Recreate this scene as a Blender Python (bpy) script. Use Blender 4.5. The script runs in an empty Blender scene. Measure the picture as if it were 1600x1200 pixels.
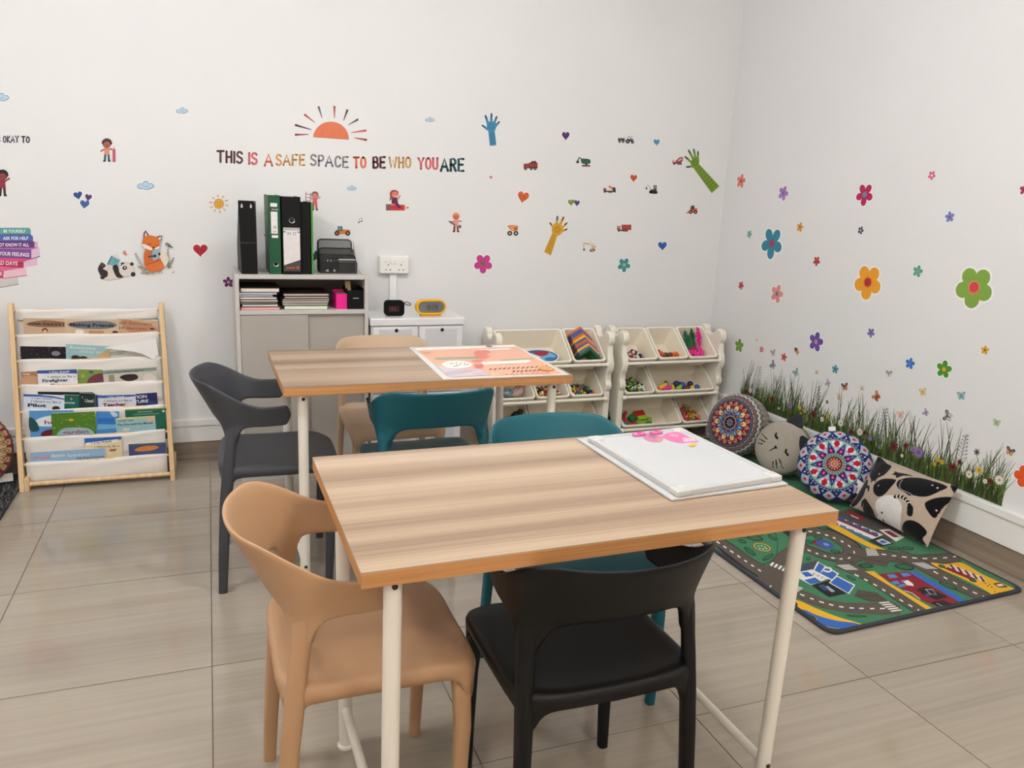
import bpy, bmesh, math, random
import numpy as np
from mathutils import Vector, Matrix

random.seed(7)
scene = bpy.context.scene
COL = scene.collection

# ------------------------------------------------------------------ camera
YAW, PITCH, ROLL, FPX, CAM_H = 0.37104797, 0.23242667, -0.04557997, 1224.52, 1.345
def cam_axes():
    cy, sy, cp, sp = math.cos(YAW), math.sin(YAW), math.cos(PITCH), math.sin(PITCH)
    fwd = Vector((sy*cp, cy*cp, -sp)); right = Vector((cy, -sy, 0)); down = fwd.cross(right)
    c, s = math.cos(ROLL), math.sin(ROLL)
    return c*right + s*down, -s*right + c*down, fwd
CR, CD, CF = cam_axes()
CPOS = Vector((0, 0, CAM_H))
cam_data = bpy.data.cameras.new('camera'); cam = bpy.data.objects.new('camera', cam_data); COL.objects.link(cam)
m = Matrix.Identity(4)
for i in range(3):
    m[i][0] = CR[i]; m[i][1] = -CD[i]; m[i][2] = -CF[i]; m[i][3] = CPOS[i]
cam.matrix_world = m
cam_data.sensor_fit = 'HORIZONTAL'; cam_data.sensor_width = 36.0; cam_data.lens = FPX/1600*36.0
cam_data.clip_start = 0.02; cam_data.clip_end = 50
scene.camera = cam

# ------------------------------------------------------------------ world, exposure
world = bpy.data.worlds.new('world'); scene.world = world; world.use_nodes = True
bg = world.node_tree.nodes['Background']; bg.inputs[0].default_value = (0.9, 0.93, 1, 1); bg.inputs[1].default_value = 0.3
vs = scene.view_settings
vs.view_transform = 'Standard'; vs.look = 'None'; vs.exposure = 0.09; vs.gamma = 1.0; vs.use_curve_mapping = False

# room dimensions (metres)
XL, XR, YF, YB, ZC = -2.6, 2.875, -2.2, 4.05, 2.85
# globe lamps under the ceiling: (x, y, emission, colour)
LIGHTS = [(-0.95, 1.95, 94, (0.955, 0.98, 1.0)), (0.95, 1.85, 84, (0.955, 0.98, 1.0)),
          (-0.75, -0.80, 88, (1.0, 0.915, 0.81)), (1.25, -0.80, 88, (1.0, 0.915, 0.81))]

# ------------------------------------------------------------------ colour and material helpers
def lin(c):
    if isinstance(c, str):
        c = c.lstrip('#'); c = tuple(int(c[i:i+2], 16) for i in (0, 2, 4))
    out = []
    for v in c[:3]:
        v = v/255.0
        out.append(v/12.92 if v <= 0.04045 else ((v+0.055)/1.055)**2.4)
    return tuple(out)
MATS = {}
def nodes_of(name):
    mt = bpy.data.materials.new(name); mt.use_nodes = True
    nt = mt.node_tree; return mt, nt, nt.nodes['Principled BSDF']
def mat(name, col, rough=0.5, spec=0.5, metal=0.0, bump=0.0, bscale=200.0, var=0.0, vscale=6.0, trans=0.0, emit=None, estr=0.0, sheen=0.0):
    if name in MATS: return MATS[name]
    mt, nt, b = nodes_of(name)
    c = lin(col)
    b.inputs['Base Color'].default_value = (*c, 1); b.inputs['Roughness'].default_value = rough
    b.inputs['Specular IOR Level'].default_value = spec; b.inputs['Metallic'].default_value = metal
    if sheen: b.inputs['Sheen Weight'].default_value = sheen
    if trans: b.inputs['Transmission Weight'].default_value = trans
    if emit:
        b.inputs['Emission Color'].default_value = (*lin(emit), 1); b.inputs['Emission Strength'].default_value = estr
    tc = nt.nodes.new('ShaderNodeTexCoord')
    nz = nt.nodes.new('ShaderNodeTexNoise'); nz.inputs['Scale'].default_value = vscale; nz.inputs['Detail'].default_value = 4
    nt.links.new(tc.outputs['Object'], nz.inputs['Vector'])
    rp = nt.nodes.new('ShaderNodeValToRGB')
    v = max(var, 0.015)
    rp.color_ramp.elements[0].position = 0.3; rp.color_ramp.elements[1].position = 0.7
    rp.color_ramp.elements[0].color = (*[x*(1-v) for x in c], 1); rp.color_ramp.elements[1].color = (*[min(1, x*(1+v)) for x in c], 1)
    nt.links.new(nz.outputs['Fac'], rp.inputs['Fac']); nt.links.new(rp.outputs['Color'], b.inputs['Base Color'])
    if bump:
        n2 = nt.nodes.new('ShaderNodeTexNoise'); n2.inputs['Scale'].default_value = bscale; n2.inputs['Detail'].default_value = 2
        nt.links.new(tc.outputs['Object'], n2.inputs['Vector'])
        bp = nt.nodes.new('ShaderNodeBump'); bp.inputs['Strength'].default_value = bump; bp.inputs['Distance'].default_value = 0.002
        nt.links.new(n2.outputs['Fac'], bp.inputs['Height']); nt.links.new(bp.outputs['Normal'], b.inputs['Normal'])
    MATS[name] = mt
    return mt
def print_mat(name, rough=0.5, bump=0.0, bscale=400, spec=0.4, sheen=0.0):
    """flat print: the colours of the printed shapes come from the mesh"""
    if name in MATS: return MATS[name]
    mt, nt, b = nodes_of(name)
    at = nt.nodes.new('ShaderNodeAttribute'); at.attribute_name = 'print'
    tc = nt.nodes.new('ShaderNodeTexCoord')
    nz = nt.nodes.new('ShaderNodeTexNoise'); nz.inputs['Scale'].default_value = 60
    nt.links.new(tc.outputs['Object'], nz.inputs['Vector'])
    mp = nt.nodes.new('ShaderNodeMapRange'); mp.inputs['To Min'].default_value = 0.9; mp.inputs['To Max'].default_value = 1.1
    nt.links.new(nz.outputs['Fac'], mp.inputs['Value'])
    mx = nt.nodes.new('ShaderNodeVectorMath'); mx.operation = 'SCALE'
    nt.links.new(at.outputs['Color'], mx.inputs[0]); nt.links.new(mp.outputs['Result'], mx.inputs['Scale'])
    nt.links.new(mx.outputs['Vector'], b.inputs['Base Color'])
    b.inputs['Roughness'].default_value = rough; b.inputs['Specular IOR Level'].default_value = spec
    if sheen: b.inputs['Sheen Weight'].default_value = sheen
    if bump:
        n2 = nt.nodes.new('ShaderNodeTexNoise'); n2.inputs['Scale'].default_value = bscale
        nt.links.new(tc.outputs['Object'], n2.inputs['Vector'])
        bp = nt.nodes.new('ShaderNodeBump'); bp.inputs['Strength'].default_value = bump; bp.inputs['Distance'].default_value = 0.002
        nt.links.new(n2.outputs['Fac'], bp.inputs['Height']); nt.links.new(bp.outputs['Normal'], b.inputs['Normal'])
    MATS[name] = mt
    return mt
def streak_mat(name, cols, axis, band, rough, grain=90.0, along=1.2, bump=0.03, coord='Object', mix=0.5, spec=0.5, lo=0.33, hi=0.67):
    """wood or veined stone: broad bands across `axis`, fine streaks running along the other axis"""
    mt, nt, b = nodes_of(name)
    L = nt.links.new
    if coord == 'Object':
        tc = nt.nodes.new('ShaderNodeTexCoord'); vec = tc.outputs['Object']
    else:
        tc = nt.nodes.new('ShaderNodeNewGeometry'); vec = tc.outputs['Position']
    oi = nt.nodes.new('ShaderNodeObjectInfo')
    ml = nt.nodes.new('ShaderNodeMath'); ml.operation = 'MULTIPLY'; ml.inputs[1].default_value = 37.0
    L(oi.outputs['Random'], ml.inputs[0])
    def mapped(sc):
        mp = nt.nodes.new('ShaderNodeMapping'); mp.inputs['Scale'].default_value = sc
        L(vec, mp.inputs['Vector']); L(ml.outputs[0], mp.inputs['Location']); return mp.outputs['Vector']
    s1 = [along*0.25]*3; s1[axis] = band
    s2 = [along*2.2]*3; s2[axis] = grain
    n1 = nt.nodes.new('ShaderNodeTexNoise'); n1.inputs['Scale'].default_value = 1; n1.inputs['Detail'].default_value = 1.5; L(mapped(s1), n1.inputs['Vector'])
    n2 = nt.nodes.new('ShaderNodeTexNoise'); n2.inputs['Scale'].default_value = 1; n2.inputs['Detail'].default_value = 5; L(mapped(s2), n2.inputs['Vector'])
    mx = nt.nodes.new('ShaderNodeMix'); mx.inputs[0].default_value = mix
    L(n1.outputs['Fac'], mx.inputs[2]); L(n2.outputs['Fac'], mx.inputs[3])
    rp = nt.nodes.new('ShaderNodeValToRGB'); e = rp.color_ramp.elements
    e[0].position = lo; e[1].position = hi
    e[0].color = (*lin(cols[0]), 1); e[1].color = (*lin(cols[-1]), 1)
    for k, c in enumerate(cols[1:-1]):
        q = e.new(lo + (hi-lo)*(k+1)/(len(cols)-1)); q.color = (*lin(c), 1)
    L(mx.outputs[0], rp.inputs['Fac']); L(rp.outputs['Color'], b.inputs['Base Color'])
    b.inputs['Roughness'].default_value = rough; b.inputs['Specular IOR Level'].default_value = spec
    if bump:
        bp = nt.nodes.new('ShaderNodeBump'); bp.inputs['Strength'].default_value = bump; bp.inputs['Distance'].default_value = 0.001
        L(n2.outputs['Fac'], bp.inputs['Height']); L(bp.outputs['Normal'], b.inputs['Normal'])
    MATS[name] = mt
    return mt

# ------------------------------------------------------------------ mesh helpers
class MB:
    def __init__(s): s.v = []; s.f = []; s.mi = []; s.c = None
    def add(s, vs_, fs_, mi=0):
        o = len(s.v); s.v += [tuple(p) for p in vs_]; s.f += [tuple(i+o for i in f) for f in fs_]; s.mi += [mi]*len(fs_); return s
    def box(s, x0, x1, y0, y1, z0, z1, mi=0, M=None):
        vs_ = [Vector((x, y, z)) for z in (z0, z1) for y in (y0, y1) for x in (x0, x1)]
        if M: vs_ = [M @ p for p in vs_]
        return s.add(vs_, [(0, 2, 3, 1), (4, 5, 7, 6), (0, 1, 5, 4), (2, 6, 7, 3), (0, 4, 6, 2), (1, 3, 7, 5)], mi)
    def prism(s, poly, z0, z1, M=None, mi=0):
        n = len(poly)
        vs_ = [Vector((p[0], p[1], z0)) for p in poly] + [Vector((p[0], p[1], z1)) for p in poly]
        if M: vs_ = [M @ p for p in vs_]
        fs = [tuple(range(n-1, -1, -1)), tuple(range(n, 2*n))] + [(i, (i+1) % n, n+(i+1) % n, n+i) for i in range(n)]
        return s.add(vs_, fs, mi)
    def loft(s, rings, cap0=True, cap1=True, mi=0, closed=True):
        n = len(rings[0]); vs_ = [p for r in rings for p in r]; fs = []
        for k in range(len(rings)-1):
            for i in range(n if closed else n-1):
                j = (i+1) % n
                fs.append((k*n+i, k*n+j, (k+1)*n+j, (k+1)*n+i))
        if cap0: fs.append(tuple(range(n-1, -1, -1)))
        if cap1: fs.append(tuple((len(rings)-1)*n+i for i in range(n)))
        return s.add(vs_, fs, mi)
    def tube(s, path, r, n=12, mi=0, cap=True, flat=1.0):
        path = [Vector(p) for p in path]; rr = r if isinstance(r, (list, tuple)) else [r]*len(path)
        up = None; rings = []
        for i, p in enumerate(path):
            t = (path[min(i+1, len(path)-1)] - path[max(i-1, 0)]).normalized()
            if up is None:
                up = Vector((0, 0, 1)) if abs(t.z) < 0.9 else Vector((0, 1, 0))
            a = t.cross(up).normalized(); b = a.cross(t).normalized(); up = b
            rings.append([p + a*(math.cos(2*math.pi*k/n)*rr[i]) + b*(math.sin(2*math.pi*k/n)*rr[i]*flat) for k in range(n)])
        return s.loft(rings, cap, cap, mi)
    def lathe(s, prof, n=24, M=None, mi=0, hollow=False):
        rings = []
        if hollow: prof = list(prof) + [prof[0]]
        for r, z in prof:
            rg = [Vector((r*math.cos(2*math.pi*k/n), r*math.sin(2*math.pi*k/n), z)) for k in range(n)]
            rings.append([M @ p for p in rg] if M else rg)
        return s.loft(rings, not hollow, not hollow, mi)
    def ball(s, c, r, n=12, k=8, sc=(1, 1, 1), M=None, mi=0):
        prof = [(max(1e-4, math.sin(math.pi*i/k)), -math.cos(math.pi*i/k)) for i in range(k+1)]
        T = Matrix.Translation(Vector(c)) @ Matrix.Diagonal((r*sc[0], r*sc[1], r*sc[2], 1))
        return s.lathe(prof, n, (M @ T) if M else T, mi)
def rrect(w, h, r, n=5, cx=0, cy=0):
    pts = []
    for qx, qy, a0 in ((w/2-r, h/2-r, 0), (-w/2+r, h/2-r, 90), (-w/2+r, -h/2+r, 180), (w/2-r, -h/2+r, 270)):
        for i in range(n+1):
            a = math.radians(a0+90*i/n); pts.append((cx+qx+r*math.cos(a), cy+qy+r*math.sin(a)))
    return pts
def obj(name, mb, mats, parent=None, loc=None, smooth=False, bevel=0.0, bseg=2, subsurf=0, M=None, angle=None):
    me = bpy.data.meshes.new(name)
    me.from_pydata(mb.v, [], mb.f)
    if not isinstance(mats, (list, tuple)): mats = [mats]
    for q in mats: me.materials.append(q)
    if len(mats) > 1: me.polygons.foreach_set('material_index', mb.mi)
    bm = bmesh.new(); bm.from_mesh(me); bmesh.ops.recalc_face_normals(bm, faces=bm.faces[:]); bm.to_mesh(me); bm.free()
    if mb.c is not None:
        at = me.color_attributes.new('print', 'FLOAT_COLOR', 'POINT')
        at.data.foreach_set('color', np.asarray(mb.c, dtype=np.float32).ravel())
    if smooth: me.polygons.foreach_set('use_smooth', [True]*len(me.polygons))
    if angle is not None:
        me.polygons.foreach_set('use_smooth', [True]*len(me.polygons))
        me.set_sharp_from_angle(angle=math.radians(angle))
    me.update()
    o = bpy.data.objects.new(name, me); COL.objects.link(o)
    if parent is not None: o.parent = parent
    if M is not None: o.matrix_local = M
    elif loc is not None: o.location = loc
    if bevel:
        bv = o.modifiers.new('bevel', 'BEVEL'); bv.width = bevel; bv.segments = bseg; bv.limit_method = 'ANGLE'; bv.angle_limit = math.radians(40)
    if subsurf:
        ss = o.modifiers.new('subsurf', 'SUBSURF'); ss.levels = subsurf; ss.render_levels = subsurf
    return o
def tag(o, label, cat, group=None):
    o['label'] = label; o['category'] = cat
    if group: o['group'] = group
    return o
def thing(name, label, cat, loc=(0, 0, 0), rotz=0.0, group=None):
    o = bpy.data.objects.new(name, None); COL.objects.link(o); o.empty_display_size = 0.05
    o.location = loc; o.rotation_euler = (0, 0, rotz)
    return tag(o, label, cat, group)
def struct(o): o['kind'] = 'structure'; return o
def catmull(pts, n=6, closed=True):
    out = []; N = len(pts)
    for i in range(N if closed else N-1):
        p0, p1, p2, p3 = (pts[(i-1) % N] if closed or i > 0 else pts[i]), pts[i], pts[(i+1) % N], (pts[(i+2) % N] if closed or i+2 < N else pts[min(i+1, N-1)])
        for k in range(n):
            t = k/n
            out.append(tuple(0.5*((2*b) + (-a+c)*t + (2*a-5*b+4*c-d)*t*t + (-a+3*b-3*c+d)*t**3) for a, b, c, d in zip(p0, p1, p2, p3)))
    if not closed: out.append(tuple(pts[-1]))
    return out

# where a line of sight of the photograph meets a plane of the room
def sight(px, py): return CR*((px-800)/FPX) + CD*((py-600)/FPX) + CF
def on_back(px, py, y=None):
    d = sight(px, py); t = (YB if y is None else y)/d.y; p = CPOS + d*t; return (p.x, p.z)
def on_right(px, py, x=None):
    d = sight(px, py); t = (XR if x is None else x)/d.x; p = CPOS + d*t; return (-p.y, p.z)
def on_level(px, py, z=0.0):
    d = sight(px, py); t = (z-CAM_H)/d.z; p = CPOS + d*t; return (p.x, p.y)

# ------------------------------------------------------------------ flat print: layered coloured outlines
FONTC = {}
def glyphs(txt, bold=0.0):
    key = (txt, bold)
    if key in FONTC: return FONTC[key]
    cu = bpy.data.curves.new('t', 'FONT'); cu.body = txt; cu.size = 1.0; cu.offset = bold; cu.resolution_u = 3
    o = bpy.data.objects.new('t', cu); COL.objects.link(o)
    bpy.context.view_layer.update()
    me = o.to_mesh(); vs_ = [(v.co.x, v.co.y) for v in me.vertices]; fs = [tuple(p.vertices) for p in me.polygons]
    o.to_mesh_clear(); bpy.data.objects.remove(o); bpy.data.curves.remove(cu)
    FONTC[key] = (vs_, fs); return FONTC[key]
STROKE = {
 'A': [[(0, 0), (.4, 1), (.8, 0)], [(.15, .35), (.65, .35)]],
 'B': [[(.05, 0), (.05, 1), (.4, 1), (.55, .85), (.55, .65), (.4, .53), (.05, .53)], [(.4, .53), (.62, .4), (.62, .15), (.45, 0), (.05, 0)]],
 'C': [[(.62, .82), (.5, .97), (.3, 1), (.1, .85), (.03, .5), (.1, .15), (.3, 0), (.5, .03), (.62, .18)]],
 'E': [[(.6, 1), (.05, 1), (.05, 0), (.6, 0)], [(.05, .52), (.5, .52)]],
 'F': [[(.6, 1), (.05, 1), (.05, 0)], [(.05, .52), (.5, .52)]],
 'H': [[(.05, 1), (.05, 0)], [(.6, 1), (.6, 0)], [(.05, .5), (.6, .5)]],
 'I': [[(.05, 1), (.05, 0)]],
 'K': [[(.05, 1), (.05, 0)], [(.6, 1), (.08, .45), (.62, 0)]],
 'O': [[(.35, 1), (.12, .87), (.03, .5), (.12, .13), (.35, 0), (.58, .13), (.67, .5), (.58, .87), (.35, 1)]],
 'P': [[(.05, 0), (.05, 1), (.4, 1), (.58, .85), (.58, .62), (.4, .48), (.05, .48)]],
 'R': [[(.05, 0), (.05, 1), (.4, 1), (.58, .85), (.58, .65), (.4, .52), (.05, .52)], [(.3, .52), (.62, 0)]],
 'S': [[(.58, .85), (.42, 1), (.2, 1), (.05, .85), (.07, .65), (.3, .52), (.55, .4), (.6, .2), (.45, .02), (.2, 0), (.03, .13)]],
 'T': [[(0, 1), (.7, 1)], [(.35, 1), (.35, 0)]],
 'U': [[(.05, 1), (.05, .25), (.18, .03), (.35, 0), (.52, .03), (.62, .25), (.62, 1)]],
 'W': [[(0, 1), (.22, 0), (.45, .75), (.68, 0), (.9, 1)]],
 'Y': [[(0, 1), (.35, .5), (.7, 1)], [(.35, .5), (.35, 0)]],
}
SW = {k: max(x for st in v for x, _ in st) for k, v in STROKE.items()}
class Canvas:
    """mp maps drawing coordinates to plane coordinates (metres); yd = -1 when drawing in picture rows"""
    def __init__(s, mp=None, yd=1, dz=0.00012): s.mp = mp; s.yd = yd; s.dz = dz; s.v = []; s.f = []; s.c = []; s.k = 1; s.clip = None
    def _add(s, pts, faces, col):
        o = len(s.v); h = s.k*s.dz; s.k += 1
        if s.clip:                       # keep only what lies inside the convex outline
            P = [s.mp(*p) if s.mp else p for p in pts]
            for f in faces:
                q = [P[i] for i in f]
                for i in range(len(s.clip)):
                    (ax, ay), (bx, by) = s.clip[i], s.clip[(i+1) % len(s.clip)]
                    sd = [(bx-ax)*(y-ay)-(by-ay)*(x-ax) for x, y in q]; nq = []
                    for j in range(len(q)):
                        k = (j+1) % len(q)
                        if sd[j] >= 0: nq.append(q[j])
                        if (sd[j] >= 0) != (sd[k] >= 0):
                            t = sd[j]/(sd[j]-sd[k]); nq.append((q[j][0]+(q[k][0]-q[j][0])*t, q[j][1]+(q[k][1]-q[j][1])*t))
                    q = nq
                    if len(q) < 3: break
                if len(q) >= 3:
                    b = len(s.v); s.v += [(x, y, h) for x, y in q]; s.c += [(*col, 1)]*len(q); s.f.append(tuple(range(b, b+len(q))))
            return
        for p in pts:
            q = s.mp(*p) if s.mp else p
            s.v.append((q[0], q[1], h)); s.c.append((*col, 1))
        s.f += [tuple(i+o for i in f) for f in faces]
    def poly(s, pts, col): s._add(pts, [tuple(range(len(pts)))], lin(col)); return s
    def blob(s, pts, col, n=5): return s.poly(catmull(pts, n), col)
    def ell(s, cx, cy, rx, ry, col, rot=0, n=20):
        a = math.radians(rot); pts = []
        for i in range(n):
            t = 2*math.pi*i/n; x, y = rx*math.cos(t), ry*math.sin(t)
            pts.append((cx + x*math.cos(a) - y*math.sin(a), cy + x*math.sin(a) + y*math.cos(a)))
        return s.poly(pts, col)
    def ring(s, cx, cy, r0, r1, col, n=32, sy=1.0):
        pts = [(cx+r*math.cos(2*math.pi*i/n), cy+r*sy*math.sin(2*math.pi*i/n)) for r in (r0, r1) for i in range(n)]
        s._add(pts, [(i, (i+1) % n, n+(i+1) % n, n+i) for i in range(n)], lin(col)); return s
    def stroke(s, pts, w, col, w1=None, cap=True, smooth=0):
        if smooth: pts = catmull(pts, smooth, False)
        N = len(pts); w1 = w if w1 is None else w1
        L_, R_ = [], []
        for i, p in enumerate(pts):
            a = pts[max(i-1, 0)]; b = pts[min(i+1, N-1)]
            dx, dy = b[0]-a[0], b[1]-a[1]; l = math.hypot(dx, dy) or 1
            h = (w + (w1-w)*i/max(1, N-1))/2; nx, ny = -dy/l*h, dx/l*h
            L_.append((p[0]+nx, p[1]+ny)); R_.append((p[0]-nx, p[1]-ny))
        s._add(L_+R_, [(i, i+1, N+i+1, N+i) for i in range(N-1)], lin(col))
        if cap:
            for p, ww in ((pts[0], w), (pts[-1], w1)):
                if ww > 0: s.k -= 1; s.ell(p[0], p[1], ww/2, ww/2, col, n=10)
        return s
    def dash(s, pts, w, col, on, off, smooth=8):
        pts = catmull(pts, smooth, False) if smooth else pts
        d = 0; seg = []; 
        for a, b in zip(pts, pts[1:]):
            l = math.hypot(b[0]-a[0], b[1]-a[1]); n = max(1, int(l/1.0))
            for i in range(n):
                t = i/n; p = (a[0]+(b[0]-a[0])*t, a[1]+(b[1]-a[1])*t)
                if (d % (on+off)) < on: seg.append(p)
                else:
                    if len(seg) > 1: s.stroke(seg, w, col, cap=False); s.k -= 1
                    seg = []
                d += l/n
        if len(seg) > 1: s.stroke(seg, w, col, cap=False)
        s.k += 1
        return s
    def text(s, txt, x, y, h, col, sx=1.0, rot=0, bold=0.0, width=None, slant=0.0):
        vs_, fs = glyphs(txt, bold)
        if not vs_: return s
        if width: sx = width/(max(v[0] for v in vs_)*h)
        a = math.radians(rot); pts = []
        for u, v in vs_:
            u2, v2 = (u + slant*v)*h*sx, v*h*s.yd
            pts.append((x + u2*math.cos(a) - v2*math.sin(a), y + u2*math.sin(a) + v2*math.cos(a)))
        s._add(pts, fs, lin(col)); return s
    def letters(s, txt, x0, x1, y0, y1, h, w, col):
        """hand-drawn capitals between x0 and x1, base line from y0 to y1"""
        tot = sum(SW[c] for c in txt) + 0.28*(len(txt)-1); sc = (x1-x0-w)/tot; x = x0 + w/2
        for ch in txt:
            by = y0 + (y1-y0)*(x-x0)/max(1e-6, x1-x0)
            for st in STROKE[ch]:
                s.stroke([(x+u*sc, by + s.yd*v*h) for u, v in st], w, col)
            x += (SW[ch]+0.28)*sc
        return s
    def done(s, name, frame, mt, parent=None, backing=None):
        """frame: (O, e1, e2, n); the object's origin sits in the middle of the print"""
        O, e1, e2, n = [Vector(q) for q in frame]
        a = np.array(s.v); cx, cy = (a[:, 0].min()+a[:, 0].max())/2, (a[:, 1].min()+a[:, 1].max())/2
        mb = MB(); mb.v = [tuple(e1*(x-cx)+e2*(y-cy)+n*z) for x, y, z in s.v]; mb.f = s.f; mb.mi = [0]*len(s.f); mb.c = s.c
        o = obj(name, mb, mt, parent)
        o.location = O + e1*cx + e2*cy
        return o
BACK = ((0, YB, 0), (1, 0, 0), (0, 0, 1), (0, -1, 0))
RIGHT = ((XR, 0, 0), (0, -1, 0), (0, 0, 1), (-1, 0, 0))
def LEVEL(z): return ((0, 0, z), (1, 0, 0), (0, 1, 0), (0, 0, 1))

# ================================================================== the room
M_wall = mat('wall_paint', (228, 227, 227), 0.75, 0.25, bump=0.12, bscale=35, var=0.012, vscale=1.5)
M_ceil = mat('ceiling_paint', (246, 246, 244), 0.85, 0.2)
M_trunk = mat('white_plastic_trunking', (240, 239, 237), 0.4, 0.5)
M_grout = mat('grout', (122, 110, 98), 0.8)
M_tile = streak_mat('porcelain_tile', [(152, 140, 127), (162, 150, 136), (171, 159, 145)], 1, 7.0, 0.085, grain=60, along=0.7, bump=0.0, coord='Position', mix=0.45, spec=0.45)
M_skt = streak_mat('skirting_tile', [(128, 112, 98), (147, 131, 116), (158, 143, 128)], 2, 30.0, 0.3, grain=120, along=0.8, bump=0.0, coord='Position')

T = 0.12
struct(obj('wall_back', MB().box(XL-T, XR+T, YB, YB+T, -0.1, ZC), M_wall))
struct(obj('wall_right', MB().box(XR, XR+T, YF-T, YB, -0.1, ZC), M_wall))
struct(obj('wall_left', MB().box(XL-T, XL, YF-T, YB, -0.1, ZC), M_wall))
struct(obj('wall_front', MB().box(XL, XR, YF-T, YF, -0.1, ZC), M_wall))
struct(obj('ceiling', MB().box(XL-T, XR+T, YF-T, YB+T, ZC, ZC+0.1), M_ceil))
floor = struct(obj('floor', MB().box(XL, XR, YF, YB, -0.1, -0.0025), M_grout))
# floor tiles, 61 cm, joints 3 mm
TS, TX0, TY0, G = 0.6105, -0.044, 2.158, 0.0016
meshes = {}
i = math.floor((XL-TX0)/TS)
while TX0+i*TS < XR:
    j = math.floor((YF-TY0)/TS)
    while TY0+j*TS < YB:
        x0, x1 = max(XL, TX0+i*TS+G), min(XR, TX0+(i+1)*TS-G)
        y0, y1 = max(YF, TY0+j*TS+G), min(YB, TY0+(j+1)*TS-G)
        if x1-x0 > 0.01 and y1-y0 > 0.01:
            key = (round(x1-x0, 4), round(y1-y0, 4))
            if key not in meshes:
                o = obj('tile', MB().box(-key[0]/2, key[0]/2, -key[1]/2, key[1]/2, -0.0025, 0.0), M_tile, floor)
                meshes[key] = o.data
            else:
                o = bpy.data.objects.new('tile', meshes[key]); COL.objects.link(o); o.parent = floor
            o.location = ((x0+x1)/2, (y0+y1)/2, 0)
        j += 1
    i += 1
# tiled skirting with a white cable trunking above it
def skirting(name, along, a0, a1, wall, H=0.094):
    base = struct(obj(name, MB().box(*((a0, a1, wall-0.006, wall) if along == 'x' else (wall-0.006, wall, a0, a1)), 0.0, H), M_grout))
    k = math.floor(a0/TS)
    while k*TS < a1:
        b0, b1 = max(a0, k*TS+0.001), min(a1, (k+1)*TS-0.001)
        if b1-b0 > 0.01:
            c = (b0+b1)/2; h = (b1-b0)/2
            q = MB().box(-h, h, -0.012, 0, 0, H) if along == 'x' else MB().box(-0.012, 0, -h, h, 0, H)
            obj('tile', q, M_skt, base, loc=(c, wall, 0) if along == 'x' else (wall, c, 0))
        k += 1
    return base
skirting('baseboard_back', 'x', XL, XR-0.013, YB)
skirting('baseboard_right', 'y', YF, YB, XR, 0.106)
def trunking(name, along, a0, a1, wall, z0, z1):
    q = MB()
    if along == 'x':
        q.box(a0, a1, wall-0.020, wall, z0, z1-0.03); q.box(a0, a1, wall-0.028, wall, z1-0.034, z1)
    else:
        q.box(wall-0.020, wall, a0, a1, z0, z1-0.03); q.box(wall-0.028, wall, a0, a1, z1-0.034, z1)
    return struct(obj(name, q, M_trunk, bevel=0.003))
trunking('trim_1', 'x', XL, XR-0.03, YB, 0.095, 0.213)
trunking('trim_2', 'y', YF, YB-0.03, XR, 0.107, 0.250)
# globe lamps
M_lampframe = mat('lamp_base_white', (235, 235, 232), 0.4)
for n, (lx, ly, w, c) in enumerate(LIGHTS):
    t = thing('globe_lamp', ('white globe ceiling lamp nearest the bookcase', 'white globe ceiling lamp above the toy racks side of the back table', 'white globe ceiling lamp behind the camera on the left', 'white globe ceiling lamp behind the camera on the right')[n], 'ceiling lamp', (lx, ly, ZC), 0, 'globe ceiling lamps')
    obj('base', MB().lathe([(0.07, 0), (0.07, -0.02), (0.05, -0.035), (0.012, -0.05), (0.012, -0.30)], 28), M_lampframe, t, angle=40)
    md = mat('lamp_glass_%d' % n, (250, 248, 244), 0.4)
    bs = md.node_tree.nodes['Principled BSDF']; bs.inputs['Emission Color'].default_value = (*c, 1); bs.inputs['Emission Strength'].default_value = w
    obj('globe', MB().ball((0, 0, -0.40), 0.11, 24, 16), md, t, smooth=True)

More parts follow.
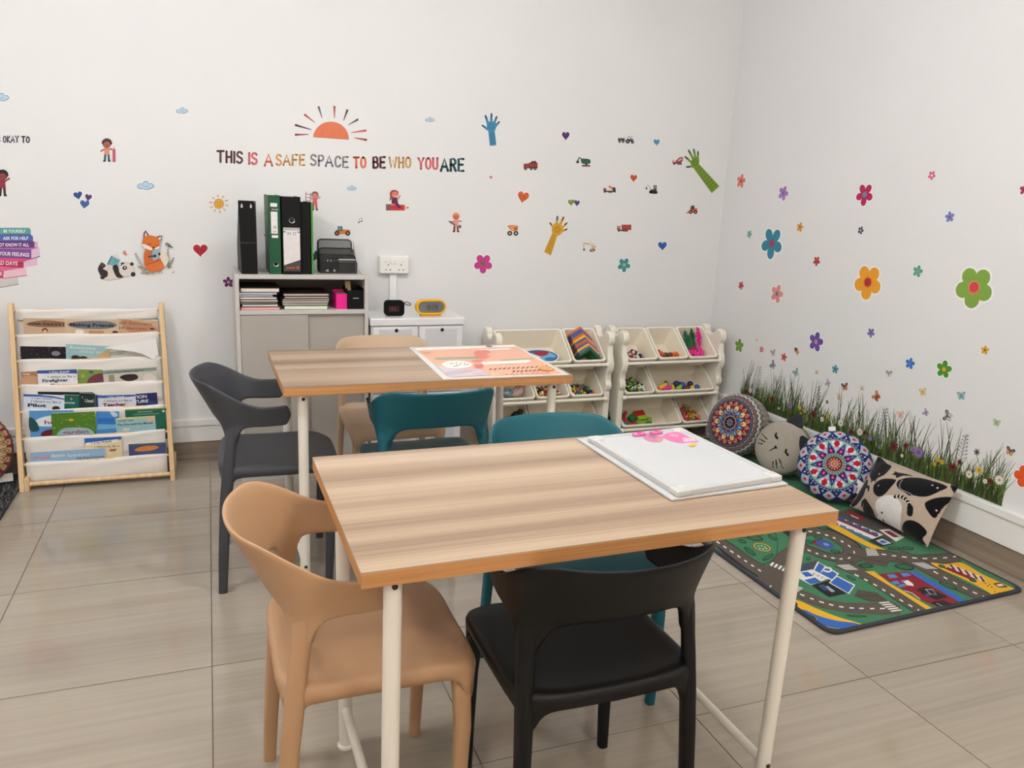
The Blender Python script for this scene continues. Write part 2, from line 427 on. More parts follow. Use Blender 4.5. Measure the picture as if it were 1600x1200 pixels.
# ================================================================== tables
M_top = streak_mat('light_oak_laminate', [(138, 114, 93), (161, 136, 113), (178, 154, 130), (188, 166, 143)], 1, 11.0, 0.38, grain=150, along=0.6, bump=0.02, mix=0.27, lo=0.36, hi=0.66)
M_edge = streak_mat('oak_edge_warm_lit', [(172, 118, 68), (192, 136, 84), (204, 152, 100)], 2, 40.0, 0.42, grain=300, along=2.0, bump=0.02, mix=0.5)  # edge band oak, its extra orange is warm light put into the colour
M_legw = mat('cream_white_metal', (233, 226, 214), 0.35, 0.5)
M_screw = mat('dark_screw', (70, 66, 62), 0.3, metal=0.8)
def table(x0, y0, label):
    t = thing('study_table', label, 'table', (x0+0.5, y0+0.3, 0), math.radians(0.6), 'study tables')
    obj('tabletop', MB().box(-0.5, 0.5, -0.3, 0.3, 0.738, 0.740), M_top, t)
    obj('edge_band', MB().box(-0.5, 0.5, -0.3, 0.3, 0.7095, 0.738), M_edge, t, bevel=0.0012)
    LX, LY = (-0.437, 0.440), (-0.245, 0.232)
    for lx in LX:
        for ly in LY:
            tilt = 0.052 if ly > 0 else -0.012       # the rear legs lean out towards the table edge
            lg = obj('leg', MB().tube([(0, 0, 0.006), (0, tilt*0.42, 0.30), (0, tilt, 0.7095)], 0.0165, 20), M_legw, t, loc=(lx, ly, 0), angle=40)
            obj('foot', MB().lathe([(0.017, 0.0), (0.021, 0.002), (0.021, 0.008), (0.0165, 0.012)], 20), M_legw, lg, angle=40)
            for z in (0.692, 0.105):
                sc = obj('screw', MB().lathe([(0.0001, 0), (0.0055, 0), (0.0055, 0.0025), (0.004, 0.004), (0.0001, 0.004)], 12), M_screw, lg)
                sc.matrix_local = Matrix.Translation((0, -0.0155+tilt*z/0.71, z)) @ Matrix.Rotation(math.radians(90), 4, 'X')
        obj('stretcher', MB().tube([(lx, LY[0], 0.105), (lx, LY[1]+0.007, 0.105)], 0.011, 14), M_legw, t, angle=40)
    return t
table(0.205, 1.180, 'light oak laminate table in front with a white board on it')
table(0.192, 2.468, 'light oak laminate table further back with an orange poster on it')

# ================================================================== chairs: one-piece plastic with a wrap-around back
def chair(color, name_mat, loc, rotz, label):
    M_ = mat(name_mat, color, 0.48, 0.3, bump=0.05, bscale=900)
    t = thing('plastic_chair', label, 'chair', loc, rotz, 'plastic chairs around the tables')
    # --- backrest band: rim and lower edge as curves of the arc parameter u (0 = arm tip, 1 = other tip)
    N, K = 96, 9
    def plan(a, yb, yc, tip, u):
        """horseshoe: quarter arms then a rounded back; u in -1..1"""
        s = abs(u); sg = 1 if u >= 0 else -1
        if s > 0.66:                       # arm
            k = (s-0.66)/0.34
            return (sg*(a - 0.012*k*k), yc + (tip-yc)*k)
        th = s/0.66*math.pi/2; e = 2/2.12
        return (sg*a*abs(math.sin(th))**e, yc - (yc-yb)*abs(math.cos(th))**e)
    def sm(x): x = max(0, min(1, x)); return x*x*(3-2*x)
    rim, low, thick = [], [], []
    for i in range(N+1):
        u = -1 + 2*i/N; s = abs(u)
        xt, yt = plan(0.220, -0.086, 0.085, 0.235, u)
        xb, yb = plan(0.192, -0.010, 0.085, 0.230, u)
        zt = 0.727 - 0.080*sm((s-0.30)/0.52) + 0.004*sm((s-0.9)/0.1)
        d = (s-0.475)/0.105
        flare = 1/(1+abs(d)**3.2)
        zb = 0.590 - 0.012*sm((s-0.55)/0.3) - 0.085*flare
        # rounded arm tip
        if s > 0.955:
            k = (s-0.955)/0.045; e = (1-math.sqrt(max(0, 1-k*k)))
            mid = (zt+zb)/2; zt = mid+(zt-mid)*(1-e*0.96); zb = mid+(zb-mid)*(1-e*0.96)
        rim.append(Vector((xt, yt, zt))); low.append(Vector((xb, yb, zb))); thick.append(0.0065 + 0.0065*flare)
    def surf(i, k):
        w = k/K; r, l = rim[i], low[i]
        p = l.lerp(r, w)
        # position in plan follows height so that flared parts run down onto the legs
        zz = (p.z-0.585)/(0.727-0.585)
        zc = max(0.0, min(1.0, zz))
        q = Vector((l.x+(r.x-l.x)*zc, l.y+(r.y-l.y)*zc, p.z))
        if zz < 0: q.y += 0.10*zz*0; 
        return q
    P_ = [[surf(i, k) for k in range(K+1)] for i in range(N+1)]
    outer, inner = [], []
    for i in range(N+1):
        a, b = P_[max(i-1, 0)][K//2], P_[min(i+1, N)][K//2]
        tg = (b-a); tg.z = 0; nrm = Vector((tg.y, -tg.x, 0)).normalized()
        if nrm.dot(Vector((P_[i][0].x, P_[i][0].y-0.2, 0))) < 0: nrm = -nrm
        ro, ri = [], []
        for k in range(K+1):
            th = 0.006 + (thick[i]-0.006)*(1-k/K)**1.5
            if k == K: th *= 0.72
            ro.append(P_[i][k]+nrm*th); ri.append(P_[i][k]-nrm*th)
        outer.append(ro); inner.append(ri)
    rings = [outer[i] + inner[i][::-1] for i in range(N+1)]
    mb = MB().loft(rings, True, True)
    obj('backrest', mb, M_, t, smooth=True, subsurf=1)
    # --- seat: dished pan with a rounded rim and a skirt that runs down into the legs
    mb = MB(); A = 72
    def outline(th, g=0.0):
        c, s_ = math.cos(th), math.sin(th)
        e = 2/6.0
        hw = 0.199 + 0.003*s_; hd = 0.200
        return (((hw+g)*abs(c)**e)*(1 if c >= 0 else -1), 0.196 + ((hd+g)*abs(s_)**e)*(1 if s_ >= 0 else -1))
    def corner(th):      # 1 at the four corners
        return 1/(1+abs(((math.degrees(th) % 90)-45)/13.5)**3)
    rings = []
    def ring(sc, zf, g=0.0):
        rg = []
        for k in range(A):
            th = 2*math.pi*k/A; x, y = outline(th, g)
            x *= sc; y = 0.196+(y-0.196)*sc
            rg.append(Vector((x, y, zf(x, y, th, sc))))
        rings.append(rg)
    def top(x, y, th, sc):
        r2 = min(1, (x/0.21)**2 + ((y-0.18)/0.24)**2)
        return 0.428 + 0.014*r2 - 0.020*sm((y-0.31)/0.10)*1.0 + 0.006*sm((0.08-y)/0.1)
    for sc in (0.02, 0.2, 0.4, 0.6, 0.75, 0.87, 0.95): ring(sc, top)
    ring(1.0, lambda x, y, th, s_: top(x, y, th, 1)-0.004, -0.002)
    ring(1.0, lambda x, y, th, s_: top(x, y, th, 1)-0.016, 0.003)
    ring(1.0, lambda x, y, th, s_: top(x, y, th, 1)-0.032 - 0.055*corner(th), 0.001)
    ring(1.0, lambda x, y, th, s_: top(x, y, th, 1)-0.034 - 0.055*corner(th), -0.008)
    ring(0.9, lambda x, y, th, s_: top(x, y, th, 1)-0.022)
    ring(0.5, lambda x, y, th, s_: top(x, y, th, 1)-0.02)
    ring(0.02, lambda x, y, th, s_: top(x, y, th, 1)-0.02)
    mb.loft(rings, True, True)
    obj('seat', mb, M_, t, smooth=True)
    # --- legs
    def leg(path, w):
        mb = MB(); rg = []
        for (p, (a, b, rot)) in zip(path, w):
            ca, sa = math.cos(rot), math.sin(rot); n = 16; r = []
            for k in range(n):
                th = 2*math.pi*k/n; e = 2/2.8
                x = a*abs(math.cos(th))**e*(1 if math.cos(th) >= 0 else -1); y = b*abs(math.sin(th))**e*(1 if math.sin(th) >= 0 else -1)
                r.append(Vector((p[0]+x*ca-y*sa, p[1]+x*sa+y*ca, p[2])))
            rg.append(r)
        mb.loft(rg, True, True)
        return obj('leg', mb, M_, t, angle=60)
    for sx in (-1, 1):
        leg([(sx*0.195, -0.004, 0.0), (sx*0.191, 0.002, 0.12), (sx*0.184, 0.014, 0.30), (sx*0.181, 0.025, 0.40), (sx*0.180, 0.032, 0.46), (sx*0.178, 0.037, 0.50), (sx*0.1765, 0.040, 0.53), (sx*0.176, 0.041, 0.56), (sx*0.176, 0.041, 0.59)],
            [(0.0120, 0.0145, 0), (0.0135, 0.0165, 0), (0.0150, 0.0185, sx*-.1), (0.0155, 0.020, sx*-.25), (0.0150, 0.0185, sx*-.45), (0.0145, 0.0185, sx*-.6), (0.0140, 0.0195, sx*-.75), (0.0105, 0.020, sx*-.85), (0.005, 0.016, sx*-.85)])
        leg([(sx*0.182, 0.350, 0.0), (sx*0.180, 0.355, 0.15), (sx*0.176, 0.360, 0.28), (sx*0.171, 0.358, 0.35), (sx*0.165, 0.352, 0.398)],
            [(0.0125, 0.0135, 0), (0.015, 0.016, 0), (0.017, 0.018, 0), (0.018, 0.019, 0), (0.016, 0.016, 0)])
    return t
D = math.radians
BEIGE, TEAL, GREY, BLACK = (182, 143, 108), (22, 88, 100), (66, 67, 72), (9, 9, 9)
chair(BEIGE, 'tan_plastic', (0.088, 1.523, 0), D(-90), 'tan plastic chair at the left end of the front table')
chair(BLACK, 'black_plastic', (0.700, 1.168, 0), D(0), 'black plastic chair in front of the nearest table')
chair(TEAL, 'teal_plastic', (0.907, 1.985, 0), D(180), 'teal plastic chair on the far side of the front table')
chair(GREY, 'dark_grey_plastic', (0.004, 2.792, 0), D(-90-2), 'dark grey plastic chair at the left end of the back table')
chair(TEAL, 'teal_plastic', (0.690, 2.435, 0), D(1), 'teal plastic chair between the two tables, facing the back wall')
chair((190, 163, 136), 'pale_tan_plastic', (0.685, 3.350, 0), D(180), 'pale tan plastic chair behind the back table by the cabinets')

# ================================================================== grey office cabinet and what stands on and in it
M_cab = mat('grey_cabinet_laminate', (196, 192, 188), 0.4, 0.45)
M_cabdoor = mat('greige_cabinet_door', (172, 165, 157), 0.45, 0.4)
M_cabin = mat('cabinet_inside', (150, 140, 130), 0.6)
CX0, CX1, CY0, CY1, CZ = 0.094, 0.684, 3.66, 4.02, 0.968
t = thing('office_cabinet', 'grey low cabinet with an open shelf and sliding doors against the back wall', 'cabinet', ((CX0+CX1)/2, (CY0+CY1)/2, 0))
hx, hy = (CX1-CX0)/2, (CY1-CY0)/2
obj('top_panel', MB().box(-hx+0.018, hx-0.018, -hy, hy, CZ-0.022, CZ-0.002), M_cab, t, bevel=0.002)
for s in (-1, 1): obj('side_panel', MB().box(min(s*hx, s*(hx-0.018)), max(s*hx, s*(hx-0.018)), -hy, hy, 0, CZ), M_cab, t, bevel=0.002)
obj('back_panel', MB().box(-hx+0.018, hx-0.018, hy-0.01, hy, 0.03, CZ-0.022), M_cabin, t)
obj('shelf', MB().box(-hx+0.018, hx-0.018, -hy, hy-0.01, 0.786, 0.806), M_cab, t, bevel=0.002)
obj('bottom_panel', MB().box(-hx+0.018, hx-0.018, -hy, hy-0.01, 0.03, 0.05), M_cab, t)
obj('plinth', MB().box(-hx+0.018, hx-0.018, -hy+0.01, -hy+0.026, 0.0, 0.03), M_cab, t)
obj('sliding_door', MB().box(-hx+0.019, 0.018, -hy+0.004, -hy+0.016, 0.052, 0.784), M_cabdoor, t, bevel=0.001)
obj('sliding_door', MB().box(0.0, hx-0.019, -hy+0.018, -hy+0.030, 0.052, 0.784), M_cabdoor, t, bevel=0.001)

M_blk = mat('black_board', (10, 10, 11), 0.5, 0.2)
M_blk2 = mat('black_file_card', (12, 12, 13), 0.6, 0.2, bump=0.1, bscale=500)
M_grn = mat('green_file_card', (12, 78, 48), 0.5, 0.4)
M_ring = mat('chrome_ring', (210, 208, 204), 0.2, metal=1.0)
M_hole = mat('finger_hole', (10, 10, 10), 0.7)
PR = print_mat('paper_print', 0.55); PRG = print_mat('gloss_print', 0.3)
TOPZ = CZ-0.002
def plate(name, parent, w, h, draw, y, x0, z0):
    """printed label on a vertical face looking at -y; drawn in metres"""
    cv = Canvas(); draw(cv); o = cv.done(name, ((x0, y, z0), (1, 0, 0), (0, 0, 1), (0, -1, 0)), PR, parent); return o
def ring_hole(parent, x, y, z, r):
    R = Matrix.Translation((x, y, z)) @ Matrix.Rotation(math.radians(90), 4, 'X')
    o = obj('finger_ring', MB().lathe([(r*0.78, 0.0), (r, 0.0), (r, 0.0015), (r*0.92, 0.003), (r*0.78, 0.002)], 28, hollow=True), M_ring, parent, angle=40); o.matrix_local = R
    o = obj('finger_hole', MB().lathe([(0.0001, 0.0), (r*0.8, 0.0), (r*0.8, 0.0008), (0.0001, 0.0008)], 24), M_hole, parent); o.matrix_local = R
# magazine holder: tall open box with slanted side, back turned to the room
t = thing('magazine_holder', 'black cardboard magazine holder at the left end of the grey cabinet', 'file holder', (0.160, 3.80, TOPZ), math.radians(2))
w, d, h = 0.068, 0.24, 0.318
obj('back_board', MB().prism([(-w/2-0.004, 0), (w/2-0.004, 0), (w/2-0.010, h), (-w/2-0.010, h)], -0.0015, 0.0015, Matrix.Translation((0, -0.118, 0)) @ Matrix.Rotation(math.radians(90), 4, 'X')), M_blk, t, bevel=0.001)
for s in (-1, 1):
    prof = [(-0.115, 0), (0.12, 0), (0.12, 0.12), (-0.03, h-0.03), (-0.115, h)]
    R = Matrix(((0, 0, 1, s*(w/2-0.0015)-0.004), (1, 0, 0, 0), (0, 1, 0, 0), (0, 0, 0, 1)))
    obj('side_board', MB().prism(prof, -0.0015, 0.0015, R), M_blk, t)
obj('base_board', MB().box(-w/2, w/2-0.008, -0.115, 0.12, 0, 0.003), M_blk, t)
obj('fold_line', MB().box(-w/2-0.004, w/2-0.008, -0.1202, -0.1195, 0.136, 0.1385), mat('worn_fold', (70, 70, 70), 0.5), t)
for x in (-0.026, 0.012):
    o = obj('hanging_hole', MB().prism(catmull([(0, 0.010), (0.004, -0.002), (0.003, -0.008), (-0.003, -0.008), (-0.004, -0.002)], 4), 0, 0.0006), mat('light_through_hole', (205, 200, 195), 0.8), t)
    o.matrix_local = Matrix.Translation((x-0.003, -0.1198, h-0.022)) @ Matrix.Rotation(math.radians(90), 4, 'X')
def lever_file(x0, x1, y0, depth, h, m_, label, holes, draw, name='lever_arch_file', tilt=0.0):
    t = thing(name, label, 'binder', ((x0+x1)/2, y0+depth/2, TOPZ), 0)
    t.rotation_euler = (0, tilt, 0)
    w = x1-x0
    obj('spine', MB().box(-w/2, w/2, -depth/2, -depth/2+0.003, 0, h), m_, t, bevel=0.001)
    for s in (-1, 1): obj('cover', MB().box(min(s*w/2, s*(w/2-0.003)), max(s*w/2, s*(w/2-0.003)), -depth/2+0.003, depth/2, 0, h), m_, t)
    obj('papers', MB().box(-w/2+0.005, w/2-0.005, -depth/2+0.012, depth/2-0.01, 0.004, h-0.02), mat('paper_block', (225, 222, 215), 0.8), t)
    for z in holes: ring_hole(t, 0.002, -depth/2, z, 0.0125 if w < 0.06 else 0.0135)
    if draw: plate('spine_label', t, w, h, draw, -depth/2-0.0003, 0, 0)
    return t
def d_green(c):
    c.poly([(-0.016, 0.296), (0.013, 0.296), (0.013, 0.312), (-0.016, 0.312)], (225, 225, 222))
    c.poly([(-0.014, 0.278), (0.012, 0.278), (0.012, 0.292), (-0.014, 0.292)], (38, 44, 42))
    c.text('BANK', -0.011, 0.281, 0.0105, (200, 205, 200), bold=0.01)
    c.poly([(-0.015, 0.176), (0.013, 0.176), (0.013, 0.275), (-0.015, 0.275)], (226, 224, 222))
    for z in (0.255, 0.236): c.stroke([(-0.014, z), (0.012, z)], 0.0006, (180, 176, 172), cap=False)
    c.text('U', -0.005, 0.203, 0.016, (30, 30, 32), bold=0.03)
    c.text('2023', -0.0075, 0.186, 0.008, (40, 40, 44), bold=0.01)
    c.poly([(-0.016, 0.1755), (0.016, 0.1755), (0.016, 0.1795), (-0.016, 0.1795)], (50, 60, 56))
    c.poly([(-0.013, 0.161), (0.014, 0.161), (0.014, 0.173), (-0.013, 0.173)], (226, 224, 222))
lever_file(0.2455, 0.2960, 3.685, 0.27, 0.346, M_grn, 'narrow green lever arch file with a white spine label', (0.046,), d_green)
def d_black(c):
    c.poly([(-0.036, 0.014), (0.036, 0.014), (0.036, 0.208), (-0.036, 0.208)], (222, 217, 216))
    c.poly([(-0.036, 0.196), (0.036, 0.196), (0.036, 0.208), (-0.036, 0.208)], (170, 168, 166))
    for s in (-1, 1): c.poly([(s*0.036, 0.187), (s*0.025, 0.187), (s*0.025, 0.191), (s*0.036, 0.191)], (40, 40, 42))
    c.text('IN 22', -0.021, 0.176, 0.018, (90, 88, 90))
    for k in range(9): c.stroke([(-0.031, 0.165-0.011*k), (0.031, 0.165-0.011*k)], 0.0004, (196, 190, 190), cap=False)
    c.poly([(-0.036, 0.014), (0.036, 0.014), (0.036, 0.066), (-0.036, 0.041)], (66, 62, 60))
    c.text('CAMPAP', -0.027, 0.026, 0.010, (232, 96, 56), bold=0.02)
    c.ring(0.024, 0.0305, 0.0035, 0.006, (232, 96, 56), 16)
lever_file(0.302, 0.384, 3.682, 0.28, 0.343, M_blk2, 'wide black lever arch file with a pale grey spine label', (0.240,), d_black)
lever_file(0.3865, 0.426, 3.695, 0.25, 0.322, M_blk2, 'plain narrow black binder right of the wide black file', (), None, 'ring_binder')
t = lever_file(0.430, 0.438, 3.690, 0.24, 0.322, mat('bright_green_card', (58, 140, 56), 0.5), 'thin bright green folder beside the black binder', (), None, 'card_folder')
# wire mesh desk organiser
t = thing('desk_organizer', 'black wire mesh desk organizer on the grey cabinet', 'desk organizer', (0.560, 3.80, TOPZ), math.radians(-3))
M_wire = mat('black_wire', (18, 18, 19), 0.4)
def mesh_mat():
    mt, nt, b = nodes_of('black_wire_mesh'); b.inputs['Base Color'].default_value = (0.012, 0.012, 0.013, 1); b.inputs['Roughness'].default_value = 0.4
    tc = nt.nodes.new('ShaderNodeTexCoord'); ck = nt.nodes.new('ShaderNodeTexChecker'); ck.inputs['Scale'].default_value = 420
    nt.links.new(tc.outputs['Object'], ck.inputs['Vector'])
    mr = nt.nodes.new('ShaderNodeMapRange'); mr.inputs['To Min'].default_value = 0.25; mr.inputs['To Max'].default_value = 0.55
    nt.links.new(ck.outputs['Fac'], mr.inputs['Value']); nt.links.new(mr.outputs['Result'], b.inputs['Alpha']); return mt
M_mesh = mesh_mat()
def wire_panel(y, w, z0, z1, name, off=0.0):
    path = [(-w/2+off, y, z0), (-w/2+off, y, z1-0.012), (-w/2+0.012+off, y, z1), (w/2-0.012+off, y, z1), (w/2+off, y, z1-0.012), (w/2+off, y, z0)]
    p = obj(name, MB().box(-w/2+off, w/2+off, y-0.0006, y+0.0006, z0, z1-0.002), M_mesh, t)
    obj('rim', MB().tube(path + [path[0]], 0.0032, 8), M_wire, p, angle=60)
wire_panel(0.055, 0.158, 0.003, 0.150, 'back_panel', -0.006)
wire_panel(0.015, 0.160, 0.003, 0.112, 'divider_panel', -0.003)
wire_panel(-0.022, 0.164, 0.003, 0.086, 'divider_panel', 0.0)
wire_panel(-0.060, 0.168, 0.003, 0.060, 'front_panel', 0.002)
obj('base', MB().box(-0.082, 0.084, -0.06, 0.055, 0.0, 0.003), M_wire, t)
for s in (-1, 1): obj('side_panel', MB().prism([(-0.06, 0.003), (0.055, 0.003), (0.055, 0.145), (-0.022, 0.086), (-0.06, 0.058)], -0.0006, 0.0006, Matrix(((0, 0, 1, s*0.0815), (1, 0, 0, 0), (0, 1, 0, 0), (0, 0, 0, 1)))), M_mesh, t)
obj('drawer', MB().box(0.005, 0.080, -0.058, -0.028, 0.004, 0.052), mat('dark_grey_tray', (92, 90, 88), 0.5), t, bevel=0.002)
obj('white_card', MB().box(0.004, 0.078, -0.045, -0.040, 0.052, 0.066), mat('white_card', (214, 212, 208), 0.6), t)
def d_org(c):
    c.poly([(-0.046, 0.020), (-0.060, 0.013), (-0.046, 0.008)], (200, 200, 200)); c.poly([(-0.0485, 0.0165), (-0.055, 0.0135), (-0.0485, 0.0115)], (20, 20, 20))
    c.ring(-0.018, 0.014, 0.0035, 0.0065, (190, 190, 190), 4)
    for x in (-0.049, -0.034): c.stroke([(x, 0.055), (x, 0.064)], 0.003, (190, 190, 186), cap=False)
plate('print', t, 0.1, 0.1, d_org, -0.0650, 0, 0)
# books lying on the open shelf
SZ = 0.806
def flat_book(name, x0, x1, y0, dp, z, th, cover, page, label, group, rz=0.0):
    t = thing(name, label, 'book', ((x0+x1)/2, y0+dp/2, z), rz, group)
    w = x1-x0; cv = min(0.002, th*0.2)
    mc = mat('cover_%d_%d_%d' % cover, cover, 0.5); mp = mat('pages_%d_%d_%d' % page, page, 0.8, bump=0.3, bscale=1500)
    obj('pages', MB().box(-w/2+0.002, w/2-0.003, -dp/2+0.002, dp/2-0.002, cv, th-cv), mp, t)
    obj('cover', MB().box(-w/2, w/2, -dp/2, dp/2, 0, cv).box(-w/2, w/2, -dp/2, dp/2, th-cv, th).box(-w/2, -w/2+0.0015, -dp/2, dp/2, cv, th-cv), mc, t)
    return t
z = SZ
for k, (x0, x1, th, cov, pg, lab) in enumerate([
    (0.118, 0.288, 0.013, (176, 58, 50), (226, 196, 186), 'red covered book at the bottom of the left stack in the grey cabinet'),
    (0.124, 0.280, 0.012, (45, 52, 48), (222, 222, 220), 'dark book with white pages second from the bottom of the left stack'),
    (0.116, 0.276, 0.010, (70, 84, 92), (176, 174, 170), 'thin slate grey book in the lower half of the left stack'),
    (0.117, 0.280, 0.010, (60, 50, 44), (236, 222, 198), 'thin brown book with cream pages in the middle of the left stack'),
    (0.113, 0.274, 0.012, (38, 36, 40), (240, 232, 214), 'thick cream paged book fourth from the top of the left stack'),
    (0.113, 0.258, 0.010, (196, 198, 208), (226, 228, 238), 'short bluish white notebook third from the top of the left stack'),
    (0.113, 0.276, 0.010, (150, 150, 162), (196, 196, 206), 'lavender grey notebook second from the top of the left stack'),
    (0.118, 0.286, 0.019, (52, 46, 44), (232, 222, 208), 'thick dark covered book on top of the left stack')]):
    flat_book('book', x0, x1, 3.68+0.004*(k % 3), 0.23, z, th, cov, pg, lab, 'books stacked on the left of the open shelf', math.radians(random.uniform(-1, 1))); z += th+0.0003
z = SZ
for k, (x0, x1, th, cov, pg, lab) in enumerate([
    (0.306, 0.500, 0.018, (60, 120, 92), (240, 232, 214), 'thick green covered book at the bottom of the right stack in the grey cabinet'),
    (0.298, 0.502, 0.012, (120, 112, 104), (186, 178, 170), 'grey paged book second from the bottom of the right stack'),
    (0.298, 0.505, 0.009, (150, 130, 126), (206, 192, 186), 'thin pinkish grey magazine in the middle of the right stack'),
    (0.302, 0.510, 0.010, (96, 88, 84), (196, 184, 176), 'thin grey magazine third from the top of the right stack'),
    (0.306, 0.505, 0.011, (58, 54, 52), (190, 180, 172), 'dark grey book second from the top of the right stack'),
    (0.300, 0.506, 0.012, (40, 34, 32), (214, 188, 170), 'black bound book on top of the right stack')]):
    flat_book('book', x0, x1, 3.68+0.004*(k % 2), 0.23, z, th, cov, pg, lab, 'books stacked in the middle of the open shelf', math.radians(random.uniform(-1, 1))); z += th+0.0003
t = thing('card_box', 'bright pink open box on the shelf of the grey cabinet', 'box', (0.563, 3.73, SZ), math.radians(4))
M_pink = mat('hot_pink_card', (232, 18, 140), 0.5)
q = MB().box(-0.027, 0.027, -0.042, -0.040, 0, 0.071).box(-0.027, 0.027, 0.040, 0.042, 0, 0.082).box(-0.027, -0.025, -0.040, 0.040, 0, 0.076).box(0.025, 0.027, -0.040, 0.040, 0, 0.076).box(-0.025, 0.025, -0.040, 0.040, 0, 0.002)
obj('body', q, M_pink, t)
obj('papers', MB().box(-0.022, 0.022, -0.036, 0.036, 0.002, 0.072), mat('kraft_paper', (150, 110, 70), 0.8), t)
t = thing('pen_holder', 'black square pen holder at the right end of the open shelf', 'pen holder', (0.626, 3.735, SZ), math.radians(3))
obj('body', MB().box(-0.040, 0.040, -0.050, -0.047, 0, 0.088).box(-0.040, 0.040, 0.047, 0.050, 0, 0.100).box(-0.040, -0.037, -0.047, 0.047, 0, 0.096).box(0.037, 0.040, -0.047, 0.047, 0, 0.096).box(-0.037, 0.037, -0.047, 0.047, 0, 0.003), M_blk, t, bevel=0.001)
o = obj('ruler', MB().box(-0.014, 0.010, -0.002, 0.002, 0, 0.125), mat('wood_ruler', (170, 140, 100), 0.5), t); o.matrix_local = Matrix.Translation((-0.016, -0.02, 0.004)) @ Matrix.Rotation(math.radians(-7), 4, 'Y')
plate('print', t, 1, 1, lambda c: c.stroke([(-0.012, 0.051), (0.012, 0.051)], 0.003, (200, 200, 200)), -0.0506, 0, 0)

# ================================================================== white drawer unit, speaker, clock
M_wpl = mat('white_lacquer', (226, 226, 228), 0.25, 0.5)
UX0, UX1, UY0, UY1, UZ = 0.690, 1.158, 3.645, 3.93, 0.765
t = thing('drawer_unit', 'white lockable storage unit with two doors right of the grey cabinet', 'cabinet', ((UX0+UX1)/2, (UY0+UY1)/2, 0))
hx, hy = (UX1-UX0)/2, (UY1-UY0)/2
obj('body', MB().box(-hx+0.006, hx-0.006, -hy+0.014, hy, 0.0, UZ-0.03), mat('white_metal_body', (214, 214, 216), 0.35), t)
obj('top', MB().box(-hx, hx, -hy, hy, UZ-0.036, UZ), M_wpl, t, bevel=0.006, bseg=3)
for s in (-1, 1):
    x0, x1 = (-hx+0.012, -0.004) if s < 0 else (0.004, hx-0.012)
    for k, (z0, z1) in enumerate(((0.40, UZ-0.042), (0.03, 0.392))):
        dr = obj('door', MB().box(x0, x1, -hy+0.002, -hy+0.014, z0, z1), M_wpl, t, bevel=0.004)
        obj('door_panel', MB().box(x0+0.03, x1-0.03, -hy+0.0012, -hy+0.004, z0+0.03, z1-0.012), mat('brushed_white_metal', (206, 206, 208), 0.3), dr)
        c = (x0+x1)/2
        o = obj('lock', MB().lathe([(0.0001, 0), (0.0085, 0), (0.0085, 0.003), (0.005, 0.004), (0.0045, 0.002), (0.0001, 0.002)], 20), mat('dark_lock', (52, 52, 54), 0.3, metal=0.7), dr, angle=40)
        o.matrix_local = Matrix.Translation((c+0.004, -hy+0.0018, z1-0.016)) @ Matrix.Rotation(math.radians(90), 4, 'X')
        obj('handle', MB().box(c-0.024, c+0.028, -hy-0.006, -hy+0.003, z1-0.112, z1-0.098), mat('grey_handle', (120, 120, 122), 0.35), dr, bevel=0.002)
M_spk = mat('black_speaker_fabric', (9, 9, 10), 0.8, 0.2, bump=0.6, bscale=900)
t = thing('portable_speaker', 'small black portable speaker with a strap on the white unit', 'speaker', (0.822, 3.735, UZ), 0)
q = MB(); q.prism(rrect(0.096, 0.074, 0.018), -0.022, 0.022, Matrix.Translation((0, 0, 0.038)) @ Matrix.Rotation(math.radians(90), 4, 'X'))
obj('body', q, M_spk, t, bevel=0.008, bseg=3, angle=50)
o = obj('strap', MB().tube(catmull([(0.046, 0, 0.060), (0.060, 0, 0.066), (0.078, 0, 0.060), (0.082, 0, 0.053), (0.070, 0, 0.050), (0.056, 0, 0.056), (0.046, 0, 0.060)], 5, False), 0.002, 8), M_blk, t, angle=60)
def d_spk(c):
    for k in range(7): c.stroke([(-0.028+0.0075*k, 0.022), (-0.028+0.0075*k, 0.052-0.003*(k % 2))], 0.0042, (66, 30, 34), cap=False)
    c.text('JBL', -0.020, 0.030, 0.020, (92, 44, 46), bold=0.03)
plate('logo_print', t, 1, 1, d_spk, -0.0225, 0, 0)
M_yel = mat('yellow_plastic', (236, 176, 20), 0.35)
t = thing('digital_clock', 'yellow oval digital clock reading 18:29 on the white unit', 'clock', (0.998, 3.715, UZ), math.radians(4))
def stadium(w, h, n=14):
    r = h/2; return [(w/2-r+r*math.cos(a), r*math.sin(a)) for a in [math.pi*(i/n-0.5) for i in range(n+1)]] + [(-w/2+r+r*math.cos(a), r*math.sin(a)) for a in [math.pi*(i/n+0.5) for i in range(n+1)]]
RX = Matrix.Translation((0, 0, 0.045)) @ Matrix.Rotation(math.radians(90), 4, 'X')
rg = [[RX @ Vector((x, y, z)) for x, y in stadium(w_, h_)] for w_, h_, z in ((0.150, 0.070, -0.018), (0.153, 0.073, -0.014), (0.153, 0.073, 0.014), (0.149, 0.069, 0.018), (0.136, 0.057, 0.018), (0.134, 0.055, 0.012))]
obj('case', MB().loft(rg, True, True), M_yel, t, angle=35)
obj('screen', MB().prism(stadium(0.133, 0.054), 0.0121, 0.0128, RX), mat('grey_lcd', (112, 114, 112), 0.25), t)
obj('foot', MB().prism([(-0.052, 0), (0.052, 0), (0.047, 0.011), (-0.047, 0.011)], -0.017, 0.014, Matrix.Rotation(math.radians(90), 4, 'X')), mat('dark_yellow_plastic', (205, 145, 14), 0.4), t)
SEG = {'1': 'bc', '8': 'abcdefg', '2': 'abged', '9': 'abcdfg'}
